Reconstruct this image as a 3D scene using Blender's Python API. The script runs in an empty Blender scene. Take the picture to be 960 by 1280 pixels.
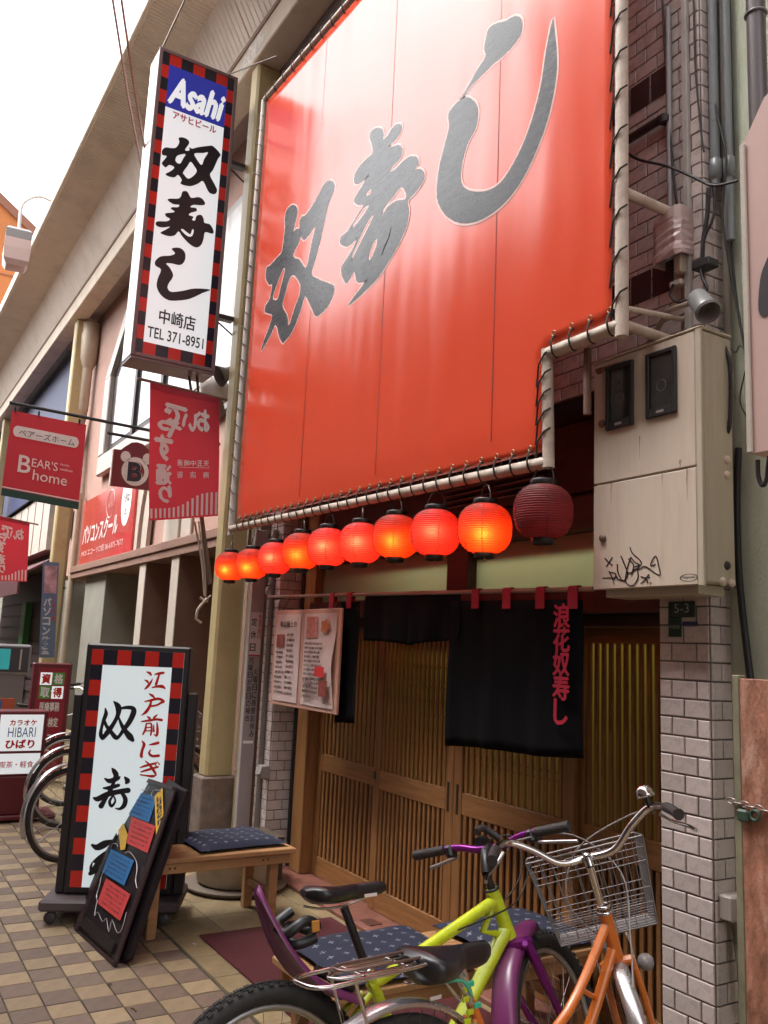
import bpy, math, random
from mathutils import Vector, Matrix
random.seed(7)
PI = math.pi; R_ = math.radians
SC = bpy.context.scene
COL = SC.collection
# ------------------------------------------------------------------ camera
FPX = 1070.0
def _ray(x, y): return Vector(((x-480)/FPX, -(y-640)/FPX, -1.0))
_vL = _ray(-188, 785).normalized(); _vU = _ray(774, -5902).normalized()
_X = -_vL; _Z = (_vU-_X*_vU.dot(_X)).normalized(); _Y = _Z.cross(_X)
RM = Matrix((_X, _Y, _Z))
CAM = Vector((0, 0, 1.6))
cd = bpy.data.cameras.new('camera'); cam = bpy.data.objects.new('camera', cd); COL.objects.link(cam)
cd.sensor_fit = 'VERTICAL'; cd.sensor_height = 24.0; cd.lens = FPX/1280*24.0
cd.clip_start = 0.05; cd.clip_end = 2000
cam.matrix_world = Matrix.Translation(CAM) @ RM.to_4x4()
SC.camera = cam
# ------------------------------------------------------------------ world, sun, exposure
W = bpy.data.worlds.new("World"); SC.world = W; W.use_nodes = True
wn = W.node_tree.nodes; wl = W.node_tree.links
bg = wn.get('Background') or wn.new('ShaderNodeBackground')
sky = wn.new('ShaderNodeTexSky'); sky.sky_type = 'NISHITA'; sky.sun_disc = False
SUN_EL, SUN_AZ = R_(56), R_(203)      # azimuth clockwise from +Y
sky.sun_elevation = SUN_EL; sky.sun_rotation = SUN_AZ
sky.air_density = 1.0; sky.dust_density = 5.0; sky.ozone_density = 0.6
hs = wn.new('ShaderNodeHueSaturation'); hs.inputs['Saturation'].default_value = 0.08
wl.new(sky.outputs[0], hs.inputs['Color']); wl.new(hs.outputs[0], bg.inputs['Color'])
bg.inputs['Strength'].default_value = 0.15
sd = bpy.data.lights.new('sun', 'SUN'); so = bpy.data.objects.new('sun', sd); COL.objects.link(so)
sd.energy = 0.75; sd.angle = R_(40); sd.color = (1.0, 0.93, 0.84)
_sdir = Vector((math.sin(SUN_AZ)*math.cos(SUN_EL), math.cos(SUN_AZ)*math.cos(SUN_EL), math.sin(SUN_EL)))
so.rotation_euler = _sdir.to_track_quat('Z', 'Y').to_euler()
so.location = (0, 0, 30)
SC.view_settings.view_transform = 'Standard'
try: SC.view_settings.look = 'None'
except Exception: pass
SC.view_settings.exposure = 2.15; SC.view_settings.gamma = 1.0
try:
    SC.cycles.max_bounces = 7; SC.cycles.diffuse_bounces = 4; SC.cycles.glossy_bounces = 3
    SC.cycles.transmission_bounces = 4; SC.cycles.transparent_max_bounces = 8
    SC.cycles.use_denoising = True; SC.cycles.caustics_reflective = False; SC.cycles.caustics_refractive = False
    SC.cycles.sample_clamp_indirect = 6.0
except Exception: pass

# a point of the photograph carried onto a real plane of the street (X, Y or Z fixed)
def at(x, y, X=None, Y=None, Z=None):
    d = RM @ _ray(x, y)
    t = (X-CAM.x)/d.x if X is not None else ((Y-CAM.y)/d.y if Y is not None else (Z-CAM.z)/d.z)
    return CAM+d*t

# ------------------------------------------------------------------ materials
MATS = {}
def mat(name, col, rough=0.6, metal=0.0, noise=0.0, nscale=8.0, bump=0.0, bscale=60.0, spec=0.5, emit=None, estr=0.0,
        trans=0.0, dirt=None, dirtamt=0.0, coat=0.0, stretch=(1, 1, 1), sss=0.0):
    if name in MATS: return MATS[name]
    m = bpy.data.materials.new(name); m.use_nodes = True; nt = m.node_tree; n = nt.nodes; l = nt.links
    b = n.get('Principled BSDF')
    b.inputs['Base Color'].default_value = (*col, 1); b.inputs['Roughness'].default_value = rough
    b.inputs['Metallic'].default_value = metal
    b.inputs['Specular IOR Level'].default_value = spec
    if coat: b.inputs['Coat Weight'].default_value = coat; b.inputs['Coat Roughness'].default_value = 0.15
    tc = n.new('ShaderNodeTexCoord'); mp = n.new('ShaderNodeMapping'); l.new(tc.outputs['Object'], mp.inputs['Vector'])
    mp.inputs['Scale'].default_value = stretch
    src = None
    if noise > 0:
        t = n.new('ShaderNodeTexNoise'); t.inputs['Scale'].default_value = nscale; t.inputs['Detail'].default_value = 6
        t.inputs['Roughness'].default_value = 0.6
        l.new(mp.outputs[0], t.inputs['Vector'])
        r = n.new('ShaderNodeMapRange'); r.inputs['From Min'].default_value = 0.3; r.inputs['From Max'].default_value = 0.7
        r.inputs['To Min'].default_value = 1-noise; r.inputs['To Max'].default_value = 1+noise
        l.new(t.outputs[0], r.inputs['Value'])
        mx = n.new('ShaderNodeMix'); mx.data_type = 'RGBA'; mx.blend_type = 'MULTIPLY'; mx.inputs['Factor'].default_value = 1
        mx.inputs['A'].default_value = (*col, 1); l.new(r.outputs[0], mx.inputs['B'])
        src = mx.outputs['Result']
        rr = n.new('ShaderNodeMapRange'); rr.inputs['To Min'].default_value = max(0.03, rough-0.12); rr.inputs['To Max'].default_value = min(1, rough+0.12)
        l.new(t.outputs[0], rr.inputs['Value']); l.new(rr.outputs[0], b.inputs['Roughness'])
    if dirt is not None:
        t2 = n.new('ShaderNodeTexNoise'); t2.inputs['Scale'].default_value = nscale*0.45+1.0; t2.inputs['Detail'].default_value = 9
        t2.inputs['Roughness'].default_value = 0.68
        l.new(mp.outputs[0], t2.inputs['Vector'])
        cr = n.new('ShaderNodeMapRange'); cr.inputs['From Min'].default_value = 0.50; cr.inputs['From Max'].default_value = 0.72
        cr.inputs['To Max'].default_value = dirtamt
        l.new(t2.outputs[0], cr.inputs['Value'])
        m2 = n.new('ShaderNodeMix'); m2.data_type = 'RGBA'; l.new(cr.outputs[0], m2.inputs['Factor'])
        if src is not None: l.new(src, m2.inputs['A'])
        else: m2.inputs['A'].default_value = (*col, 1)
        m2.inputs['B'].default_value = (*dirt, 1); src = m2.outputs['Result']
    if src is not None: l.new(src, b.inputs['Base Color'])
    if bump > 0:
        t3 = n.new('ShaderNodeTexNoise'); t3.inputs['Scale'].default_value = bscale; t3.inputs['Detail'].default_value = 4
        l.new(mp.outputs[0], t3.inputs['Vector'])
        bp = n.new('ShaderNodeBump'); bp.inputs['Strength'].default_value = bump; bp.inputs['Distance'].default_value = 0.01
        l.new(t3.outputs[0], bp.inputs['Height']); l.new(bp.outputs[0], b.inputs['Normal'])
    if emit is not None:
        b.inputs['Emission Color'].default_value = (*emit, 1); b.inputs['Emission Strength'].default_value = estr
    if trans: b.inputs['Transmission Weight'].default_value = trans
    MATS[name] = m
    return m
def paper_mat(name, col, tcol, w=0.5, rough=0.6):
    """thin sheet: diffuse in front, lets light through"""
    if name in MATS: return MATS[name]
    m = bpy.data.materials.new(name); m.use_nodes = True; nt = m.node_tree; n = nt.nodes; l = nt.links
    b = n.get('Principled BSDF'); out = n.get('Material Output')
    b.inputs['Base Color'].default_value = (*col, 1); b.inputs['Roughness'].default_value = rough
    t = n.new('ShaderNodeBsdfTranslucent'); t.inputs[0].default_value = (*tcol, 1)
    tx = n.new('ShaderNodeTexNoise'); tx.inputs['Scale'].default_value = 60
    tc = n.new('ShaderNodeTexCoord'); l.new(tc.outputs['Object'], tx.inputs['Vector'])
    bp = n.new('ShaderNodeBump'); bp.inputs['Strength'].default_value = 0.15; l.new(tx.outputs[0], bp.inputs['Height']); l.new(bp.outputs[0], b.inputs['Normal'])
    mx = n.new('ShaderNodeMixShader'); mx.inputs[0].default_value = w
    l.new(b.outputs[0], mx.inputs[1]); l.new(t.outputs[0], mx.inputs[2]); l.new(mx.outputs[0], out.inputs['Surface'])
    MATS[name] = m
    return m

# ------------------------------------------------------------------ mesh builder
class MB:
    def __init__(s): s.v = []; s.f = []; s.sm = []
    def add(s, vs, fs, smooth=False):
        o = len(s.v); s.v += [Vector(p) for p in vs]; s.f += [[i+o for i in f] for f in fs]; s.sm += [smooth]*len(fs); return s
    def box(s, a, b):
        x0, x1 = sorted((a[0], b[0])); y0, y1 = sorted((a[1], b[1])); z0, z1 = sorted((a[2], b[2]))
        return s.add([(x0,y0,z0),(x1,y0,z0),(x1,y1,z0),(x0,y1,z0),(x0,y0,z1),(x1,y0,z1),(x1,y1,z1),(x0,y1,z1)],
                     [(0,3,2,1),(4,5,6,7),(0,1,5,4),(1,2,6,5),(2,3,7,6),(3,0,4,7)])
    def bbox(s, a, b, r=0.005):
        """box with bevelled edges"""
        x0, x1 = sorted((a[0], b[0])); y0, y1 = sorted((a[1], b[1])); z0, z1 = sorted((a[2], b[2]))
        r = min(r, (x1-x0)*.45, (y1-y0)*.45, (z1-z0)*.45)
        vs = []; idx = {}
        for ix, X in enumerate((x0, x1)):
            for iy, Y in enumerate((y0, y1)):
                for iz, Z in enumerate((z0, z1)):
                    sx, sy, sz = (1-2*ix), (1-2*iy), (1-2*iz)
                    idx[(ix,iy,iz,0)] = len(vs); vs.append((X, Y+sy*r, Z+sz*r))
                    idx[(ix,iy,iz,1)] = len(vs); vs.append((X+sx*r, Y, Z+sz*r))
                    idx[(ix,iy,iz,2)] = len(vs); vs.append((X+sx*r, Y+sy*r, Z))
        I = lambda a,b_,c,k: idx[(a,b_,c,k)]
        F = []
        F += [[I(0,0,0,0),I(0,0,1,0),I(0,1,1,0),I(0,1,0,0)],[I(1,0,0,0),I(1,1,0,0),I(1,1,1,0),I(1,0,1,0)],
              [I(0,0,0,1),I(1,0,0,1),I(1,0,1,1),I(0,0,1,1)],[I(0,1,0,1),I(0,1,1,1),I(1,1,1,1),I(1,1,0,1)],
              [I(0,0,0,2),I(0,1,0,2),I(1,1,0,2),I(1,0,0,2)],[I(0,0,1,2),I(1,0,1,2),I(1,1,1,2),I(0,1,1,2)]]
        for a in (0,1):
            for b_ in (0,1):
                F.append([I(a,b_,0,0),I(a,b_,1,0),I(a,b_,1,1),I(a,b_,0,1)])
                F.append([I(a,0,b_,0),I(a,1,b_,0),I(a,1,b_,2),I(a,0,b_,2)])
                F.append([I(0,a,b_,1),I(1,a,b_,1),I(1,a,b_,2),I(0,a,b_,2)])
                for c in (0,1): F.append([I(a,b_,c,0),I(a,b_,c,1),I(a,b_,c,2)])
        return s.add(vs, F)
    def tube(s, pts, r, n=8, cap=True, smooth=True):
        pts = [Vector(p) for p in pts]; k = len(pts); rs = r if isinstance(r, (list, tuple)) else [r]*k
        rings = []; up = None
        for i, p in enumerate(pts):
            d = (pts[min(i+1, k-1)]-pts[max(i-1, 0)])
            d = d.normalized() if d.length > 1e-9 else Vector((0,0,1))
            if up is None:
                up = Vector((0,0,1)) if abs(d.z) < 0.9 else Vector((0,1,0))
            u = (up-d*up.dot(d)); u = u.normalized() if u.length > 1e-6 else d.orthogonal().normalized(); up = u; w = d.cross(u)
            rings.append([p+(u*math.cos(2*PI*j/n)+w*math.sin(2*PI*j/n))*rs[i] for j in range(n)])
        vs = [q for g in rings for q in g]; fs = []
        for i in range(k-1):
            for j in range(n):
                fs.append((i*n+j, i*n+(j+1) % n, (i+1)*n+(j+1) % n, (i+1)*n+j))
        s.add(vs, fs, smooth)
        if cap:
            s.add(rings[0], [list(range(n))[::-1]]); s.add(rings[-1], [list(range(n))])
        return s
    def lathe(s, prof, c=(0,0,0), n=24, axis='Z', smooth=True):
        c = Vector(c); vs = []; k = len(prof)
        for r, z in prof:
            for j in range(n):
                a = 2*PI*j/n
                if axis == 'Z': vs.append(c+Vector((r*math.cos(a), r*math.sin(a), z)))
                elif axis == 'Y': vs.append(c+Vector((r*math.cos(a), z, r*math.sin(a))))
                else: vs.append(c+Vector((z, r*math.cos(a), r*math.sin(a))))
        fs = [(i*n+j, i*n+(j+1) % n, (i+1)*n+(j+1) % n, (i+1)*n+j) for i in range(k-1) for j in range(n)]
        return s.add(vs, fs, smooth)
    def prism(s, poly, vec, cap=True):
        """poly: list of 3d points, extruded by vec"""
        k = len(poly); poly = [Vector(p) for p in poly]; vec = Vector(vec)
        vs = poly+[p+vec for p in poly]
        fs = [(i, (i+1) % k, k+(i+1) % k, k+i) for i in range(k)]
        if cap: fs += [list(range(k))[::-1], [k+i for i in range(k)]]
        return s.add(vs, fs)
    def quad(s, a, b, c, d): return s.add([a, b, c, d], [(0, 1, 2, 3)])
    def torus(s, c, R, r, ax, n=28, m=8, a0=0, a1=2*PI, flat=1.0):
        c = Vector(c); ax = Vector(ax).normalized(); u = ax.orthogonal().normalized(); w = ax.cross(u)
        full = abs(a1-a0-2*PI) < 1e-6; k = n if full else n+1; vs = []
        for i in range(k):
            a = a0+(a1-a0)*i/n; d = u*math.cos(a)+w*math.sin(a)
            for j in range(m):
                b = 2*PI*j/m; vs.append(c+d*(R+r*math.cos(b))+ax*(r*flat*math.sin(b)))
        fs = [(i*m+j, ((i+1) % k)*m+j, ((i+1) % k)*m+(j+1) % m, i*m+(j+1) % m) for i in range(n) for j in range(m)]
        return s.add(vs, fs, True)
    def xf(s, M):
        s.v = [M @ p for p in s.v]; return s
    def join(s, o):
        return s.add(o.v, o.f)
ORG = {}
def tag(o, label=None, cat=None, group=None, kind=None):
    if label: o['label'] = label
    if cat: o['category'] = cat
    if group: o['group'] = group
    if kind: o['kind'] = kind
    return o
def thing(name, label, cat, loc=(0,0,0), group=None):
    o = bpy.data.objects.new(name, None); COL.objects.link(o); o.empty_display_size = 0.1
    o.location = Vector(loc); ORG[o] = Vector(loc)
    return tag(o, label, cat, group)
def mesh_data(name, mb, m, org=Vector((0,0,0))):
    me = bpy.data.meshes.new(name)
    me.from_pydata([tuple(p-org) for p in mb.v], [], mb.f)
    me.polygons.foreach_set('use_smooth', mb.sm)
    if m is not None: me.materials.append(m)
    me.update()
    return me
def part(name, mb, m, parent=None, label=None, kind=None, local=False):
    org = ORG.get(parent, Vector((0,0,0))) if (parent is not None and not local) else Vector((0,0,0))
    o = bpy.data.objects.new(name, mesh_data(name, mb, m, org)); COL.objects.link(o)
    if parent is not None: o.parent = parent; ORG[o] = ORG.get(parent, Vector((0,0,0)))
    return tag(o, label, None, None, kind)
def solo(name, mb, m, label=None, cat=None, loc=(0,0,0), group=None, kind=None):
    me = mesh_data(name, mb, m, Vector(loc)); o = bpy.data.objects.new(name, me); COL.objects.link(o)
    o.location = Vector(loc); ORG[o] = Vector(loc)
    return tag(o, label, cat, group, kind)
def inst(name, me, loc, parent=None, scale=None):
    """a piece sharing mesh data"""
    o = bpy.data.objects.new(name, me); COL.objects.link(o)
    o.location = Vector(loc)-(ORG.get(parent, Vector((0,0,0))) if parent is not None else Vector((0,0,0)))
    if scale: o.scale = scale
    if parent is not None: o.parent = parent
    return o
def copy_tree(o, parent=None):
    c = o.copy(); COL.objects.link(c); c.parent = parent
    for ch in list(o.children): copy_tree(ch, c)
    return c
def catmull(P, closed=True, n=5):
    k = len(P); out = []
    rng = range(k) if closed else range(k-1)
    for i in rng:
        if closed: p0, p1, p2, p3 = P[(i-1) % k], P[i], P[(i+1) % k], P[(i+2) % k]
        else: p0, p1, p2, p3 = P[max(i-1, 0)], P[i], P[i+1], P[min(i+2, k-1)]
        for j in range(n):
            t = j/n
            out.append(tuple(0.5*((2*b)+(-a+c)*t+(2*a-5*b+4*c-d)*t*t+(-a+3*b-3*c+d)*t**3) for a, b, c, d in zip(p0, p1, p2, p3)))
    if not closed: out.append(tuple(P[-1]))
    return out
# flat shapes with holes, filled on the (u,v) plane
def fill2d(loops):
    cu = bpy.data.curves.new('shape', 'CURVE'); cu.dimensions = '2D'; cu.fill_mode = 'BOTH'
    for L in loops:
        sp = cu.splines.new('POLY'); sp.points.add(len(L)-1)
        for p, q in zip(sp.points, L): p.co = (q[0], q[1], 0, 1)
        sp.use_cyclic_u = True
    ob = bpy.data.objects.new('shape', cu); me = bpy.data.meshes.new_from_object(ob)
    vs = [tuple(v.co) for v in me.vertices]; fs = [list(p.vertices) for p in me.polygons]
    bpy.data.objects.remove(ob); bpy.data.curves.remove(cu); bpy.data.meshes.remove(me)
    return vs, fs
def text2d(body, bold=0.0, shear=0.0):
    cu = bpy.data.curves.new('txt', 'FONT'); cu.body = body; cu.size = 1; cu.offset = bold; cu.shear = shear; cu.resolution_u = 3
    ob = bpy.data.objects.new('txt', cu); me = bpy.data.meshes.new_from_object(ob)
    vs = [tuple(v.co) for v in me.vertices]; fs = [list(p.vertices) for p in me.polygons]
    bpy.data.objects.remove(ob); bpy.data.curves.remove(cu); bpy.data.meshes.remove(me)
    return vs, fs
def put_text(mb, body, o, U, V, bold=0.0, shear=0.0, fit='stretch', lift=None):
    """text stretched over the parallelogram at o spanned by U (width) and V (height)"""
    cjk = max(map(ord, body)) > 0x2E80 or bold > .03
    vs, fs = text2d(body, 0.0 if cjk else bold, shear)
    if not vs: return
    heavy = bold if cjk else 0.0
    x0 = min(v[0] for v in vs); x1 = max(v[0] for v in vs); y0 = min(v[1] for v in vs); y1 = max(v[1] for v in vs)
    w = max(x1-x0, 1e-6); h = max(y1-y0, 1e-6)
    o = Vector(o); U = Vector(U); V = Vector(V)
    if lift: o = o+Vector(lift)
    nrm = U.cross(V); nrm = nrm.normalized() if nrm.length > 0 else Vector((0, 0, 0))
    sh = [(0, 0)]+([(heavy, 0), (-heavy, 0), (0, heavy*.8), (0, -heavy*.8)] if heavy else [])
    for i, (dx, dy) in enumerate(sh):
        mb.add([o+U*((v[0]-x0+dx)/w)+V*((v[1]-y0+dy)/h)+nrm*(i*.00025) for v in vs], fs)
def put_vtext(mb, body, o, U, V, bold=0.0, gap=0.12, mirror=False):
    """vertical writing: o lower-left, U width, V full height; one cell per character"""
    k = len(body); o = Vector(o); U = Vector(U); V = Vector(V)
    for i, ch in enumerate(body):
        if ch == ' ': continue
        cell = V/k; oo = o+V*((k-1-i)/k)+cell*gap*0.5
        uu = U; b = oo
        if ch in 'し一ー': b = oo+U*0.1; uu = U*0.8
        if mirror: b = b+uu; uu = -uu
        put_text(mb, ch, b, uu, cell*(1-gap), bold)
def ribbon(mb, pts, widths, fn, closed=False, smooth_n=4):
    """brush stroke: pts (x,y) with widths in the same units; fn maps (x,y)->3d point"""
    P = [(*p, w) for p, w in zip(pts, widths)]
    Q = catmull(P, closed, smooth_n) if len(P) > 2 else P
    L = []; k = len(Q)
    for i, q in enumerate(Q):
        a = Q[(i-1) % k] if closed else Q[max(i-1, 0)]; b = Q[(i+1) % k] if closed else Q[min(i+1, k-1)]
        dx, dy = b[0]-a[0], b[1]-a[1]; d = math.hypot(dx, dy) or 1; nx, ny = -dy/d, dx/d; w = max(q[2], 0.1)/2
        L.append(((q[0]+nx*w, q[1]+ny*w), (q[0]-nx*w, q[1]-ny*w)))
    vs = []; 
    for l_, r_ in L: vs += [fn(*l_), fn(*r_)]
    fs = [(2*i, 2*i+1, 2*i+3, 2*i+2) for i in range(k-1)]
    if closed: fs.append((2*(k-1), 2*(k-1)+1, 1, 0))
    if not closed:   # round ends
        for q, sgn, e in ((Q[0], -1, 0), (Q[-1], 1, k-1)):
            n0 = len(vs); a = Q[max(e-1, 0)]; b = Q[min(e+1, k-1)]; ang = math.atan2(b[1]-a[1], b[0]-a[0]); w = max(q[2], 0.1)/2
            arc = [(q[0]+w*math.cos(ang+sgn*(PI/2-PI*j/6)*1 + (0 if sgn > 0 else 0)), q[1]+w*math.sin(ang+sgn*(PI/2-PI*j/6))) for j in range(7)] if sgn > 0 else \
                  [(q[0]-w*math.cos(ang+(PI/2-PI*j/6)), q[1]-w*math.sin(ang+(PI/2-PI*j/6))) for j in range(7)]
            vs += [fn(*p) for p in arc]; fs.append(list(range(n0, n0+7)))
    mb.add(vs, fs)
def strokes(mb, S, fn_lift, lift=0.0003):
    for i, s in enumerate(S):
        ribbon(mb, [(p[0], p[1]) for p in s], [p[2] for p in s], lambda x, y, i=i: fn_lift(x, y, i*lift))
def plane_map(ox, oy, sc, lift_vec, **pl):
    """pixel of a zoomed crop -> point on a plane, lifted along lift_vec"""
    lv = Vector(lift_vec)
    return lambda x, y, d=0.0: at(ox+x/sc, oy+y/sc, **pl)+lv*d
# ================================================================== GROUND
def vary(m, amt=0.25):
    """multiply the base colour by a per-object random value"""
    nt = m.node_tree; n = nt.nodes; l = nt.links; b = n.get('Principled BSDF'); inp = b.inputs['Base Color']
    oi = n.new('ShaderNodeObjectInfo'); mr = n.new('ShaderNodeMapRange'); mr.inputs['To Min'].default_value = 1-amt; mr.inputs['To Max'].default_value = 1+amt
    l.new(oi.outputs['Random'], mr.inputs['Value'])
    mx = n.new('ShaderNodeMix'); mx.data_type = 'RGBA'; mx.blend_type = 'MULTIPLY'; mx.inputs['Factor'].default_value = 1
    if inp.links: l.new(inp.links[0].from_socket, mx.inputs['A'])
    else: mx.inputs['A'].default_value = inp.default_value
    l.new(mr.outputs[0], mx.inputs['B']); l.new(mx.outputs['Result'], inp)
    return m
M_joint = mat('paving_joint', (0.10, 0.085, 0.06), 0.9, noise=0.3, nscale=20, bump=0.3, bscale=150)
M_tl = vary(mat('paver_light', (0.31, 0.225, 0.13), 0.62, noise=0.22, nscale=18, bump=0.25, bscale=260, dirt=(0.16, 0.12, 0.08), dirtamt=0.6), 0.14)
M_td = vary(mat('paver_dark', (0.16, 0.108, 0.078), 0.62, noise=0.25, nscale=18, bump=0.25, bscale=260, dirt=(0.11, 0.08, 0.06), dirtamt=0.6), 0.16)
M_ts = vary(mat('slab_yellow', (0.27, 0.20, 0.105), 0.6, noise=0.25, nscale=9, bump=0.2, bscale=200, dirt=(0.15, 0.11, 0.07), dirtamt=0.6), 0.14)
def far_ground():
    m = bpy.data.materials.new('ground'); m.use_nodes = True; nt = m.node_tree; n = nt.nodes; l = nt.links; b = n.get('Principled BSDF')
    tc = n.new('ShaderNodeTexCoord'); ck = n.new('ShaderNodeTexChecker'); ck.inputs['Scale'].default_value = 1/0.1525
    ck.inputs['Color1'].default_value = (0.34, 0.27, 0.18, 1); ck.inputs['Color2'].default_value = (0.20, 0.15, 0.12, 1)
    l.new(tc.outputs['Object'], ck.inputs['Vector']); l.new(ck.outputs[0], b.inputs['Base Color']); b.inputs['Roughness'].default_value = 0.7
    return m
g = solo('ground', MB().box((-150, -60, -0.6), (60, 80, -0.012)), M_joint, kind='structure')
pavement = solo('pavement', MB().box((-20, -3.0, -0.010), (3, 1.7, -0.008)), M_joint, kind='structure')
forecourt = solo('forecourt', MB().box((-20, 1.705, -0.0105), (3, 3.4, -0.0085)), M_joint, kind='structure')
far_road = solo('road', MB().box((-150, -3.0, -0.008), (-20.02, 4.0, -0.004)), far_ground(), kind='structure')
S = 0.1525
def px_of(p):
    d = Vector(p)-CAM; c = RM.transposed() @ d
    if c.z > -0.05: return (-9999, -9999, 1)
    return (480+FPX*c.x/-c.z, 640-FPX*c.y/-c.z, -c.z)
def seen(p, mg=30):
    x, y, z = px_of(p); return -mg < x < 960+mg and -mg < y < 1280+mg and z > 0
def ptile(s, sy, h=0.009, g_=0.003, bv=0.002):
    m = MB(); a = s-g_; b = sy-g_; c = g_
    lo = -h; top = 0.0
    vs = [(c,c,lo),(a,c,lo),(a,b,lo),(c,b,lo),(c,c,-bv),(a,c,-bv),(a,b,-bv),(c,b,-bv),(c+bv,c+bv,top),(a-bv,c+bv,top),(a-bv,b-bv,top),(c+bv,b-bv,top)]
    fs = [(i,(i+1)%4,4+(i+1)%4,4+i) for i in range(4)]+[(4+i,4+(i+1)%4,8+(i+1)%4,8+i) for i in range(4)]+[(8,9,10,11)]
    return m.add(vs, fs)
cand = []
i0 = int((-16+4.51)/S); 
for i in range(-90, 48):
    for j in range(-26, 4):
        x = -4.51+i*S; y = 1.085+j*S
        if x > 2.8 or y < -2.9: continue
        cand.append((x, y, (i+j) % 2))
inview = [c for c in cand if seen((c[0]+.07, c[1]+.07, 0))]
inview.sort(key=lambda c: px_of((c[0]+.07, c[1]+.07, 0))[2])
near = set(inview[:300])
me_l = mesh_data('tile', ptile(S, S), M_tl); me_d = mesh_data('tile', ptile(S, S), M_td)
rl, rd = MB(), MB(); tl0 = ptile(S, S)
for c in cand:
    if c in near:
        o = inst('tile', me_l if c[2] else me_d, (c[0], c[1], random.uniform(-.0016, .0006)), pavement); o.rotation_euler = (random.uniform(-.006, .006), random.uniform(-.006, .006), random.uniform(-.004, .004))
    else:
        (rl if c[2] else rd).add([p+Vector((c[0], c[1], 0)) for p in tl0.v], tl0.f)
part('paving_light', rl, M_tl, pavement, kind='stuff'); part('paving_dark', rd, M_td, pavement, kind='stuff')
me_s = mesh_data('slab', ptile(2*S, 2*S, bv=0.0025), M_ts); rs = MB(); ts0 = ptile(2*S, 2*S)
cs = []
for i in range(-40, 24):
    for j in range(0, 6):
        cs.append((-4.815+i*2*S, 1.71+j*2*S))
iv = sorted([c for c in cs if seen((c[0]+.15, c[1]+.15, 0))], key=lambda c: px_of((c[0], c[1], 0))[2])[:120]
for c in cs:
    if c in iv: inst('slab', me_s, (c[0], c[1], 0), forecourt)
    else: rs.add([p+Vector((c[0], c[1], 0)) for p in ts0.v], ts0.f)
part('slab_paving', rs, M_ts, forecourt, kind='stuff')

# ================================================================== SHOP BUILDING
M_tile = vary(mat('wall_tile', (0.56, 0.48, 0.46), 0.28, noise=0.12, nscale=14, bump=0.12, bscale=90, dirt=(0.26, 0.18, 0.15), dirtamt=0.45), 0.12)
M_grout = mat('wall_grout', (0.17, 0.13, 0.12), 0.9, noise=0.3, nscale=30)
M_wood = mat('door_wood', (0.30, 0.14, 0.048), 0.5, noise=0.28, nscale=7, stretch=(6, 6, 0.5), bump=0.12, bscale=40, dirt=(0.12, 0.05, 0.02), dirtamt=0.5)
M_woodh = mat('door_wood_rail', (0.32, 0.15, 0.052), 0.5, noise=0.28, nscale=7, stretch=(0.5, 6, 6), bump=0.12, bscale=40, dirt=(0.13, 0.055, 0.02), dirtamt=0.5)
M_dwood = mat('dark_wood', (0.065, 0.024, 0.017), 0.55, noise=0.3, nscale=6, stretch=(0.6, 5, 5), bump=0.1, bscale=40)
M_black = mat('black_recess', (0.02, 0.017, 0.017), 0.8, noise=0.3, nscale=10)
M_stone = mat('red_sill', (0.22, 0.085, 0.06), 0.55, noise=0.3, nscale=14, bump=0.25, bscale=120, dirt=(0.10, 0.05, 0.04), dirtamt=0.6)
YW = 2.75; YD = 2.95
shop = thing('shop_building', 'sushi restaurant front of pinkish tiled piers and wooden slatted sliding doors under the red banner', 'shop', (-4.3, YW, 0))
XPR0, XPR1 = -2.355, -2.12       # right pier
XPL0, XPL1 = -6.205, -5.97       # left pier
TH = 0.012
TW, THt, GP = 0.1175, 0.0702, 0.0062
def rect_tile(w, h):
    # lies in XZ, faces -Y, sits proud by 6 mm with a soft edge
    m = MB(); g_ = GP/2; b = 0.003
    a0, a1, b0, b1 = g_, w-g_, g_, h-g_
    vs = [(a0,0,b0),(a1,0,b0),(a1,0,b1),(a0,0,b1),(a0,-.004,b0),(a1,-.004,b0),(a1,-.004,b1),(a0,-.004,b1),(a0+b,-.006,b0+b),(a1-b,-.006,b0+b),(a1-b,-.006,b1-b),(a0+b,-.006,b1-b)]
    fs = [(i,(i+1)%4,4+(i+1)%4,4+i) for i in range(4)]+[(4+i,4+(i+1)%4,8+(i+1)%4,8+i) for i in range(4)]+[(8,9,10,11)]
    return m.add(vs, fs)
TM = {}
def tile_mesh(w, h, axis):
    k = (round(w, 4), round(h, 4), axis)
    if k not in TM:
        m = rect_tile(w, h)
        if axis == 'X': m.xf(Matrix(((0,-1,0,0),(1,0,0,0),(0,0,1,0),(0,0,0,1))))   # faces +X, runs along +Y
        TM[k] = mesh_data('tile', m, M_tile)
    return TM[k]
ntile = [0]
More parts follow.
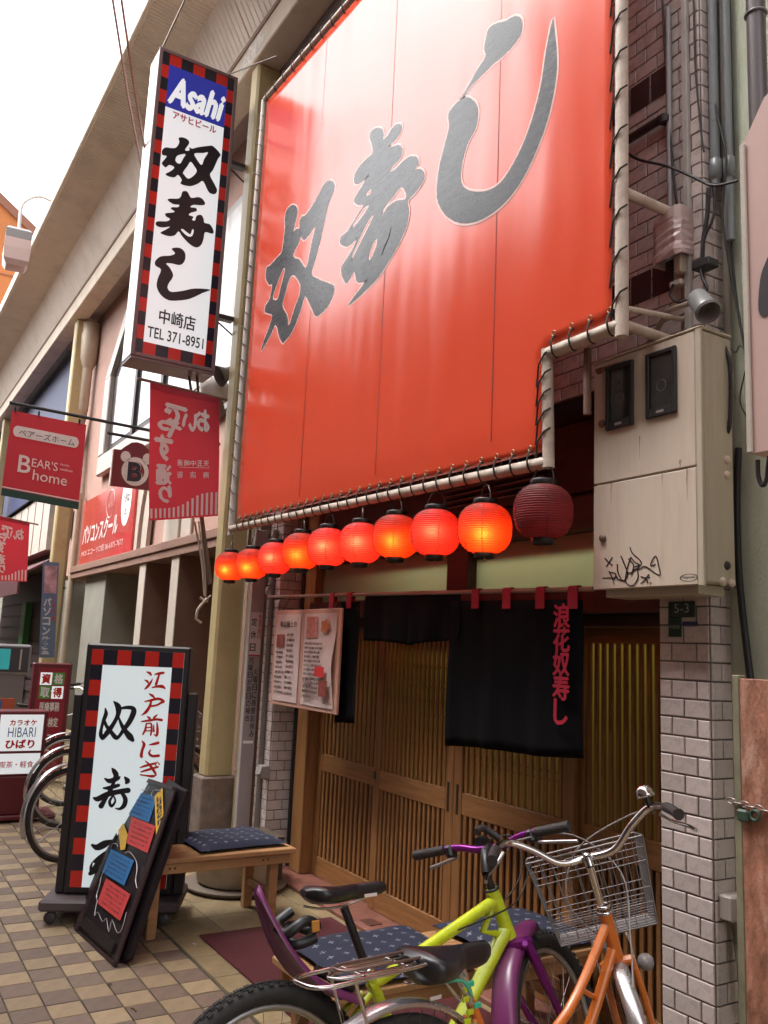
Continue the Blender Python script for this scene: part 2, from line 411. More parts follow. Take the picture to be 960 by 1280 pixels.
def tile_rows(parent, axis, a0, a1, z0, z1, fixed, phase, rest, want=lambda p: True, z_from=0.0):
    """running bond along axis ('Y' face -Y runs X; 'X' face +X runs Y)"""
    k0 = int(math.floor((z0-z_from)/THt)); z = z_from+k0*THt; row = k0
    while z < z1-0.02:
        zz0 = max(z, z0); zz1 = min(z+THt, z1); h = zz1-zz0
        if h > 0.02:
            off = (phase+(0.5 if row % 2 else 0.0))*TW; x = a0-off
            while x < a1-0.004:
                xa = max(x, a0); xb = min(x+TW, a1); w = xb-xa
                if w > 0.015:
                    c = (xa+w/2, fixed, zz0+h/2) if axis == 'Y' else (fixed, xa+w/2, zz0+h/2)
                    loc = (xa, fixed, zz0) if axis == 'Y' else (fixed, xa, zz0)
                    if seen(c, 5) and want(c) and ntile[0] < 300:
                        o = inst('tile', tile_mesh(w, h, axis), loc, parent); ntile[0] += 1; o.rotation_euler = (random.uniform(-.008, .008), random.uniform(-.004, .004), random.uniform(-.008, .008))
                    else:
                        tm = rect_tile(w, h)
                        if axis == 'X': tm.xf(Matrix(((0,-1,0,0),(1,0,0,0),(0,0,1,0),(0,0,0,1))))
                        rest.add([p+Vector(loc) for p in tm.v], tm.f)
                x += TW
        z += THt; row += 1
# --- right pier
pr = part('tiled_pier', MB().box((XPR0, YW, 0), (XPR1, 2.90, 2.80)), M_grout, shop)
rest = MB()
tile_rows(pr, 'Y', XPR0, XPR1, 0, 2.80, YW, 0, rest, lambda c: c[2] < 1.9)
tile_rows(pr, 'X', YW, 2.87, 0, 2.80, XPR1, 0.5, rest, lambda c: c[2] < 1.9)
part('tiling', rest, M_tile, pr, kind='stuff')
# --- left pier
pl = part('tiled_pier', MB().box((XPL0, YW, 0), (XPL1, 2.98, 2.80)), M_grout, shop)
rest = MB()
tile_rows(pl, 'X', YW, 2.98, 0, 2.80, XPL1, 0, rest, lambda c: c[2] < 2.1)
tile_rows(pl, 'Y', XPL0, XPL1, 0, 2.80, YW, 0.5, rest, lambda c: c[2] < 1.3)
# reveal beside the door
tile_rows(pl, 'Y', XPL1, -5.86, 0, 2.2, 2.972, 0, rest, lambda c: False)
part('tiling', rest, M_tile, pl, kind='stuff')
part('reveal', MB().box((XPL1, 2.972, 0), (-5.86, 3.1, 2.3)), M_grout, shop)
# --- upper tiled wall
wall = MB().box((-7.3, YW, 2.815), (XPR1, 3.05, 7.2))
uw = part('upper_wall', wall, M_grout, shop)
rest = MB()
def visible_upper(c):
    x, y, z = px_of(c)
    if y > 425: return x > 688
    return x > 782
tile_rows(uw, 'Y', -3.25, XPR1, 2.815, 5.6, YW, 0.3, rest, visible_upper)
tile_rows(uw, 'X', YW, 2.87, 2.815, 5.4, XPR1, 0.5, rest, lambda c: c[2] > 2.9)
tile_rows(uw, 'Y', -7.2, -3.25, 2.815, 3.4, YW, 0.3, rest, lambda c: False)
part('tiling', rest, M_tile, uw, kind='stuff')
# dark tile bands on the upper wall (two courses of black tiles)
M_dtile = mat('dark_wall_tile', (0.05, 0.035, 0.035), 0.35, noise=0.2, nscale=14)
for (zz, n_) in ((4.06, 1), (3.14, 1)):
    b = MB(); x = -3.2
    while x < XPR1-0.15:
        b.bbox((x+.003, YW-0.011, zz+.003), (x+TW-.003, YW-0.0065, zz+0.137), 0.002); x += TW
    part('dark_tile_band', b, M_dtile, uw, 'two course band of near black tiles')
# --- side and back masses
part('side_wall', MB().box((-6.2, 3.12, 0), (-6.02, 8, 7.2)).box((-2.30, 2.92, 0), (-2.13, 8, 7.2)), M_grout, shop)
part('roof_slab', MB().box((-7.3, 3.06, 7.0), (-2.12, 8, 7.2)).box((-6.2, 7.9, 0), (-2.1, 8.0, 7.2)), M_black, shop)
M_int = mat('interior_plaster', (0.45, 0.36, 0.2), 0.8, noise=0.15, nscale=5)
part('interior', MB().box((-6.02, 4.9, 0), (-2.3, 5.0, 2.8)).box((-6.02, 3.1, 2.68), (-2.3, 4.9, 2.78)).box((-6.02, 3.1, 0.0), (-2.3, 4.9, 0.03)), M_int, shop)
# --- sill, frames
part('sill', MB().bbox((XPL1+.002, 2.73, -.004), (XPR0-.002, 3.10, 0.028), 0.006), M_stone, shop)
part('sill_tile', MB().bbox((-4.62, 2.77, 0.029), (-4.5, 2.86, 0.033), 0.002), mat('sill_dark', (0.10, 0.04, 0.03), 0.4), shop)
JL, JR = -5.86, XPR0
LZ = 1.815     # underside of lintel
fr = MB().bbox((JL, 2.90, 0.028), (JL+0.17, 3.06, 2.62), 0.006)
part('door_frame', fr, M_wood, shop, 'wooden jamb left of the doors')
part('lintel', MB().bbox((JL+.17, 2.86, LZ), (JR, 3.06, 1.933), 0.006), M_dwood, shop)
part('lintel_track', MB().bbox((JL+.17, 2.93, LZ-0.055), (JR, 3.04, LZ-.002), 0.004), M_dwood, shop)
# transom with frosted glass, three lights
M_frost = paper_mat('frosted_glass', (0.30, 0.32, 0.26), (0.50, 0.54, 0.42), 0.4, 0.35)
M_frost2 = paper_mat('frosted_door_glass', (0.10, 0.08, 0.035), (0.66, 0.56, 0.24), 0.45, 0.35)
tx = [JL+.17, at(400, 700, Y=2.93).x, at(564, 700, Y=2.93).x, at(590, 700, Y=2.93).x, JR-.02]
tr0, tr1 = 1.935, 2.21
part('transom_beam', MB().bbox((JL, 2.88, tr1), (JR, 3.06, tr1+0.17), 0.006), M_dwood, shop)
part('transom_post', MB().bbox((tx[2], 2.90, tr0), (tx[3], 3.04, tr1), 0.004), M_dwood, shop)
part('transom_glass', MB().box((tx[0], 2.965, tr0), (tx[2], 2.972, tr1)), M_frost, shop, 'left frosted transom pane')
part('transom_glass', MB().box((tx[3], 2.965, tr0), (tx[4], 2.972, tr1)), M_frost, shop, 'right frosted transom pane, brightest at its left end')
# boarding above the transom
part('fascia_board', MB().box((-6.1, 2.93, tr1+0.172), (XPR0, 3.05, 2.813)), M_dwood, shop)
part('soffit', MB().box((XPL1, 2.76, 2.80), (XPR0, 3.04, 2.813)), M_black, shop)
v0, v1 = at(690, 600, Y=2.92).x, -2.42
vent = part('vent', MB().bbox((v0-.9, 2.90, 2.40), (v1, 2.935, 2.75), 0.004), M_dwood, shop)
vb = mesh_data('louvre', MB().prism([(0,0,0),(0,-.03,-.02),(0,-.033,-.012),(0,-.003,.008)], (0.40, 0, 0)), mat('louvre_metal', (0.06, 0.045, 0.04), 0.5))
for s_ in range(2):
    for k in range(8): inst('louvre', vb, (v0-.86+s_*.46, 2.90, 2.455+k*0.034), vent)
# --- four sliding doors
M_bkb = mat('backing_board', (0.085, 0.04, 0.018), .6, noise=.3, nscale=6)
def make_door(px0, px1, y, nsl, lattice, label=None, px0_is=False):
    x0 = px0; x1 = px1
    root = MB()
    z0, z1 = 0.03, LZ-0.058
    st = 0.075
    th = 0.034
    root.bbox((x0, y, z0), (x0+st, y+th, z1), 0.003); stile2 = MB().bbox((x1-st, y, z0), (x1, y+th, z1), 0.003)
    d = part('door', root, M_wood, shop, label); part('stile', stile2, M_wood, d)
    for a, b in ((z0, 0.16), (0.745, 0.862), (z1-0.07, z1)):
        part('rail', MB().bbox((x0+st+.0005, y+.001, a), (x1-st-.0005, y+th-.001, b), 0.003), M_woodh, d)
    w = (x1-x0-2*st); pit = w/nsl; sw = pit*0.52
    lo = mesh_data('slat', MB().bbox((0, 0, 0), (sw, 0.014, 0.745-0.16-.001), 0.002), M_wood)
    hi = mesh_data('slat', MB().bbox((0, 0, 0), (sw, 0.014, z1-0.07-0.862-.001), 0.002), M_wood)
    for k in range(nsl):
        xx = x0+st+pit*(k+0.5)-sw/2
        inst('slat', lo, (xx, y+.005, 0.1605), d); inst('slat', hi, (xx, y+.005, 0.8625), d)
    if lattice:
        for zz in (1.02, 1.06, 1.16, 1.24, 1.32, 1.40, 1.44, 1.52): part('cross_bar', MB().box((x0+st, y+.0195, zz), (x1-st, y+.0265, zz+0.009)), M_woodh, d)
    part('glass', MB().box((x0+st-.01, y+.0275, .80), (x1-st+.01, y+.0305, z1-.02)), M_frost2, d)
    part('backing_board', MB().box((x0+st-.01, y+.0225, z0+.05), (x1-st+.01, y+.0305, .799)), M_bkb, d)
    return d
dx = [at(p, 1000, Y=YD).x for p in (390, 468, 566, 713)]
d1 = make_door(JL+.172, dx[1]+.03, YD+.042, 13, False, 'leftmost door, half hidden behind the menu board')
d2 = make_door(dx[1]-.03, dx[2]+.0, YD, 15, True, 'second door from the left with a lattice in its upper half')
d3 = make_door(dx[2]+.003, dx[3]+.02, YD, 15, True, 'third door from the left behind the long black curtain')
d4 = make_door(dx[3]-.03, JR-.002, YD+.042, 13, False, 'right hand door glowing yellow between its slats')
M_pull = mat('dark_pull', (0.03, 0.022, 0.018), 0.35)
for d_, xx in ((d2, dx[2]-.045), (d3, dx[2]+.040)):
    part('handle', MB().bbox((xx-.010, YD-.003, 0.74), (xx+.010, YD+.001, 0.90), 0.002), M_pull, d_)
part('handle', MB().bbox((dx[1]-.02, YD-.003, 0.80), (dx[1]+.005, YD+.001, 0.85), 0.002), M_pull, d2)
part('handle', MB().bbox((dx[3]-.04, YD-.003, 0.80), (dx[3]-.015, YD+.001, 0.85), 0.002), M_pull, d3)
# interior tube lamps behind the transom
il = bpy.data.lights.new('interior_lamp', 'AREA'); il.shape = 'RECTANGLE'; il.size = 2.3; il.size_y = 0.08; il.energy = 17; il.color = (1.0, 0.93, 0.72)
io = bpy.data.objects.new('interior_lamp', il); COL.objects.link(io); io.location = (-3.55, 3.35, 2.55); io.rotation_euler = (R_(-38), 0, 0)
# ---- street number plate and pipe on piers, etc. live with the small things
# ================================================================== GREEN NEIGHBOUR (right)
M_green = mat('green_stucco', (0.52, 0.55, 0.43), 0.75, noise=0.12, nscale=4, bump=0.35, bscale=140, dirt=(0.36, 0.37, 0.28), dirtamt=0.5, stretch=(1, 1, 0.4))
gb = thing('neighbour_building', 'pale green stucco building wall at the right edge of the photo', 'building', (0, 2.87, 0))
part('wall', MB().box((XPR1-.001, 2.872, 0), (2.6, 8, 9.5)), M_green, gb)
part('brick_strip', MB().box((-1.62, 2.80, 2.9), (2.6, 2.871, 9)), mat('brown_wall', (0.16, 0.06, 0.05), 0.7, noise=0.25, nscale=12), gb, 'dark red brown wall behind the downpipe')
# ================================================================== RED BANNER ON ITS PIPE FRAME
YB = 2.40
M_pipe = mat('cream_pipe', (0.52, 0.43, 0.36), 0.45, noise=0.15, nscale=10, dirt=(0.20, 0.10, 0.07), dirtamt=0.6, bump=0.08)
M_rope = mat('dark_cord', (0.05, 0.035, 0.03), 0.8)
def banner_mat():
    m = bpy.data.materials.new('red_vinyl'); m.use_nodes = True; nt = m.node_tree; n = nt.nodes; l = nt.links
    b = n.get('Principled BSDF'); out = n.get('Material Output')
    tc = n.new('ShaderNodeTexCoord')
    t = n.new('ShaderNodeTexNoise'); t.inputs['Scale'].default_value = 2.2; t.inputs['Detail'].default_value = 4; l.new(tc.outputs['Object'], t.inputs['Vector'])
    mr = n.new('ShaderNodeMapRange'); mr.inputs['To Min'].default_value = 0.90; mr.inputs['To Max'].default_value = 1.08; l.new(t.outputs[0], mr.inputs['Value'])
    mx = n.new('ShaderNodeMix'); mx.data_type = 'RGBA'; mx.blend_type = 'MULTIPLY'; mx.inputs['Factor'].default_value = 1
    mx.inputs['A'].default_value = (0.83, 0.088, 0.036, 1); l.new(mr.outputs[0], mx.inputs['B']); l.new(mx.outputs['Result'], b.inputs['Base Color'])
    b.inputs['Roughness'].default_value = 0.20; b.inputs['Specular IOR Level'].default_value = 0.8; b.inputs['Coat Weight'].default_value = 0.45; b.inputs['Coat Roughness'].default_value = 0.12
    # gentle slack of the cloth and the weave
    mp = n.new('ShaderNodeMapping'); mp.inputs['Scale'].default_value = (1.6, 1, 0.35); l.new(tc.outputs['Object'], mp.inputs['Vector'])
    t2 = n.new('ShaderNodeTexNoise'); t2.inputs['Scale'].default_value = 1.3; t2.inputs['Detail'].default_value = 2; l.new(mp.outputs[0], t2.inputs['Vector'])
    b2 = n.new('ShaderNodeBump'); b2.inputs['Strength'].default_value = 0.7; b2.inputs['Distance'].default_value = 0.03; l.new(t2.outputs[0], b2.inputs['Height'])
    t3 = n.new('ShaderNodeTexNoise'); t3.inputs['Scale'].default_value = 260; l.new(tc.outputs['Object'], t3.inputs['Vector'])
    b3 = n.new('ShaderNodeBump'); b3.inputs['Strength'].default_value = 0.10; b3.inputs['Distance'].default_value = 0.002
    l.new(t3.outputs[0], b3.inputs['Height']); l.new(b2.outputs[0], b3.inputs['Normal']); l.new(b3.outputs[0], b.inputs['Normal'])
    tr = n.new('ShaderNodeBsdfTranslucent'); tr.inputs[0].default_value = (0.75, 0.05, 0.02, 1)
    ms = n.new('ShaderNodeMixShader'); ms.inputs[0].default_value = 0.22; l.new(b.outputs[0], ms.inputs[1]); l.new(tr.outputs[0], ms.inputs[2])
    l.new(ms.outputs[0], out.inputs['Surface']); return m
M_ban = banner_mat()
sign = thing('banner_sign', 'huge glossy red banner with grey brush characters laced to a cream pipe frame', 'banner', (-4.2, YB, 2.45))
bTL = at(334, 127, Y=YB); bBL = at(293, 653, Y=YB); bBR = at(680, 566, Y=YB); bS1 = at(677, 437, Y=YB); bS2 = at(770, 400, Y=YB); bTR = at(764, 0, Y=YB)
topz = bTL.z-0.02; topR = 5.75
sl = (at(445, 0, Y=YB).z-bTL.z)/(at(445, 0, Y=YB).x-bTL.x)
def topat(x): return bTL.z+(x-bTL.x)*sl
def cloth_grid():
    m = MB(); xe = bS2.x-0.02; xm = bBR.x; zs = bS1.z; n1, n2, lo, hi = 44, 8, 10, 44
    xs = [bTL.x+(xm-bTL.x)*i/n1 for i in range(n1+1)]+[xm+(xe-xm)*(i+1)/n2 for i in range(n2)]
    vid = {}; vs = []; fs = []
    for i, x in enumerate(xs):
        z0 = bBL.z+(bBR.z-bBL.z)*(x-bBL.x)/(bBR.x-bBL.x)
        for j in range(lo+hi+1):
            if i > n1 and j < lo: continue
            z = z0+(zs-z0)*j/lo if j <= lo else zs+(topat(x)-zs)*(j-lo)/hi
            # slack between the lacings along the lower edge
            sag = .010*abs(math.sin((x-pblx)*PI*30/3.6))*max(0, 1-(z-z0)/.16) if i <= n1 else 0
            vid[(i, j)] = len(vs); vs.append((x, YB+0.0015*math.sin((x-xm)*2.1)*math.sin((z-2)*1.3+x)+sag, z+sag*.8*(j == 0)))
    for i in range(len(xs)-1):
        for j in range(lo+hi):
            k = [(i, j), (i+1, j), (i+1, j+1), (i, j+1)]
            if all(q in vid for q in k): fs.append([vid[q] for q in k])
    m.add(vs, fs, True)
    return m
pblx = bBL.x-.05
cl = part('banner_cloth', cloth_grid(), M_ban, sign)
sol = cl.modifiers.new('thick', 'SOLIDIFY'); sol.thickness = 0.002; sol.offset = 1
bpy.context.view_layer.update()
# seams of the cloth
M_seam = mat('seam', (0.28, 0.02, 0.012), 0.4)
for (xa, ya, xb, yb) in ((493, 30, 468, 590), (622, 0, 612, 570), (405, 60, 373, 620)):
    A = at(xa, ya, Y=YB-.008); B = at(xb, yb, Y=YB-.008)
    part('seam', MB().box((B.x-.003, YB-.0030, bBL.z+.05), (B.x+.003, YB-.0024, topat(B.x)-.03)), M_seam, sign)
# ---- brush characters
M_ink = mat('grey_ink', (0.03, 0.03, 0.036), 0.27, noise=0.25, nscale=9, bump=0.02, bscale=60, stretch=(1, 1, 3), spec=0.5)
M_edge = mat('white_outline', (0.72, 0.42, 0.38), 0.3, spec=0.6)
def trace(loops, ox, oy, sc, Y):
    out = []
    for L in loops:
        P = [(ox+x/sc, oy+y/sc) for x, y in L]; P = catmull(P, True, 3)
        out.append([(at(x, y, Y=Y).x, at(x, y, Y=Y).z) for x, y in P])
    return out
def big_char(loops, ox, oy, sc, label):
    L = trace(loops, ox, oy, sc, YB)
    vs, fs = fill2d(L); m = MB().add([(v[0], YB-0.0042, v[1]) for v in vs], fs)
    c = part('brush_character', m, M_ink, sign, label)
    e = MB()
    for lp in L:
        k = len(lp); vs = []
        for i in range(k):
            a = lp[i-1]; b = lp[(i+1) % k]; dx, dz = b[0]-a[0], b[1]-a[1]; d = math.hypot(dx, dz) or 1; w = 0.0115
            nx, nz = -dz/d*w, dx/d*w
            vs += [(lp[i][0]+nx, YB-.0034, lp[i][1]+nz), (lp[i][0]-nx, YB-.0034, lp[i][1]-nz)]
        e.add(vs, [(2*i, 2*i+1, (2*i+3) % (2*k), (2*i+2) % (2*k)) for i in range(k)])
    part('outline', e, M_edge, c)
C1 = [[(510,110),(540,85),(572,95),(580,140),(545,230),(520,330),(490,470),(455,600),(428,705),(470,740),(530,765),(576,788),(570,850),(530,930),(460,988),(425,930),(385,855),(360,930),(320,1040),(285,1110),(246,1156),(234,1166),(213,1130),(188,1045),(150,1120),(93,1217),(110,1150),(140,1070),(165,985),(140,970),(115,958),(120,915),(145,880),(163,800),(160,775),(145,778),(122,735),(125,670),(150,650),(195,600),(228,560),(240,480),(250,390),(248,340),(262,280),(300,247),(330,265),(332,310),(312,390),(296,460),(312,420),(335,405),(354,440),(345,490),(305,575),(320,605),(345,610),(388,668),(410,590),(430,490),(452,390),(415,440),(375,483),(356,440),(345,370),(360,325),(385,315),(440,240),(480,165)],
      [(243,665),(248,690),(225,780),(200,876),(168,868),(190,790),(225,700)],[(290,722),(315,718),(352,780),(345,850),(315,930),(290,1010),(272,1055),(264,985),(232,920),(250,840),(270,765)]]
C2 = [[(385,150),(410,110),(445,78),(475,85),(470,130),(430,185),(388,225),(420,222),(455,212),(480,235),(470,290),(430,335),(398,383),(430,370),(480,320),(530,285),(575,292),(583,330),(557,372),(590,365),(620,390),(615,440),(570,510),(517,568),(523,640),(505,740),(450,860),(390,960),(340,1040),(270,1120),(137,1238),(180,1170),(235,1100),(258,1072),(215,1093),(185,1083),(170,1022),(125,1098),(97,1060),(87,1000),(110,960),(160,880),(192,805),(160,840),(120,862),(82,843),(87,800),(130,760),(180,680),(228,602),(187,593),(170,568),(187,530),(230,460),(272,393),(230,440),(190,463),(170,448),(177,395),(212,340),(262,290),(288,265),(285,210),(270,170),(277,130),(310,104),(348,108),(360,140),(358,178)],
      [(470,482),(500,515),(498,558),(440,570),(385,610),(358,650),(345,655),(368,610),(420,545)],[(279,492),(274,525),(243,543),(252,520)],[(266,600),(215,680),(153,752),(176,700),(225,622)],[(306,645),(270,720),(215,830),(153,955),(166,900),(215,790),(265,693)],[(319,815),(309,870),(275,946),(264,930),(291,842)],[(410,722),(400,790),(362,886),(348,925),(353,890),(391,800)]]
C3 = [[(545,50),(566,80),(558,150),(510,220),(440,290),(400,320),(340,380),(270,450),(224,518),(216,514),(260,440),(310,350),(355,278),(347,240),(356,180),(372,122),(410,92),(470,75),(510,52)]]
C3b = [[(224,521),(260,512),(303,550),(313,610),(298,690),(260,760),(230,850),(214,950),(226,1018),(280,1048),(360,1046),(430,1008),(490,930),(560,800),(620,640),(670,450),(700,250),(738,68),(750,120),(764,290),(753,440),(710,640),(640,830),(560,990),(470,1110),(370,1190),(280,1228),(200,1228),(132,1190),(82,1110),(77,1020),(92,900),(122,780),(147,680),(142,610),(182,550)]]
big_char(C1, 310, 210, 5.331, 'first brush character, lowest and leftmost'); big_char(C2, 410, 140, 5.123, 'second brush character, paler grey where the sky glints')
big_char(C3, 530, 10, 4.572, 'teardrop upper stroke of the third character'); big_char(C3b, 530, 10, 4.572, 'long hooked stroke of the third character')
# ---- pipe frame
pr_ = 0.027
e = 0.045
pbl = Vector((bBL.x-.05, YB, bBL.z-e)); pbr = Vector((bBR.x+.03, YB, bBR.z-e))
s1 = Vector((bS1.x+.035, YB, bS1.z-.03)); s2 = Vector((bS2.x+.03, YB, bS1.z-.03)); tr_ = Vector((bS2.x+.03, YB, topat(bS2.x)+.05)); tl_ = Vector((bTL.x-.05, YB, topat(bTL.x)+.05))
part('bottom_pipe', MB().tube([pbl, pbr], pr_, 12), M_pipe, sign)
part('step_pipe', MB().tube([pbr+Vector((0, 0, -.025)), Vector((s1.x, YB, s1.z+.02))], pr_*.95, 12), M_pipe, sign)
part('step_pipe', MB().tube([s1+Vector((.0, 0, 0)), s2], pr_, 12), M_pipe, sign)
part('side_pipe', MB().tube([s2+Vector((0, 0, -.05)), tr_], pr_*.98, 14), M_pipe, sign)
part('top_pipe', MB().tube([tl_, tr_], pr_*.8, 10), M_pipe, sign)
part('side_pipe', MB().tube([pbl+Vector((-.02, 0, -.05)), Vector((tl_.x-.02, YB, tl_.z))], 0.022, 10), mat('white_pipe', (0.62, 0.56, 0.52), 0.4, dirt=(0.3,0.2,0.16), dirtamt=.4, noise=.1), sign)
for z in (at(785, 235, Y=YB).z, s2.z-0.0, 5.15):
    part('bracket_pipe', MB().tube([(s2.x+.002, YB, z), (s2.x+.002, YW-.03, z)], 0.021, 10), M_pipe, sign)
part('bracket_pipe', MB().tube([(s2.x-.04, YB, s2.z+.09), (s2.x+.02, YW, s2.z+.10)], 0.012, 8), M_pipe, sign)
part('bracket_pipe', MB().tube([(s1.x+.19, YB+.05, s1.z-.02), (s1.x+.19, YB+.05, s1.z-.30)], 0.016, 8), mat('rusty_pipe', (0.14, 0.07, 0.05), 0.8, noise=.3), sign)
# lacing: one loop per eyelet
loop = mesh_data('lacing_loop', MB().torus((0, 0, 0), 0.036, 0.0045, (1, .25, 0), 14, 5).xf(Matrix.Diagonal((1, 1, 1.25, 1))), M_rope)
eye = mesh_data('eyelet', MB().torus((0, 0, 0), 0.011, 0.003, (0, 1, 0), 10, 4), mat('brass', (0.35, 0.25, 0.15), 0.4, metal=.6))
def lace(A, B, n, horiz=True):
    for k in range(n):
        p = A.lerp(B, (k+.5)/n)
        inst('lacing_loop', loop, p+Vector((0, 0, .018)) if horiz else p, sign)
        inst('eyelet', eye, p+(Vector((0, -.012, .075)) if horiz else Vector((0.05 if p.x < -5 else -.06, -.012, 0))), sign)
lace(pbl+Vector((.12, 0, 0)), pbr-Vector((.05, 0, 0)), 30)
lace(s1, s2, 4)
loopv = mesh_data('lacing_loop', MB().tube([(.04, -.012, .05), (.02, -.03, .035), (-.02, -.03, -.005), (-.045, -.012, -.05), (-.06, -.004, -.09)], 0.0045, 5), M_rope)
def lacev(x, z0, z1, n):
    for k in range(n): inst('lacing_loop', loopv, (x, YB, z0+(z1-z0)*(k+.5)/n), sign)
lacev(s2.x, s2.z, topat(-2.3), 17); lacev(s1.x, pbr.z+.05, s1.z, 5)
loopw = mesh_data('lacing_loop', MB().tube([(.06, -.006, -.04), (.03, -.022, -.02), (-.01, -.03, .012), (-.035, -.01, .035)], 0.004, 5), M_rope)
for k in range(26): inst('lacing_loop', loopw, (pbl.x-.015, YB, pbl.z+.1+(tl_.z-pbl.z-.15)*(k+.5)/26), sign)
for k in range(24):
    p = Vector((tl_.x, YB, tl_.z)).lerp(tr_, (k+.5)/24); inst('lacing_loop', loop, p-Vector((0, 0, .015)), sign)

# ================================================================== ARCADE CANOPY (eave over the pavement)
M_canopy = mat('canopy_cream', (0.72, 0.62, 0.51), 0.55, noise=0.07, nscale=3, dirt=(0.42, 0.32, 0.22), dirtamt=0.35, spec=.3)
M_canp = mat('canopy_panel', (0.80, 0.70, 0.62), 0.5, noise=0.06, nscale=3, dirt=(0.45, 0.35, 0.26), dirtamt=0.3, spec=.3)
M_beam = mat('canopy_beam', (0.72, 0.61, 0.49), 0.5, noise=0.08, nscale=4, dirt=(0.34, 0.24, 0.15), dirtamt=0.4, spec=.3)
cn = thing('arcade_canopy', 'long cream ribbed metal eave running along the street above the signs', 'canopy', (-10, 2.5, 6.8))
CX0, CX1 = -46.0, 3.0
BZ0, BZ1 = 6.86, 7.12
part('beam', MB().bbox((CX0, 2.50, BZ0), (CX1, 2.76, BZ1), 0.01), M_beam, cn, 'box beam with a pale street side and shaded underside')
part('beam_lip', MB().bbox((CX0, 2.485, BZ1-.02), (CX1, 2.499, BZ1+.03), 0.004), mat('lip_brown', (0.26, 0.15, 0.11), .6), cn)
KY, KZ = 2.24, 7.62; OY, OZ = 1.74, 7.66
# sloping panels, each with a joint; ribs are real ridges
def slab_strip(x0, x1, y0, z0, y1, z1, n_ribs, dep):
    m = MB(); w = (x1-x0)/n_ribs; nrm = Vector((0, z1-z0, -(y1-y0))).normalized()
    if nrm.z > 0: nrm = -nrm
    vs = []; 
    for k in range(n_ribs):
        xa = x0+k*w
        for (t, h) in ((0, 0), (.62, 0), (.72, dep), (.9, dep)):
            p = nrm*h; vs += [(xa+w*t, y0+p.y, z0+p.z), (xa+w*t, y1+p.y, z1+p.z)]
    vs += [(x1, y0, z0), (x1, y1, z1)]
    k = len(vs)//2
    return m.add(vs, [(2*i, 2*i+2, 2*i+3, 2*i+1) for i in range(k-1)])
PLN = 1.45
npan = int((CX1-CX0)/PLN)
for i in range(npan):
    xa = CX0+i*PLN; xb = xa+PLN-.012
    if not (-34 < xa < -4.6): continue
    part('sloping_panel', slab_strip(xa, xb, 2.50, BZ1+.032, KY, KZ, 18, 0.006), M_canp, cn)
    part('soffit_panel', slab_strip(xa, xb, KY, KZ, OY, OZ, 30, 0.008), M_canopy, cn)
part('gutter_edge', MB().bbox((CX0, OY-.05, OZ-.03), (CX1, OY, OZ+.16), 0.012), M_canopy, cn)
part('roof_sheet', MB().prism([(CX0, OY-.02, OZ+.17), (CX0, 3.6, 8.1), (CX0, 3.6, 8.14), (CX0, OY-.02, OZ+.2)], (CX1-CX0, 0, 0)), M_canopy, cn)
part('ceiling', MB().box((-16.5, 2.765, 6.98), (-6.3, 3.10, 7.0)), mat('plywood_ceiling', (0.46, 0.37, 0.34), 0.6, noise=.1, nscale=3), cn)
for xx in (-14.6, -12.8, -11.0, -9.2, -7.4): part('ceiling_batten', MB().box((xx, 2.77, 6.974), (xx+.012, 3.09, 6.979)), M_beam, cn)
part('peeling_paint', MB().add([(-7.05,2.497,6.90),(-6.7,2.497,6.88),(-6.45,2.497,6.98),(-6.6,2.497,7.08),(-6.85,2.497,7.10),(-7.1,2.497,7.02)],[(0,1,2,3,4,5)]), mat('peeled_white', (0.75,0.7,0.64), .8, noise=.4, nscale=20, bump=.4), cn)
# blue tarpaulin in the gap behind the beam
tp = MB(); n_ = 16
for i in range(n_+1):
    x = -7.1+i*4.8/n_; tp.v += [Vector((x, 2.80+.03*math.sin(i*1.7), 6.0)), Vector((x, 2.86+.02*math.cos(i*2.1), 7.5))]
tp.f = [[2*i, 2*i+2, 2*i+3, 2*i+1] for i in range(n_)]; tp.sm = [True]*n_
t_ = solo('tarpaulin', tp, mat('blue_tarp', (0.02, 0.035, 0.12), 0.45, noise=.3, nscale=5), 'dark blue tarpaulin stretched between the canopy beam and the top of the red banner', 'tarpaulin', (-4.7, 2.8, 6.0))
t_.modifiers.new('thick', 'SOLIDIFY').thickness = 0.003
# ================================================================== ARCADE POSTS
M_post = mat('post_cream', (0.50, 0.40, 0.21), 0.42, noise=0.07, nscale=4, dirt=(0.30, 0.20, 0.10), dirtamt=0.45, spec=.45, bump=.05)
M_conc = mat('post_base', (0.20, 0.155, 0.13), 0.8, noise=0.35, nscale=9, dirt=(0.22, 0.10, 0.05), dirtamt=0.8, bump=.3)
def post(x0, y0, w, d, label):
    p = thing('arcade_post', label, 'post', (x0+w/2, y0+d/2, 0), 'posts carrying the arcade canopy')
    part('column', MB().bbox((x0, y0, 0.55), (x0+w, y0+d, BZ0-.001), 0.02), M_post, p)
    part('base', MB().bbox((x0-.035, y0-.035, 0), (x0+w+.035, y0+d+.03, 0.56), 0.012), M_conc, p)
    return p
p1 = post(-6.88, 2.54, .17, .23, 'cream steel post with rusty base just left of the red banner')
part('downpipe', MB().tube([(-6.62, 2.79, 0.05), (-6.62, 2.79, 6.7)], 0.036, 12), mat('pale_green_pipe', (0.46, 0.42, 0.25), 0.45, noise=.1), p1)
for z in (0.62, 2.0, 3.9): part('clip', MB().torus((-6.62, 2.79, z), 0.038, 0.006, (0, 0, 1), 16, 6), M_post, p1)
p2 = post(-14.55, 2.6, .2, .22, 'farther cream post behind the red shop flags, left of the drainpipes')
p3 = post(-22.6, 2.6, .2, .22, 'farthest cream post seen down the street')
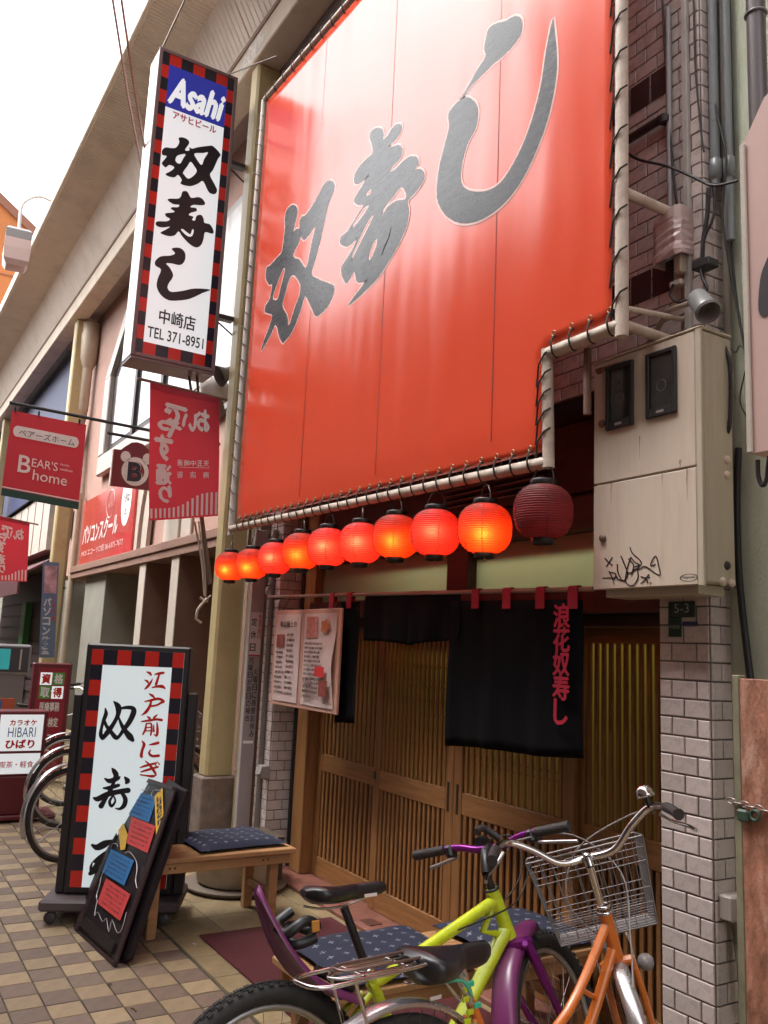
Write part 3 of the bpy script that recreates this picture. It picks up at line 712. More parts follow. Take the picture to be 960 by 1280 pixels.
# ================================================================== OPPOSITE SIDE OF THE STREET (seen mirrored in the banner and windows)
def plain_building(name, label, x0, x1, y0, h, col, cat='building'):
    m_ = mat(name+'_wall_%d' % int(abs(x0)), col, 0.8, noise=.15, nscale=2)
    b = thing(name, label, cat, ((x0+x1)/2, y0, 0))
    part('wall', MB().box((x0, y0-7, 0), (x1, y0, h)), m_, b)
    gl = mat('dark_window', (0.04, 0.05, 0.055), 0.12)
    n_ = max(1, int((x1-x0)/2.2))
    for k in range(n_):
        xa = x0+(k+.25)*(x1-x0)/n_; xb = xa+(x1-x0)/n_*.5
        for z in (3.6, 6.4, 9.2):
            if z+1.3 < h:
                w_ = part('window', MB().box((xa, y0, z), (xb, y0+.02, z+1.3)), gl, b)
    part('shopfront', MB().box((x0+.3, y0, .2), (x1-.3, y0+.03, 2.6)), gl, b)
    return b
plain_building('opposite_building', 'plain grey three storey block across the street behind the photographer', -9.5, 8, -3.2, 12, (0.30, 0.26, 0.24))
plain_building('opposite_building', 'lower beige shop row across the street farther down', -26, -9.6, -3.2, 7.2, (0.34, 0.29, 0.25))
plain_building('opposite_building', 'low brown shops across the street at the far end', -60, -26.1, -3.2, 7.6, (0.36, 0.30, 0.26))
oc = thing('arcade_canopy', 'matching cream eave over the pavement on the far side of the street', 'canopy', (-10, -2.4, 6.9))
part('eave', MB().box((-46, -3.19, 7.0), (8, -1.7, 7.25)), M_canopy, oc)
part('gutter_edge', MB().box((-46, -1.699, 6.95), (8, -1.65, 7.3)), M_canopy, oc)

# ================================================================== PINK NEIGHBOUR (personal computer school)
M_pink = mat('pink_stucco', (0.42, 0.26, 0.215), 0.8, noise=0.08, nscale=3, bump=0.35, bscale=120, dirt=(0.28, 0.17, 0.14), dirtamt=0.35)
M_trim = mat('pale_trim', (0.50, 0.43, 0.37), 0.7, noise=0.08, nscale=5, bump=.15, bscale=90)
M_brown = mat('brown_stucco', (0.24, 0.135, 0.10), 0.8, noise=0.1, nscale=4, bump=0.3, bscale=120)
M_gwall = mat('grey_green_wall', (0.27, 0.26, 0.22), 0.8, noise=0.1, nscale=3, dirt=(0.18,0.16,0.13), dirtamt=.4)
nb = thing('school_building', 'pink stucco building with pale pilasters and a white framed upstairs window left of the post', 'building', (-10.5, 3.0, 0))
PY = 2.98
part('upper_wall', MB().box((-16.2, PY, 2.62), (-7.32, 3.6, 7.1)), M_pink, nb)
part('canopy_ledge', MB().bbox((-14.2, PY-.14, 2.60), (-7.0, PY-.001, 2.70), .01), M_brown, nb)
part('soffit', MB().box((-14.2, PY-.12, 2.52), (-7.0, 3.9, 2.599)), M_brown, nb)
part('back_wall', MB().box((-16.2, 3.75, 0), (-7.0, 3.85, 2.52)), M_gwall, nb)
part('end_wall', MB().box((-7.3, 2.99, 0), (-7.02, 3.75, 2.52)), M_brown, nb)
for (fx, lab) in ((at(210, 780, Y=2.9).x, 'pier nearest the post'), (at(170, 780, Y=2.9).x, 'second pier')):
    p = part('pier', MB().bbox((fx, 2.90, 0), (fx+.24, 3.74, 2.52), .006), M_brown, nb, lab)
    part('pale_edge', MB().bbox((fx-.004, 2.885, 0), (fx+.244, 2.8995, 2.52), .004), M_trim, p)
part('pier', MB().bbox((-13.4, 2.95, 0), (-12.2, 3.74, 2.52), .006), M_gwall, nb)
# curved trims above the ledge
def arch(x, w, lean, label=None):
    pts = [(0, 0), (.02, .5), (.10, .95), (.30, 1.35), (.62, 1.62)]
    m = MB()
    L = catmull([(a*lean, b) for a, b in pts], False, 4)
    poly = [(x+a, PY-.05, 2.70+b*.92) for a, b in L]+[(x+w+a*1.0, PY-.05, 2.70+b*.92) for a, b in reversed(L)]
    m.prism(poly, (0, .049, 0)); return m
part('arch_trim', arch(at(166, 690, Y=PY).x, .32, 1.7), M_trim, nb); part('arch_trim', arch(at(176, 690, Y=PY-.04).x, .22, 1.7).xf(Matrix.Translation((.1, -.03, 0))), M_trim, nb)
part('arch_trim', MB().bbox((at(208, 680, Y=PY).x, PY-.05, 2.70), (at(226, 680, Y=PY).x, PY-.001, 3.9), .01), M_trim, nb)
part('arch_trim', MB().bbox((at(228, 680, Y=PY).x, PY-.035, 2.70), (at(240, 680, Y=PY).x, PY-.001, 3.9), .01), M_trim, nb)
# white framed upper window with mirror-like glass
M_wfr = mat('white_frame', (0.50, 0.46, 0.43), 0.4, noise=.05)
M_glass = mat('mirror_glass', (0.05, 0.05, 0.055), 0.03, spec=1.0, coat=1.0)
M_dfr = mat('bronze_frame', (0.045, 0.03, 0.03), 0.4)
wx0, wx1, wz0, wz1 = -13.15, -8.6, 4.02, 6.15
wn_ = part('window', MB().bbox((wx0, PY-.10, wz0), (wx1, PY-.001, wz0+.30), .015), M_wfr, nb, 'wide upstairs window in a thick white chamfered frame')
part('frame', MB().bbox((wx0, PY-.10, wz0+.301), (wx0+.30, PY-.001, wz1-.6), .015), M_wfr, wn_)
part('frame', MB().prism([(wx0, PY-.10, wz1-.6), (wx0+.3, PY-.10, wz1-.6), (wx0+.95, PY-.10, wz1-.02), (wx0+.95, PY-.10, wz1+.28)], (0, .098, 0)), M_wfr, wn_)
part('frame', MB().bbox((wx0+.95, PY-.10, wz1-.02), (wx1, PY-.001, wz1+.28), .015), M_wfr, wn_)
part('frame', MB().bbox((wx1-.3, PY-.10, wz0+.301), (wx1, PY-.001, wz1-.021), .015), M_wfr, wn_)
part('backing', MB().box((wx0+.25, PY-.03, wz0+.2), (wx1-.2, PY-.002, wz1)), M_dfr, wn_)
gx = [wx0+.42, wx0+1.7, wx0+2.95, wx1-.33]
for k in range(3):
    part('pane', MB().box((gx[k]+.06, PY-.036, wz0+.42), (gx[k+1]-.06, PY-.032, wz1-.12)), M_glass, wn_)
for k in (1, 2): part('mullion', MB().box((gx[k]-.05, PY-.07, wz0+.3), (gx[k]+.05, PY-.031, wz1-.02)), M_dfr, wn_)
# second window behind the post
w2 = part('window', MB().bbox((-8.45, PY-.08, 3.9), (-7.5, PY-.001, 6.2), .01), mat('grey_metal_frame', (0.25,0.24,0.24), .4), nb, 'narrow pale glazed window beside the post')
part('pane', MB().box((-8.4, PY-.085, 3.98), (-7.62, PY-.081, 6.1)), mat('glass_pale_reflection', (0.55, 0.54, 0.54), 0.15, noise=.2, nscale=2, stretch=(6,1,.2)), w2)  # pale streaked glass colour stands in for the window's reflection
# ground floor door with mosaic toplight
dr = part('door', MB().bbox((at(142, 800, Y=3.7).x, 3.68, 0), (at(172, 800, Y=3.7).x+.6, 3.745, 2.5), .006), mat('aluminium', (0.38, 0.36, 0.33), .4), nb)
dx0 = at(142, 800, Y=3.68).x+.12
part('pane', MB().box((dx0, 3.672, .4), (dx0+.75, 3.678, 1.72)), mat('grey_green_glass', (0.20, 0.24, 0.22), .15), dr)
part('pane', MB().box((dx0+.82, 3.672, .4), (dx0+1.6, 3.678, 1.72)), MATS['grey_green_glass'], dr)
cols = [mat('mosaic_blue', (0.10, 0.13, 0.19), .3), mat('mosaic_white', (0.38, 0.36, 0.36), .3), mat('mosaic_grey', (0.16, 0.15, 0.16), .3)]
mz = mesh_data('pane', MB().box((0, 0, 0), (.17, .006, .12)), cols[0]); mzs = [mz]
for c in cols[1:]:
    q = mz.copy(); q.materials[0] = c; mzs.append(q)
random.seed(5)
for i in range(7):
    for j in range(4): inst('pane', random.choice(mzs), (dx0+.02+i*.19, 3.671, 1.84+j*.14), dr)
# ---- red wall sign of the school
M_rsign = mat('red_sign', (0.55, 0.045, 0.045), 0.12, spec=.7, coat=.6, noise=.04, nscale=2)
M_white = mat('white_paint', (0.80, 0.78, 0.76), 0.45)
M_pinkp = mat('pale_pink_print', (0.75, 0.5, 0.48), 0.45)
SY = 2.90
ps = thing('wall_sign', 'glossy red computer school sign with white katakana over the pink shop ledge', 'sign', (-12.2, SY, 2.65))
sx0, sx1, sz0, sz1 = at(98, 700, Y=SY).x, at(164, 680, Y=SY).x, 2.66, 3.72
part('panel', MB().bbox((sx0, SY, sz0), (sx1, SY+.07, sz1), .01), M_rsign, ps)
part('frame', MB().bbox((sx0-.02, SY-.02, sz0-.05), (sx1+.02, SY+.07, sz0-.002), .005), M_trim, ps)
tt = MB(); put_text(tt, 'パソコンスクール', (sx0+.18, SY-.003, sz0+.36), (sx1-sx0-.95, 0, 0), (0, 0, .28), .03)
part('lettering', tt, M_white, ps)
tt = MB(); put_text(tt, 'MOS エコーソロ校 06-6375-7677', (sx0+.2, SY-.003, sz0+.17), (sx1-sx0-.6, 0, 0), (0, 0, .10), .012); part('small_lettering', tt, M_pinkp, ps, kind='stuff')
ov = MB(); L = [(sx1-.42+.22*math.cos(a)*1.1, SY-.002, sz0+.78+.36*math.sin(a)) for a in [2*PI*k/24 for k in range(24)]]; ov.add(L, [list(range(24))])
part('white_oval', ov, M_white, ps)
tt = MB(); put_text(tt, '開校8つ', (sx1-.60, SY-.004, sz0+.98), (.34, 0, 0), (0, 0, .08), .01); put_text(tt, 'つぎは', (sx1-.58, SY-.004, sz0+.74), (.30, 0, 0), (0, 0, .12), .01); put_text(tt, '上', (sx1-.5, SY-.004, sz0+.58), (.14, 0, 0), (0, 0, .09), .01)
part('oval_print', tt, mat('dark_print', (0.10, 0.05, 0.05), .5), ps, kind='stuff')
rg = MB(); rg.torus((sx1-1.25, SY-.002, sz0+.82), .20, .012, (0, 1, 0), 28, 4, flat=.3)
put_text(rg, 'らくらく', (sx1-1.38, SY-.004, sz0+.77), (.26, 0, 0), (0, 0, .09), .01); part('round_emblem', rg, M_pinkp, ps)
# ================================================================== FARTHER SHOPS DOWN THE STREET
M_dark = mat('dark_shopfront', (0.05, 0.03, 0.035), .6, noise=.3, nscale=3)
fb = thing('dark_shopfront', 'dark shuttered shop with a maroon awning beyond the second post at the left edge', 'shop', (-20, 3.3, 0))
part('wall', MB().box((-26, 3.3, 0), (-16.25, 8, 6.9)), M_gwall, fb)
part('awning', MB().prism([(-24, 3.29, 3.2), (-24, 2.5, 2.7), (-24, 2.5, 2.35), (-24, 2.54, 2.35), (-24, 2.54, 2.68), (-24, 3.29, 3.15)], (7.2, 0, 0)), mat('maroon_awning', (0.085, 0.02, 0.025), .7, noise=.2), fb)
part('shutter_opening', MB().box((-24, 3.26, .1), (-17, 3.299, 2.9)), M_dark, fb)
for k in range(8): part('shutter_slat', MB().box((-23.8, 3.235, .5+k*.26), (-17.2, 3.259, .5+k*.26+.2)), M_dark, fb)
part('green_panel', MB().box((-19.9, 3.10, .3), (-19.4, 3.23, 2.3)), mat('green_panel', (0.02, 0.14, 0.035), .5), fb)
part('sign_board', MB().box((-25.8, 3.0, 3.25), (-17.3, 3.25, 4.4)), mat('cream_board', (0.55, 0.47, 0.42), .5, noise=.15), fb)
for k in range(9): part('board_joint', MB().box((-25.2+k*.9, 2.99, 3.27), (-25.17+k*.9, 2.999, 4.38)), M_brown, fb)
tt = MB(); put_text(tt, '松', (-23.4, 2.985, 3.5), (1.3, 0, 0), (0, 0, .7), .03); part('lettering', tt, mat('ink_black', (0.02, 0.018, 0.02), .5), fb)
part('blue_gap_sheet', MB().bbox((-27, 2.93, 4.45), (-15.3, 2.96, 7.4), .01), mat('navy_gap_shade', (0.025, 0.035, 0.11), .5, noise=.3, nscale=3), fb)  # blue sheet, widened to paint in the dark gap under the beam
part('grille', MB().box((-16.1, 2.93, 3.3), (-14.9, 2.96, 3.75)), mat('white_grille', (0.35, 0.36, 0.42), .5, noise=.2), fb)
ob = thing('orange_building', 'orange building rising beyond the end of the canopy under the street lamp', 'building', (-33, 4, 8.2))
part('wall', MB().prism([(-30, 1.95, 8.2), (-30, 8, 8.2), (-30, 8, 12.3), (-30, 1.95, 16.6)], (-6, 0, 0)), mat('orange_wall', (0.50, 0.17, 0.05), .7, noise=.15, nscale=.8), ob)
for k in range(4): part('wall_joint', MB().box((-29.99, 1.95, 9.6+k*1.3), (-29.97, 8, 9.64+k*1.3)), mat('brown_edge', (0.25, 0.1, 0.06), .6), ob)
part('roof_edge', MB().prism([(-29.9, 1.9, 16.75), (-29.9, 8.05, 12.4), (-29.9, 8.05, 12.1), (-29.9, 1.9, 16.4)], (-6.2, 0, 0)), mat('brown_edge', (0.25, 0.1, 0.06), .6), ob)
part('lower_roof', MB().prism([(-29.8, 1.9, 12.7), (-29.8, 8, 8.6), (-29.8, 8, 8.3), (-29.8, 1.9, 12.1)], (-.3, 0, 0)), MATS['brown_edge'], ob)
fs_ = thing('far_shops', 'pale row of shops closing the far end of the street', 'building', (-50, 3, 0))
part('wall', MB().box((-60, 3.0, 0), (-26.1, 10, 9.5)), mat('far_wall', (0.40, 0.34, 0.32), .8, noise=.15, nscale=.6), fs_)
# drainpipes in front of the pink wall
M_drain = mat('drain_cream', (0.52, 0.42, 0.32), .5, noise=.08, nscale=4, dirt=(.3,.2,.14), dirtamt=.4)
dp = thing('drainpipe', 'cream drainpipe with a wide collector and an S bend against the pink wall', 'drainpipe', (-13.9, 2.85, 0))
xq = -13.55
hA = at(113, 425, Y=2.84); 
part('collector', MB().lathe([(.09,.15),(.14,.30),(.155,.72),(.14,.75),(.15,.92),(.13,.94)], (hA.x, 2.84, hA.z-.65), 20), M_drain, dp)
part('pipe', MB().tube([(hA.x, 2.84, hA.z-.4), (hA.x, 2.84, hA.z-1.15), (hA.x-.35, 2.84, hA.z-1.7), (hA.x-.4, 2.84, hA.z-2.2), (hA.x-.4, 2.84, .05)], .085, 12), M_drain, dp)
for z in (2.4, 4.4): part('clip', MB().torus((hA.x-.4, 2.84, z), .09, .012, (0, 0, 1), 14, 5), M_dfr, dp)
d2_ = solo('drainpipe', MB().tube([(hA.x+.25, 2.88, .02), (hA.x+.25, 2.88, 3.9)], .05, 10), M_drain, 'thin pale pipe beside the school sign, right of the wide drainpipe', 'drainpipe', (hA.x+.25, 2.88, 0))
# ================================================================== PAPER LANTERNS
M_cap = mat('black_lacquer', (0.015, 0.012, 0.012), 0.4)
M_wire = mat('wire', (0.12, 0.09, 0.08), 0.4, metal=.8)
def lantern_mat(name, col, tcol, lit):
    m = bpy.data.materials.new(name); m.use_nodes = True; nt = m.node_tree; n = nt.nodes; l = nt.links
    b = n.get('Principled BSDF'); out = n.get('Material Output'); b.inputs['Roughness'].default_value = .55
    tc = n.new('ShaderNodeTexCoord'); sp = n.new('ShaderNodeSeparateXYZ'); l.new(tc.outputs['Object'], sp.inputs[0])
    ns = n.new('ShaderNodeTexNoise'); ns.inputs['Scale'].default_value = 14; ns.inputs['Detail'].default_value = 5; l.new(tc.outputs['Object'], ns.inputs['Vector'])
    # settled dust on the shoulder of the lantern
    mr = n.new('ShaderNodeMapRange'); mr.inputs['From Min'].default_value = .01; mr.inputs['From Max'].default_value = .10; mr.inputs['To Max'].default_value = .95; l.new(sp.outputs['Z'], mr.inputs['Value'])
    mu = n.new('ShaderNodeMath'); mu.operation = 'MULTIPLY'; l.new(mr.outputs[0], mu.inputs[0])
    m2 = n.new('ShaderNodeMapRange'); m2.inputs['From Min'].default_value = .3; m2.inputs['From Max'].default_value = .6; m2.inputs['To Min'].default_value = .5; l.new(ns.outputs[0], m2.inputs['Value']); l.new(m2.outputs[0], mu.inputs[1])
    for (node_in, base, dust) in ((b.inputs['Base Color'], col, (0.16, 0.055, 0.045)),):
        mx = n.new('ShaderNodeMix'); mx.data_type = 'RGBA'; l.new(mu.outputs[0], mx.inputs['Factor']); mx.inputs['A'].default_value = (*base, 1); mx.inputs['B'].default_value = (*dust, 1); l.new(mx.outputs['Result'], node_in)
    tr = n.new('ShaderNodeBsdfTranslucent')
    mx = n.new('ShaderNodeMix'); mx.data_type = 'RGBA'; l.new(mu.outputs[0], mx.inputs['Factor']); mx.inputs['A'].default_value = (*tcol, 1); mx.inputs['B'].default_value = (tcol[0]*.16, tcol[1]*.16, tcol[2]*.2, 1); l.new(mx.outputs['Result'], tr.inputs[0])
    ms = n.new('ShaderNodeMixShader'); ms.inputs[0].default_value = .5; l.new(b.outputs[0], ms.inputs[1]); l.new(tr.outputs[0], ms.inputs[2]); l.new(ms.outputs[0], out.inputs['Surface'])
    return m
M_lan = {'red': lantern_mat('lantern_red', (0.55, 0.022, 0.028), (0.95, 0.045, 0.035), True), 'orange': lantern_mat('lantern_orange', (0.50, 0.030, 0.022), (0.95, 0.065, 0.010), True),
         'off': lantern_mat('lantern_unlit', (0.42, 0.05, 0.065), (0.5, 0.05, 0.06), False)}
M_bulb = mat('bulb', (1, .8, .5), .5, emit=(1.0, 0.62, 0.25), estr=2)
def lantern_body(R, H, n_r=22):
    prof = []; k = n_r*4
    for i in range(k+1):
        u = -1+2*i/k
        r = R*(1-abs(u*.955)**2.6)**(1/2.35)
        r = max(r, R*.42)
        r += 0.0024*math.cos(2*PI*i/4)
        prof.append((r, u*H/2))
    return prof
LP = [(288,708,'orange','farthest lantern of the row, touching the cream post'),(315,705,'orange','second lantern from the cream post, orange red'),(344,698,'red','third lantern from the cream post, pinkish red'),
      (377,689,'orange','fourth lantern from the cream post, glowing orange low down'),(410,684,'red','fifth lantern from the cream post, bright pink red'),(451,679,'red','sixth lantern from the cream post, bright spot in its middle'),
      (495,671,'orange','seventh lantern from the cream post, dusty top and orange base'),(544,666,'red','third lantern from the right end, vivid red with a torn top'),
      (606,661,'orange','second lantern from the right end, glowing orange with dusty shoulders'),(679,640,'off','unlit dull red lantern at the right end of the row')]
R0, H0 = 0.123, 0.225
M_seam_l = mat('lantern_seam', (0.12, 0.02, 0.02), .6)
bodies = {k: None for k in M_lan}
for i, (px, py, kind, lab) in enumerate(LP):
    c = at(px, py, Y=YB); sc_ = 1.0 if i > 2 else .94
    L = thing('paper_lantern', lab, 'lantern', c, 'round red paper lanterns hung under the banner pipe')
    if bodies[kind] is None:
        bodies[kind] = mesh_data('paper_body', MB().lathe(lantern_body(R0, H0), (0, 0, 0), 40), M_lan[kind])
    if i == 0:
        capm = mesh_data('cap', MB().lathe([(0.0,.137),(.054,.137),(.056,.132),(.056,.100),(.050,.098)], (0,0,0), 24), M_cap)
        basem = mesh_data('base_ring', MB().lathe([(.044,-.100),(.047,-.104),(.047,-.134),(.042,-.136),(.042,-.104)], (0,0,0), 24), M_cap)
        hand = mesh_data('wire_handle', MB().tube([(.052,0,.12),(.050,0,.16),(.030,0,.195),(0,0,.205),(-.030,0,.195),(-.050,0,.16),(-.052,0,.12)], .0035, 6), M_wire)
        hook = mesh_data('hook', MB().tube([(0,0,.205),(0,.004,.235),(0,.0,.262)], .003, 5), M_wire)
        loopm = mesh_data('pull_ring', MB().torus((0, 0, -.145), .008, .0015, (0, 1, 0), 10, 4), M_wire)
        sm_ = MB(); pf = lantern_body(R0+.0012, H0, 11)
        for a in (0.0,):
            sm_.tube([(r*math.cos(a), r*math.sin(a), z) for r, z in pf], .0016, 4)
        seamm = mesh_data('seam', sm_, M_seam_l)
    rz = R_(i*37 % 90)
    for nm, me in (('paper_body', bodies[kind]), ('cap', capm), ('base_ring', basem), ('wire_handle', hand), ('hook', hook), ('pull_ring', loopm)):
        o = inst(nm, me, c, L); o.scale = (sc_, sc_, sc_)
        if nm in ('wire_handle',): o.rotation_euler.z = rz*.6-.5
        if nm == 'paper_body' and i == 7: o['label'] = 'paper shade with a small tear near its top'
    for a in (-2.2+rz*.3, -.9+rz*.3): 
        o = inst('seam', seamm, c, L); o.rotation_euler.z = a; o.scale = (sc_, sc_, sc_)
    if kind != 'off':
        bl = part('bulb', MB().lathe([(0.001,-.024),(.012,-.02),(.019,-.005),(.019,.008),(.010,.026),(.008,.045),(.001,.046)], c+Vector((0,0,-.01)), 12), M_bulb, L)
        pl_ = bpy.data.lights.new('lantern_bulb', 'POINT'); pl_.energy = {'red': .33, 'orange': .33}[kind]*(1.25 if i in (4, 5, 8) else 1.0); pl_.color = (1.0, 0.60, 0.30); pl_.shadow_soft_size = .016
        po = bpy.data.objects.new('lantern_bulb', pl_); COL.objects.link(po); po.parent = L
        # light point moved off the bulb towards the viewer to make a hot spot
        po.location = Vector((.066, -.062, -.034 if kind == 'orange' else -.006))
# ================================================================== NOREN CURTAINS AND ROD
M_noren = mat('black_cloth', (0.006, 0.0055, 0.007), 0.95, noise=.2, nscale=300, spec=.08)
M_redcloth = mat('red_cloth', (0.30, 0.008, 0.025), 0.8, bump=.1, bscale=400)
YN = 2.66
rA = at(335, 746, Y=YN); rB = at(742, 736, Y=YN)
rodz = lambda x: rA.z+(rB.z-rA.z)*(x-rA.x)/(rB.x-rA.x)
rod = thing('curtain_rod', 'thin wooden rod carrying the black shop curtains across the doors', 'rod', ((rA.x+rB.x)/2, YN, rodz(-4)))
part('pole', MB().tube([(rA.x, YN, rA.z), (rB.x, YN, rB.z)], .011, 10), mat('rod_wood', (0.30, 0.2, 0.15), .5), rod)
for x in (-5.92, -2.36): part('hook', MB().tube([(x, YN, rodz(x)), (x, YN+.03, rodz(x)-.02), (x, YN+.09, rodz(x)+.0)], .006, 6), M_wire, rod)
def cloth(x0, x1, zb0, zb1, y, m, nx=28, nz=14, amp=.014, ph=0, freq=16, drop=.045, flare=1.0):
    mb = MB(); vs = []
    for i in range(nx+1):
        u = i/nx; x = x0+(x1-x0)*u; zt = rodz(x)-drop; zb = zb0+(zb1-zb0)*u
        for j in range(nz+1):
            v = j/nz; z = zt+(zb-zt)*v; a = amp*(.25+.75*v)*flare
            vs.append((x+.006*math.sin(6*v+ph), y+a*math.sin(x*freq+ph+v*.8)+a*.5*math.sin(x*freq*2.3+ph*2), z+.004*math.sin(x*9+ph)*v))
    mb.add(vs, [(i*(nz+1)+j, i*(nz+1)+j+1, (i+1)*(nz+1)+j+1, (i+1)*(nz+1)+j) for i in range(nx) for j in range(nz)], True)
    return mb
def noren(label, pxs, botpx, tabs, ph, drop=.045):
    x0, x1 = at(pxs[0], 800, Y=YN).x, at(pxs[1], 800, Y=YN).x
    zb0, zb1 = at(pxs[0], botpx[0], Y=YN).z, at(pxs[1], botpx[1], Y=YN).z
    t = thing('shop_curtain', label, 'curtain', ((x0+x1)/2, YN, rodz((x0+x1)/2)), 'black shop curtains on the rod over the doors')
    c = part('cloth', cloth(x0, x1, zb0, zb1, YN, M_noren, ph=ph, drop=drop), M_noren, t); sm = c.modifiers.new('thick', 'SOLIDIFY'); sm.thickness = .0025
    for p in tabs:
        xx = at(p, 745, Y=YN).x; w = .030
        part('loop_tab', MB().prism([(xx-w, YN-.016, rodz(xx)-.085), (xx-w, YN-.0165, rodz(xx)+.008), (xx-w, YN-.006, rodz(xx)+.016), (xx-w, YN+.008, rodz(xx)+.015), (xx-w, YN+.016, rodz(xx)), (xx-w, YN+.016, rodz(xx)-.05), (xx-w, YN+.013, rodz(xx)-.05), (xx-w, YN+.0125, rodz(xx)), (xx-w, YN+.006, rodz(xx)+.012), (xx-w, YN-.005, rodz(xx)+.0125), (xx-w, YN-.013, rodz(xx)+.004), (xx-w, YN-.013, rodz(xx)-.085)], (2*w, 0, 0)), M_redcloth, t)
    return t, x0, x1, zb0, zb1
noren('narrow black curtain strip hanging behind the menu board', (424, 447), (905, 905), (417, 439), 1.0)
noren('short black curtain panel in the middle of the rod, tied up high', (454, 512), (800, 806), (), 2.2, drop=.0)
noren('short black curtain panel with a knot, right of the first short one', (508, 575), (806, 800), (), 4.1, drop=.0)
nr, nx0, nx1, nzb0, nzb1 = noren('long black curtain with a red vertical column of characters', (563, 726), (932, 950), (597, 636, 678, 719), 0.4)
tt = MB(); tu = at(691, 800, Y=YN-.03); tv = at(711, 800, Y=YN-.03); tz0 = at(700, 905, Y=YN-.03).z; tz1 = at(700, 755, Y=YN-.03).z
put_vtext(tt, '浪花奴寿し', (tu.x, YN-.026, tz0), (tv.x-tu.x, 0, 0), (0, 0, tz1-tz0), .035, gap=-.02)
part('lettering', tt, mat('red_print', (0.42, 0.012, 0.04), .7), nr)
# ================================================================== MENU BOARD
YM = 2.60
m0, m1 = at(341, 820, Y=YM).x, at(424, 820, Y=YM).x
mz1, mz0 = 1.86, 1.205
mb_ = thing('menu_board', 'pink two page printed menu board hanging left of the doors', 'menu', ((m0+m1)/2, YM, mz0))
M_mb = mat('menu_pink', (0.50, 0.27, 0.21), .35, noise=.08, nscale=5, spec=.5)
M_page = mat('menu_page', (0.56, 0.42, 0.40), .35, noise=.06, nscale=8, bump=.1, bscale=12)
part('board', MB().bbox((m0, YM, mz0), (m1, YM+.018, mz1), .004), M_mb, mb_)
mw = m1-m0
def page(xa, xb, curl):
    m = MB(); n_ = 12; vs = []
    for j in range(n_+1):
        v = j/n_; z = mz0+.03+(mz1-mz0-.06)*v; c = curl*math.sin(PI*min(1, v*1.15))**2
        vs += [(xa, YM-.004, z), ((xa+xb)/2, YM-.006-c*.05, z), (xb-c*.16, YM-.005-c*.14, z)]
    m.add(vs, [(3*j+a, 3*j+a+1, 3*j+a+4, 3*j+a+3) for j in range(n_) for a in (0, 1)], True); return m
part('page', page(m0+.045, m0+mw*.44, 0), M_page, mb_); part('page', page(m0+mw*.50, m1-.04, .12), M_page, mb_, 'right page, its free edge curling off the board')
M_print = mat('menu_print', (0.10, 0.05, 0.05), .5); M_photo = mat('menu_photo', (0.22, 0.05, 0.04), .4, noise=.6, nscale=40)
def block(x, z, w, h, m, y=YM-.010): return part('print_block', MB().quad((x, y, z), (x+w, y, z), (x+w, y, z+h), (x, y, z+h)), m, mb_)
tt = MB(); put_text(tt, '味は極上の', (m0+.12, YM-.0105, mz1-.12), (.26, 0, 0), (0, 0, .045), .02); part('heading', tt, M_print, mb_)
block(m0+.07, mz1-.26, .13, .09, M_photo); block(m0+mw*.54, mz1-.19, .16, .14, mat('menu_photo2', (0.42, 0.14, 0.12), .4, noise=.5, nscale=30))
block(m1-.20, mz0+.10, .11, .10, M_photo, YM-.030); block(m1-.26, mz0+.22, .13, .065, mat('menu_red', (0.5, 0.03, 0.03), .4), YM-.034)
fl = MB(); cx, cz = m1-.175, mz1-.115
fl.add([(cx+.055*math.cos(a)*(1+.18*math.cos(5*a)), YM-.018, cz+.042*math.sin(a)*(1+.18*math.cos(5*a))) for a in [2*PI*k/40 for k in range(40)]], [list(range(40))]); part('badge', fl, mat('menu_orange', (0.5, 0.14, 0.05), .4), mb_)
random.seed(11); tl = MB()
kan = 'にぎり寿司盛合せ上巻物定食一品料理茶碗蒸天ぷら赤出汁吸物各種特上並松竹梅円鯛鮪海老穴子玉子'
def rline(x, z, n_, h, y):
    s_ = ''.join(random.choice(kan) for _ in range(n_)); put_text(tl, s_, (x, y, z), (h*n_*1.05, 0, 0), (0, 0, h), .01)
for k in range(12): rline(m0+mw*.555, mz1-.235-k*.028, random.choice((12, 14, 13)), .017, YM-.024)
for k in range(4): rline(m0+mw*.54, mz0+.08+k*.035, 7, .018, YM-.018)
for k in range(9): rline(m0+.065, mz1-.30-k*.034, random.choice((7, 8, 9)), .016, YM-.0085)
for k in range(12): rline(m0+.235, mz1-.18-k*.036, random.choice((5, 6)), .019, YM-.0085)
part('small_print', tl, M_print, mb_, kind='stuff')
for xx in (m0+.1, m1-.12): part('cord', MB().tube([(xx, YM+.01, mz1), (xx+.01, YN, rodz(xx))], .003, 5), M_wire, mb_)
# ================================================================== GREY POST WITH PAPER NOTICES, PIPES BY THE LEFT PIER
M_gpost = mat('grey_post', (0.34, 0.29, 0.285), .5, noise=.08, nscale=4, dirt=(.2,.15,.14), dirtamt=.4)
gx1 = at(304, 900, Y=2.60).x
gp = thing('grey_post', 'grey steel post with handwritten closing day notices beside the tiled pier', 'post', (gx1-.03, 2.65, 0))
part('column', MB().bbox((gx1-.055, 2.60, 0), (gx1, 2.705, 2.5), .004), M_gpost, gp)
M_ppr = mat('notice_paper', (0.62, 0.54, 0.54), .6); M_inkp = mat('brush_black', (0.03, 0.02, 0.025), .6); M_redp = mat('brush_red', (0.45, 0.05, 0.07), .6)
zt = at(312, 765, X=gx1).z; zb = at(312, 818, X=gx1).z
part('notice', MB().box((gx1+.0005, 2.607, zb), (gx1+.002, 2.70, zt)), M_ppr, gp)
part('notice_edge', MB().box((gx1+.0005, 2.607, zb-.012), (gx1+.0025, 2.70, zb-.001)), M_redp, gp)
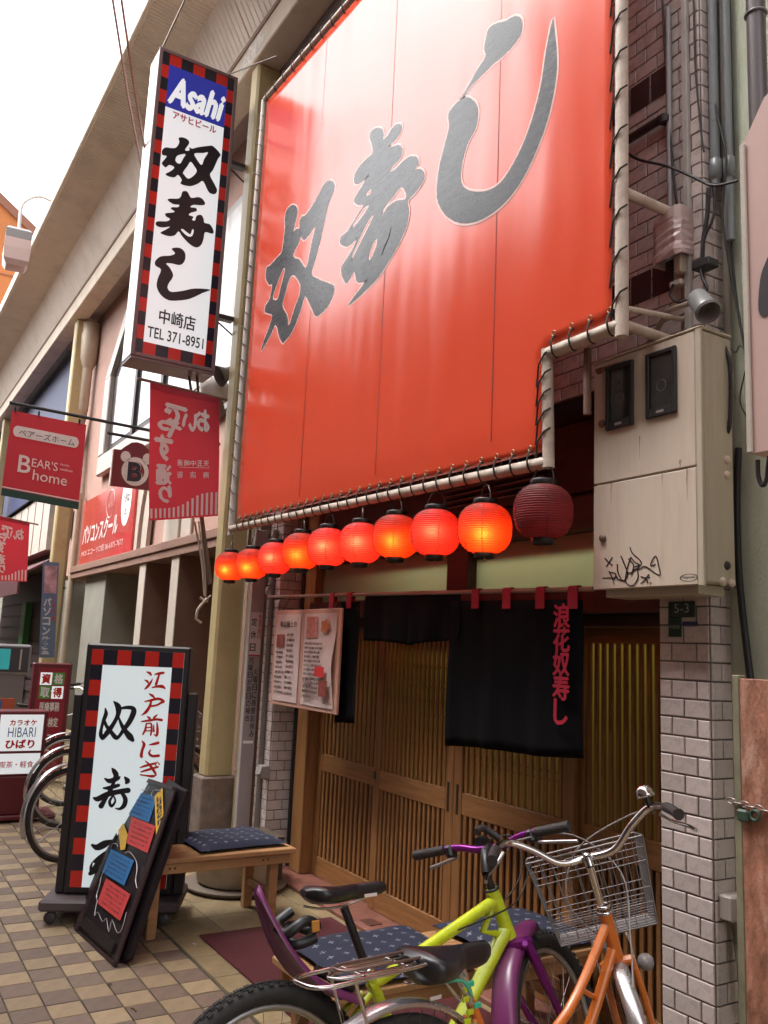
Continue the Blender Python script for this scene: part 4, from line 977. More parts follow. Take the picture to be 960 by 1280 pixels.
tt = MB(); put_vtext(tt, '定休日', (gx1+.003, 2.612, zb+.005), (0, .045, 0), (0, 0, zt-zb-.03), .02, gap=.4)
put_vtext(tt, '月曜日が祝日の場合', (gx1+.001, 2.612, zb-.50), (0, .037, 0), (0, 0, .48), .015, gap=.15)
put_vtext(tt, '火曜日に振替お休み', (gx1+.001, 2.656, zb-.62), (0, .037, 0), (0, 0, .52), .015, gap=.15)
part('brush_writing', tt, M_inkp, gp)
tt = MB(); put_vtext(tt, '毎週月曜日', (gx1+.003, 2.667, zt-.2), (0, .028, 0), (0, 0, .19), .01, gap=.1); part('red_writing', tt, M_redp, gp)
part('tape', MB().box((gx1+.0005, 2.612, zb-.66), (gx1+.002, 2.69, zb-.64)), M_white, gp)
gp2 = solo('conduit', MB().tube([(gx1+.085, 2.73, 0.0), (gx1+.085, 2.73, 2.5)], .022, 10), mat('conduit_grey', (0.16, 0.13, 0.12), .5, noise=.2), 'brownish conduit between the grey post and the tiled pier', 'conduit', (gx1+.085, 2.73, 0))
bp_ = solo('black_pipe', MB().tube([(-5.952, 2.935, .0), (-5.952, 2.935, 2.27)], .017, 12), mat('black_pvc', (0.03, 0.03, 0.035), .3), 'slim black pipe running up the inner side of the left tiled pier', 'pipe', (-5.952, 2.935, 0))
tb = at(331, 965, Y=2.72)
tp_ = thing('outdoor_socket', 'small grey outdoor socket box low on the left tiled pier', 'socket', (tb.x, 2.72, tb.z))
part('housing', MB().bbox((tb.x-.035, 2.68, tb.z-.045), (tb.x+.035, 2.748, tb.z+.05), .008), mat('grey_plastic', (0.30, 0.27, 0.25), .5), tp_)
part('cover', MB().prism([(tb.x-.04, 2.679, tb.z+.05), (tb.x-.04, 2.66, tb.z-.01), (tb.x-.04, 2.679, tb.z-.01)], (.08, 0, 0)), MATS['grey_plastic'], tp_)
bd = at(318, 692, Y=2.66)
# small lamp on the left end of the rod
sl_ = thing('rod_lamp', 'tiny glass lamp fitting at the left end of the curtain rod', 'lamp', (rA.x-.05, YN, rA.z+.06))
part('glass', MB().lathe([(.001,.03),(.014,.02),(.018,-.01),(.008,-.035),(.001,-.036)], (rA.x-.02, YN, rA.z+.05), 12), mat('pale_glass', (0.5,.45,.4), .2), sl_)
part('arm', MB().tube([(rA.x-.06, YN, rA.z), (rA.x-.06, YN+.05, rA.z+.1), (rA.x-.02, YN, rA.z+.085)], .006, 6), M_wire, sl_)

# ================================================================== METER BOX
M_box = mat('cream_steel', (0.58, 0.475, 0.39), .42, noise=.04, nscale=4, dirt=(0.42, 0.29, 0.20), dirtamt=.35, stretch=(7, 7, .8), bump=.04)
M_boxs = mat('cream_steel_side', (0.47, 0.41, 0.32), .45, noise=.06, nscale=6, dirt=(0.30, 0.20, 0.12), dirtamt=.4, stretch=(5, 5, .5))
BX0, BX1, BY, BZa, BZs, BZb = -2.545, -2.0, 2.57, 1.888, 2.325, 2.85
bx = thing('meter_box', 'big cream steel electricity meter box with two dark windows and graffiti on the right pier', 'meter box', (-2.27, BY, BZa))
part('case', MB().bbox((BX0+.004, BY+.012, BZa+.01), (BX1-.001, 2.749, BZb-.004), .006), M_boxs, bx)
def door_p(z0, z1, lab):
    return part('door', MB().bbox((BX0, BY, z0), (BX1-.028, BY+.011, z1), .004), M_box, bx, lab)
dlo = door_p(BZa, BZs-.003, 'lower door with the graffiti'); dup_ = door_p(BZs+.003, BZb, 'upper door with the meter windows')
part('edge_strip', MB().bbox((BX1-.026, BY-.002, BZa-.004), (BX1, BY+.0115, BZb+.006), .003), M_boxs, bx)
part('bottom_lip', MB().bbox((BX0+.04, BY+.03, BZa-.03), (BX1-.05, 2.748, BZa+.009), .004), M_boxs, bx)
part('top_cap', MB().bbox((BX0-.003, BY-.004, BZb+.001), (BX1+.003, 2.749, BZb+.012), .004), M_boxs, bx)
M_mwin = mat('meter_glass', (0.035, 0.035, 0.035), .12, noise=.3, nscale=12, coat=.5)
M_mfr = mat('black_rubber', (0.018, 0.016, 0.018), .5)
for k, (pa, pb) in enumerate((((759, 462), (793, 538)), ((809, 446), (847, 522)))):
    xa, xb = at(pa[0], 490, Y=BY).x, at(pb[0], 490, Y=BY).x
    zt_ = at((pa[0]+pb[0])/2, (455, 438)[k], Y=BY).z; zb_ = at((pa[0]+pb[0])/2, (535, 520)[k], Y=BY).z
    w_ = part('meter_window', MB().bbox((xa, BY-.014, zb_), (xa+.018, BY-.0005, zt_), .003).bbox((xb-.018, BY-.014, zb_), (xb, BY-.0005, zt_), .003).bbox((xa+.0185, BY-.014, zb_), (xb-.0185, BY-.0005, zb_+.035), .003).bbox((xa+.0185, BY-.014, zt_-.018), (xb-.0185, BY-.0005, zt_), .003), M_mfr, bx)
    part('glass', MB().box((xa+.0185, BY-.004, zb_+.0355), (xb-.0185, BY-.001, zt_-.0185)), M_mwin, w_)
    cxw = (xa+xb)/2; czw = (zb_+zt_)/2-.01
    part('meter_dial', MB().torus((cxw, BY-.0045, czw), .022, .0025, (0, 1, 0), 20, 4, flat=.3), mat('dial_grey', (.12,.12,.12), .4), w_)
    part('name_plate', MB().box((cxw-.018, BY-.0155, zb_+.012), (cxw+.018, BY-.0145, zb_+.022)), mat('plate_pale', (.35,.32,.3), .4), w_)
    for zz in (0, .02, .035): pass
knob = mesh_data('knob', MB().lathe([(.001,-.014),(.012,-.013),(.016,-.006),(.017,0)], (0,0,0), 16, axis='Y'), mat('knob_brown', (0.16, 0.09, 0.08), .4))
for p in ((753, 530, dup_), (754, 673, dlo)):
    q = at(p[0], p[1], Y=BY); inst('knob', knob, (q.x, BY, q.z), p[2])
knx = mesh_data('plug', MB().lathe([(.001,.008),(.013,.007),(.017,.0)], (0,0,0), 16, axis='X'), M_box)
for (px, py, m_) in ((909, 575, 0), (909, 594, 0), (909, 707, 1), (904, 727, 0), (915, 729, 0)):
    q = at(px, py, X=BX1)
    o = inst('plug', knx, (BX1-.001, q.y, q.z), bx)
    if m_:
        o2 = knx.copy(); o2.materials[0] = M_mfr; o.data = o2
# graffiti (pen strokes) and maker's oval
gm = lambda x, y, d=0.0: at(740+x/5.053, 560+y/5.053, Y=BY-.0015-d)
GR = [[(82,697),(105,722),(128,740)],[(128,692),(108,722),(92,748)],[(68,822),(120,820),(160,818)],[(108,780),(125,815),(140,858)],[(110,785),(150,795),(140,830)],
      [(160,735),(165,790),(195,838),(225,800),(200,720),(182,682)],[(182,682),(215,760),(240,790),(300,745),(270,720),(245,690)],[(245,690),(222,760),(212,845),(255,870),(290,820),(285,760)],
      [(240,628),(255,665),(300,705),(310,735),(270,750)],[(262,770),(300,765),(340,750),(425,805),(420,740),(402,682),(375,720),(372,745),(400,735)],[(310,812),(345,830),(350,852)],[(360,798),(330,838),(308,855)],[(322,820),(362,818)],[(205,840),(165,830),(150,800)],[(230,700),(262,740),(250,800)]]
for i, s_ in enumerate(GR):
    m_ = MB(); ribbon(m_, s_, [7.5]*len(s_), lambda x, y: gm(x, y, i*.00005)); part('graffiti_stroke', m_, mat('marker_black', (0.02, 0.015, 0.02), .4), dlo)
oc_ = at(861, 722, Y=BY); oo = MB(); K = 24
vs = []
for k in range(K):
    a = 2*PI*k/K
    for r in (1.0, .88): vs.append((oc_.x+.040*r*math.cos(a), BY-.001, oc_.z+.014*r*math.sin(a)))
oo.add(vs, [(2*k, 2*k+1, (2*k+3) % (2*K), (2*k+2) % (2*K)) for k in range(K)])
lb = part('maker_oval', oo, M_mfr, dlo)
tt = MB(); put_text(tt, 'Nipponkai', (oc_.x-.028, BY-.001, oc_.z-.005), (.056, 0, 0), (0, 0, .011), .01); part('oval_lettering', tt, M_mfr, lb)
# rust marks with their own shape
M_rust = mat('rust_mark', (0.22, 0.09, 0.045), .8, noise=.4, nscale=40)
for pts in ([(744,462),(752,459),(776,452),(784,449),(770,456),(760,462),(748,468)],):
    m_ = MB(); P = catmull(pts, True, 3); m_.add([at(x, y, Y=BY-.001) for x, y in P], [list(range(len(P)))]); part('rust_stain', m_, M_rust, dup_)
for (xx, zt__, ln, w__, dr) in ((BX0+.10, BZs-.004, .09, .005, dlo), (BX0+.36, BZs-.004, .05, .004, dlo), (BX1-.07, BZs-.004, .12, .006, dlo), (BX0+.055, BZb-.03, .16, .006, dup_), (BX0+.25, BZb-.36, .10, .005, dup_), (BX1-.10, BZs+.035, .03, .012, dup_), (BX0+.30, BZa+.02, .018, .010, dlo)):
    m_ = MB(); k_ = 7; L_ = [(xx+w__*(1-j/k_*.8)*math.sin(j*1.9)*.2-w__*(1-j/k_)*.5, BY-.0011, zt__-ln*j/k_) for j in range(k_+1)]; R__ = [(xx+w__*(1-j/k_*.8)*math.sin(j*1.3+1)*.2+w__*(1-j/k_)*.5+.0006, BY-.0011, zt__-ln*j/k_) for j in range(k_+1)]
    m_.add(L_+R__[::-1], [list(range(2*k_+2))]); part('rust_stain', m_, mat('rust_faint', (0.33, 0.19, 0.12), .7, noise=.3, nscale=60), dr)
# ---- address plates on the pier
M_plate = mat('plate_green', (0.018, 0.035, 0.022), .35)
a0, a1 = at(838, 762, Y=YW).x, at(871, 762, Y=YW).x
ap = thing('address_plate', 'small dark green plate reading 5-3 on the right tiled pier under the meter box', 'plate', (a0, YW, 1.75))
z1_ = at(855, 752, Y=YW).z; z0_ = at(855, 772, Y=YW).z
part('plate', MB().bbox((a0, YW-.014, z0_), (a1, YW-.008, z1_), .002), M_plate, ap)
tt = MB(); put_text(tt, '5-3', (a0+.03, YW-.0145, z0_+.018), (a1-a0-.055, 0, 0), (0, 0, .035), .0); part('number', tt, mat('plate_grey', (.30,.32,.28), .5), ap)
part('lower_plate', MB().bbox((a0, YW-.014, z0_-.075), (a0+.062, YW-.008, z0_-.001), .002), M_plate, ap)
tt = MB(); put_text(tt, '中崎西', (a0+.006, YW-.0145, z0_-.045), (.05, 0, 0), (0, 0, .016), .0); part('small_lettering', tt, MATS['plate_grey'], ap)
part('blue_strip', MB().bbox((a0+.065, YW-.011, z0_-.032), (a0+.135, YW-.007, z0_-.016), .001), mat('strip_blue', (.03,.035,.10), .4), ap)
# ================================================================== PIPES, CABLES AND FITTINGS AT THE RIGHT
M_gp = mat('grey_pvc', (0.20, 0.215, 0.225), .3, noise=.1, nscale=5, spec=.6)
def vpipe(px, y_, r, z0, z1, label, mat_=M_gp, couplings=(), name='downpipe'):
    x = at(px, 100, Y=y_).x
    t = thing(name, label, 'pipe', (x, y_, z0))
    part('pipe', MB().tube([(x, y_, z0), (x, y_, z1)], r, 16), mat_, t)
    for c in couplings: part('coupling', MB().lathe([(r+.001, -.045), (r+.006, -.04), (r+.006, .04), (r+.001, .045)], (x, y_, c), 16), mat_, t)
    return x
xa = vpipe(892, 2.80, .020, 3.55, 6.9, 'left one of two grey downpipes beside the upper tiled corner', couplings=(3.62, 5.1))
xb = vpipe(909, 2.83, .017, 3.30, 6.9, 'right one of two grey downpipes, against the green wall', couplings=(3.62,))
vpipe(903, 2.84, .015, 1.9, 4.4, 'thin brown grey pipe running down behind the meter box', mat('taupe_pipe', (.2,.17,.14), .5), couplings=(2.7,))
x_ = at(858, 150, Y=2.735).x
ch = solo('steel_channel', MB().bbox((x_-.014, 2.722, 2.87), (x_+.014, 2.744, 6.5), .003), mat('channel_grey', (.42,.39,.37), .5, noise=.12, dirt=(.2,.13,.1), dirtamt=.5), 'pale steel channel screwed up the right edge of the upper tiled wall', 'channel', (x_, 2.735, 2.87))
x2 = at(838, 200, Y=2.73).x
solo('conduit', MB().tube([(x2, 2.725, 3.30), (x2, 2.725, 4.45)], .012, 8), mat('conduit_pale', (.33,.31,.32), .4), 'short grey conduit above the wrapped junction box', 'conduit', (x2, 2.725, 3.3))
wb0, wb1 = at(823, 300, Y=2.70), at(858, 300, Y=2.70)
wt = at(840, 272, Y=2.68).z; wbz = at(840, 322, Y=2.68).z
M_wrap = mat('pink_plastic', (0.50, 0.37, 0.36), .25, noise=.12, nscale=9, bump=.6, bscale=14, coat=.4)
wb = thing('junction_box', 'junction box wrapped in crinkled pink plastic on the upper wall', 'box', (wb0.x, 2.7, wbz))
w = MB(); n_ = 10; vs = []
prof = [(wb0.x, 2.748), (wb0.x, 2.665), (wb0.x+.03, 2.65), (wb1.x-.02, 2.65), (wb1.x, 2.67), (wb1.x, 2.748)]
random.seed(3)
for j in range(n_+1):
    z = wbz+(wt-wbz)*j/n_
    for (x, y) in prof: vs.append((x+random.uniform(-.004, .004), y+random.uniform(-.006, .006), z+(random.uniform(-.02, .012) if j == 0 else (x-wb0.x)*.25 if j == n_ else 0)))
k = len(prof); w.add(vs, [(j*k+i, j*k+i+1, (j+1)*k+i+1, (j+1)*k+i) for j in range(n_) for i in range(k-1)])
o = part('wrapping', w, M_wrap, wb); o.modifiers.new('thick', 'SOLIDIFY').thickness = .002
part('terminal', MB().bbox((wb1.x-.06, 2.69, wbz-.07), (wb1.x-.02, 2.745, wbz+.01), .006), mat('terminal_beige', (.4,.32,.25), .5), wb)
part('bracket', MB().bbox((wb1.x-.09, 2.70, wbz-.115), (wb1.x-.03, 2.745, wbz-.09), .004), M_trim, wb)
# dark lamp arm sticking out of the wall
l0 = at(784, 172, Y=2.70); l1 = at(828, 150, Y=2.70)
solo('lamp_arm', MB().tube([(l0.x-.1, 2.715, l0.z), (l1.x, 2.715, l0.z+.0)], .018, 8).tube([(l1.x, 2.715, l0.z), (l1.x, 2.715, l0.z-.03)], .022, 8), mat('iron_black', (.03,.022,.022), .6), 'short black iron bar fixed along the upper tiled wall', 'bar', (l0.x, 2.72, l0.z))
# spotlight
sp0 = at(868, 372, Y=2.62); 
spt = thing('spotlight', 'grey cylindrical spotlight tilted down above the meter box', 'spotlight', sp0)
M_spot = mat('spot_grey', (.19,.19,.185), .35, noise=.1)
dirv = (at(903, 412, Y=2.55)-at(872, 372, Y=2.62)).normalized()
q = dirv.to_track_quat('Z', 'Y').to_matrix().to_4x4(); LM = Matrix.Translation(sp0+Vector((.01, 0, 0))) @ q
part('barrel', MB().lathe([(.001,-.005),(.030,-.004),(.040,.012),(.042,.10),(.046,.135),(.042,.137),(.040,.06),(.001,.05)], (0,0,0), 24).xf(LM), M_spot, spt)
part('visor', MB().torus((0,0,.125), .045, .004, (0,0,1), 24, 6).xf(LM), M_spot, spt)
part('arm', MB().tube([sp0+Vector((-.02, .03, .0)), sp0+Vector((-.18, .06, .02)), sp0+Vector((-.30, .11, -.045)), sp0+Vector((-.34, .13, -.05))], .012, 8), mat('arm_beige', (.36,.30,.25), .5), spt)
def cable(pts, r, label, planes, name='cable'):
    P = [at(x, y, Y=planes) for x, y in pts]; P = [Vector(p) for p in catmull([tuple(p) for p in P], False, 4)]
    return solo(name, MB().tube(P, r, 6), mat('cable_black', (.02,.018,.02), .5), label, 'cable', P[0])
cable([(785,192),(800,200),(835,208),(868,222),(892,232),(922,226)], .006, 'black cable sagging from the banner pipe across the tiled wall', 2.66)
cable([(828,0),(831,60),(836,140),(840,200),(846,255)], .005, 'thin black cable hanging straight down the upper tiled wall', 2.722)
cable([(867,0),(869,80),(872,120),(877,170),(880,190)], .004, 'thin cable on the corner tiles, ending at a knot', 2.735)
cable([(912,0),(914,90),(917,200),(914,290),(920,370),(930,430),(937,480)], .005, 'long loose black cable down the green wall', 2.84)
cable([(886,95),(898,150),(908,200),(903,260),(908,310),(930,430)], .005, 'black cable crossing behind the two grey downpipes', 2.79)
cable([(893,232),(892,270),(880,300),(876,340),(884,362),(868,372),(848,378),(838,368),(842,355)], .006, 'looped black cable between the downpipes and the wrapped box', 2.69)
cable([(886,235),(884,270),(879,300),(878,330)], .009, 'thick black cable bundle beside the tiled corner', 2.70)
cable([(900,415),(905,430),(912,455),(913,500),(911,540),(905,500),(904,450)], .007, 'dark cable loop beside the top of the meter box', 2.72)
cable([(897,415),(918,440),(925,432),(936,445),(930,470),(925,500),(933,520),(940,525)], .003, 'fine cable looping over the green wall', 2.80)
cable([(923,560),(921,640),(924,720),(931,790),(938,850)], .013, 'brown conduit curving down the green wall behind the board', 2.84, name='conduit')
cable([(947,575),(948,595),(953,607),(958,600),(960,585),(962,570)], .006, 'bunch of short black cables hanging under the pink sign', 1.98)
db = solo('terminal_block', MB().bbox((at(868, 335, Y=2.7).x, 2.68, at(868, 340, Y=2.7).z), (at(890, 335, Y=2.7).x, 2.745, at(868, 330, Y=2.7).z), .004), M_mfr, 'flat black bracket where the corner tiles end', 'bracket', at(870, 335, Y=2.7))
# dark downpipe at the very top right
x = at(946, 60, Y=2.70).x
bdp = thing('downpipe', 'thick dark downpipe with a clamp at the top right corner', 'pipe', (x, 2.7, 3))
part('pipe', MB().tube([(x, 2.70, 2.9), (x, 2.70, 7)], .036, 16), mat('dark_pipe', (.10,.085,.09), .3, spec=.6), bdp)
part('clamp', MB().torus((x, 2.70, at(946, 18, Y=2.7).z), .039, .005, (0, 0, 1), 20, 6), M_gp, bdp)
# ---- pink projecting sign at the right edge
YP = 1.95
P_ = [at(928, 182, Y=YP), at(941, 570, Y=YP)]
xl = P_[0].x; zt_ = P_[0].z; zb_ = at(943, 566, Y=YP).z; ck = at(955, 122, Y=YP)
psn = thing('pink_sign_box', 'pale pink sign box with a cut corner and black brush mark at the right edge', 'sign', (xl, YP, zb_))
poly = [(xl, YP, zb_), (xl, YP, zt_), (ck.x, YP, ck.z), (xl+1.1, YP, ck.z+.55), (xl+1.1, YP, zb_)]
part('box', MB().prism(poly[::-1], (0, .62, 0)), mat('pink_panel', (0.60, 0.40, 0.37), .4, noise=.06, nscale=3, dirt=(.4,.25,.22), dirtamt=.3), psn)
part('rim', MB().bbox((xl-.006, YP-.008, zb_), (xl+.012, YP-.001, zt_), .003), M_trim, psn)
bk = MB(); pts = [(948,388),(950,350),(956,330),(965,315),(985,318),(975,345),(966,380),(956,395)]
P2 = catmull(pts, True, 3); bk.add([at(x, y, Y=YP-.003) for x, y in P2], [list(range(len(P2)))]); part('brush_mark', bk, M_inkp, psn)
part('bracket', MB().bbox((xl+.02, YP+.1, zb_-.03), (xl+.1, YP+.5, zb_-.001), .004), M_trim, psn)
# ---- chipboard hoarding with chain
M_osb = mat('chipboard', (0.36, 0.155, 0.10), .6, noise=.45, nscale=16, stretch=(1.6, 1, .8), bump=.35, bscale=60, dirt=(0.58, 0.36, 0.28), dirtamt=1.0)
ox = at(925, 900, Y=2.45).x
hb = thing('chipboard_panel', 'reddish chipboard panel standing chained at the right edge in front of the green wall', 'panel', (ox, 2.45, 0))
part('sheet', MB().bbox((ox, 2.45, 0.0), (ox+1.22, 2.468, at(925, 848, Y=2.45).z), .002), M_osb, hb)
part('batten', MB().bbox((ox-.028, 2.45, 0.0), (ox-.001, 2.485, at(925, 846, Y=2.45).z+.005), .003), mat('batten_green', (.22,.20,.13), .7, noise=.3), hb)
zc = at(925, 1003, Y=2.44).z
cl_ = mesh_data('chain_link', MB().torus((0, 0, 0), .011, .003, (0, 1, 0), 12, 5).xf(Matrix.Diagonal((1.5, 1, .8, 1))), mat('chain_steel', (.35,.28,.26), .35, metal=.8))
for k in range(26):
    o = inst('chain_link', cl_, (ox-.03+k*.024, 2.438, zc-.0016*k-(.002 if k % 2 else 0)), hb); o.rotation_euler.x = R_(80) if k % 2 else 0
pk = part('padlock', MB().bbox((ox-.005, 2.425, zc-.055), (ox+.035, 2.442, zc-.018), .006), mat('lock_green', (.04,.07,.05), .4), hb)
part('shackle', MB().torus((ox+.055, 2.435, zc-.03), .015, .006, (0, 1, 0), 16, 6), MATS['lock_green'], hb)
# small grey box low on the green wall
gb0 = at(905, 1122, Y=2.74); gb1 = at(922, 1160, Y=2.74)
bb = solo('socket_box', MB().bbox((XPR1+.002, 2.765, gb1.z), (XPR1+.062, 2.869, gb0.z), .006), mat('socket_grey', (.33,.28,.26), .5), 'small grey wall box low beside the right tiled pier', 'socket', (XPR1+.03, 2.8, gb1.z))
solo('hose', MB().tube([(XPR1+.03, 2.82, gb1.z), (XPR1+.045, 2.82, gb1.z-.12), (XPR1+.10, 2.83, gb1.z-.3)], .014, 8), mat('hose_grey', (.16,.15,.12), .6), 'grey hose dropping from the low wall box', 'hose', (XPR1+.03, 2.82, gb1.z))
# ================================================================== PROJECTING LIGHT BOX
XS = -6.75
def rim_squares(mbr, mbk, o, U, V, nu, nv, wu, wv):
    """chequered border round a panel: o corner, U/V full extents, wu/wv border widths as fractions"""
    o = Vector(o); U = Vector(U); V = Vector(V); k = 0
    def q(m, a, b, c, d): m.quad(o+U*a+V*c, o+U*b+V*c, o+U*b+V*d, o+U*a+V*d)
    for i in range(nv):
        c, d = i/nv, (i+1)/nv
        q(mbr if i % 2 else mbk, 0, wu, c, d); q(mbr if (i+0) % 2 else mbk, 1-wu, 1, c, d)
    for i in range(nu):
        a = wu+(1-2*wu)*i/nu; b = wu+(1-2*wu)*(i+1)/nu
        q(mbr if (i+1) % 2 else mbk, a, b, 0, wv); q(mbr if (i+1) % 2 else mbk, a, b, 1-wv, 1)
M_face = mat('lit_acrylic', (0.70, 0.72, 0.75), .22, emit=(0.86, 0.93, 0.95), estr=0.12, spec=.5)
M_ared = mat('acrylic_red', (0.62, 0.03, 0.02), .25); M_ablk = mat('acrylic_black', (0.02, 0.018, 0.03), .25)
M_ablu = mat('acrylic_blue', (0.035, 0.05, 0.42), .22, emit=(0.03, 0.05, 0.5), estr=.05)
M_ink2 = mat('sign_black', (0.012, 0.01, 0.015), .35); M_mag = mat('sign_magenta', (0.55, 0.02, 0.10), .4)
M_sfr = mat('sign_frame', (0.20, 0.13, 0.13), .4, noise=.1); M_swh = mat('sign_white_side', (0.70, 0.66, 0.64), .18, spec=.6, coat=.5)
tl, trr, brr, bll = at(203, 60, X=XS), at(296, 97, X=XS), at(269, 466, X=XS), at(161, 441, X=XS)
y0 = (tl.y+bll.y)/2; y1 = (trr.y+brr.y)/2; z0 = (bll.z+brr.z)/2; z1 = (tl.z+trr.z)/2
ls = thing('projecting_sign', 'tall white light box sign with black brush characters and red black chequered border', 'sign', (XS, y0, z0))
DX = .28
part('case', MB().bbox((XS-DX, y0, z0), (XS-.006, y1, z1), .008), M_swh, ls)
f_ = .028
for a, b in (((XS-.02, y0-.003, z0-.003), (XS+.006, y0+f_, z1+.003)), ((XS-.02, y1-f_, z0-.003), (XS+.006, y1+.003, z1+.003)), ((XS-.02, y0+f_+.0005, z0-.003), (XS+.006, y1-f_-.0005, z0+f_)), ((XS-.02, y0+f_+.0005, z1-f_), (XS+.006, y1-f_-.0005, z1+.003))):
    part('frame_bar', MB().bbox(a, b, .003), M_sfr, ls)
part('bottom_plate', MB().bbox((XS-DX, y0, z0-.03), (XS, y1, z0-.004), .003), M_sfr, ls)
fy0, fy1, fz0, fz1 = y0+f_, y1-f_, z0+f_, z1-f_
face = part('face', MB().box((XS-.005, fy0, fz0), (XS-.001, fy1, fz1)), M_face, ls)
mr_, mk_ = MB(), MB(); rim_squares(mr_, mk_, (XS, fy0, fz0), (0, fy1-fy0, 0), (0, 0, fz1-fz0), 5, 23, .095, .037)
part('red_squares', mr_, M_ared, ls, kind='stuff'); part('black_squares', mk_, M_ablk, ls, kind='stuff')
iy0 = fy0+.095*(fy1-fy0); iy1 = fy1-.095*(fy1-fy0); iz1 = fz1-.037*(fz1-fz0)
zbl = at(240, 145, X=XS).z
part('blue_panel', MB().box((XS-.0005, iy0, zbl), (XS+.0006, iy1, iz1)), M_ablu, ls)
tt = MB(); put_text(tt, 'Asahi', (XS+.0015, iy0+.02, zbl+.05), (0, iy1-iy0-.035, 0), (0, 0, .25), .05, .3); part('latin_lettering', tt, M_face, ls)
tt = MB(); put_text(tt, 'アサヒビール', (XS+.0015, iy0+.07, zbl-.085), (0, iy1-iy0-.14, 0), (0, 0, .07), .035); part('katakana', tt, M_mag, ls)
def sign_poly(loops, ox, oy, sc, name='brush_character'):
    L2 = []
    for L in loops:
        P = catmull([(ox+x/sc, oy+y/sc) for x, y in L], True, 3)
        L2.append([(at(x, y, X=XS).y, at(x, y, X=XS).z) for x, y in P])
    vs, fs = fill2d(L2); part(name, MB().add([(XS+.0018, v[0], v[1]) for v in vs], fs), M_ink2, ls)
sign_poly([[(405,785),(440,780),(480,800),(488,830),(455,880),(490,885),(490,860),(515,870),(560,858),(640,848),(680,850),(740,915),(720,950),(680,1040),(655,1080),(690,1150),(712,1200),(700,1230),(670,1232),(640,1210),(600,1130),(560,1150),(500,1170),(440,1160),(418,1145),(430,1120),(400,1080),(370,1100),(320,1090),(300,1072),(340,1050),(370,1020),(330,1000),(300,1020),(270,990),(280,970),(310,930),(275,920),(272,885),(300,860),(345,865),(385,860),(410,820)],
   [(390,930),(430,915),(460,915),(440,950),(415,990),(380,970)],[(500,975),(530,1010),(550,1050),(520,1090),(480,1110),(450,1080),(440,1060),(475,1010)],[(530,910),(600,905),(640,900),(610,950),(590,1000),(560,970)]], 160, 50, 6.4)
sign_poly([[(400,100),(430,100),(455,140),(500,135),(530,150),(545,180),(520,188),(470,185),(450,200),(485,205),(490,225),(455,235),(440,250),(470,262),(460,280),(480,285),(490,255),(520,250),(535,275),(540,300),(575,310),(598,350),(590,370),(545,360),(535,400),(520,440),(490,458),(450,440),(400,390),(375,355),(350,380),(310,385),(258,365),(290,345),(320,325),(270,330),(235,320),(228,300),(245,290),(300,290),(320,275),(295,260),(290,240),(330,235),(350,228),(325,210),(335,200),(370,200),(378,185),(340,180),(305,155),(320,145),(370,145),(390,130)],
   [(390,345),(415,372),(440,388),(462,383),(472,350),(462,342),(450,372),(425,358),(402,340)]], 150, 220, 5.12)
sign_poly([[(330,465),(380,460),(415,490),(415,540),(385,570),(330,560),(295,560),(320,590),(340,640),(310,690),(305,720),(330,742),(400,735),(480,720),(578,728),(530,748),(450,785),(380,797),(310,795),(260,760),(235,710),(240,660),(262,600),(228,575),(225,545),(260,515),(320,510),(352,495)]], 150, 220, 5.12)
zc1 = at(221, 409, X=XS).z; zc2 = at(221, 385, X=XS).z
tt = MB(); put_text(tt, '中崎店', (XS+.0015, iy0+.11, zc1+.0), (0, iy1-iy0-.22, 0), (0, 0, .125), .02); put_text(tt, 'TEL 371-8951', (XS+.0015, iy0+.025, fz0+.037*(fz1-fz0)+.045), (0, iy1-iy0-.05, 0), (0, 0, .095), .012)
part('lettering', tt, M_ink2, ls)
for z in (z1-.75, z0+.55):
    part('bracket', MB().bbox((XS-.18, y1+.001, z-.02), (XS-.10, 2.545, z+.02), .004), M_dfr, ls)
    part('bracket_stay', MB().tube([(XS-.14, y1, z-.02), (XS-.14, 2.56, z-.14)], .008, 6), M_dfr, ls)
part('guy_wire', MB().tube([(XS-.02, y1-.1, z1+.0), at(346, 70, Y=2.42)], .006, 5), M_wire, ls)
part('guy_wire', MB().tube([(XS-.1, y0+.02, z1), (XS-.1, y0+.3, 7.62)], .008, 5), M_wire, ls)
solo('conduit', MB().tube([(XS-.14, y1-.10, z0-.03), (XS-.13, y1-.06, z0-.3), (XS-.1, 2.5, z0-.6)], .012, 6).tube([(XS-.17, y1-.16, z0-.03), (XS-.17, y1-.10, z0-.3), (XS-.13, 2.5, z0-.62)], .012, 6), M_dfr, 'dark cables leaving the bottom of the projecting light box', 'cable', (XS-.14, y1-.1, z0))
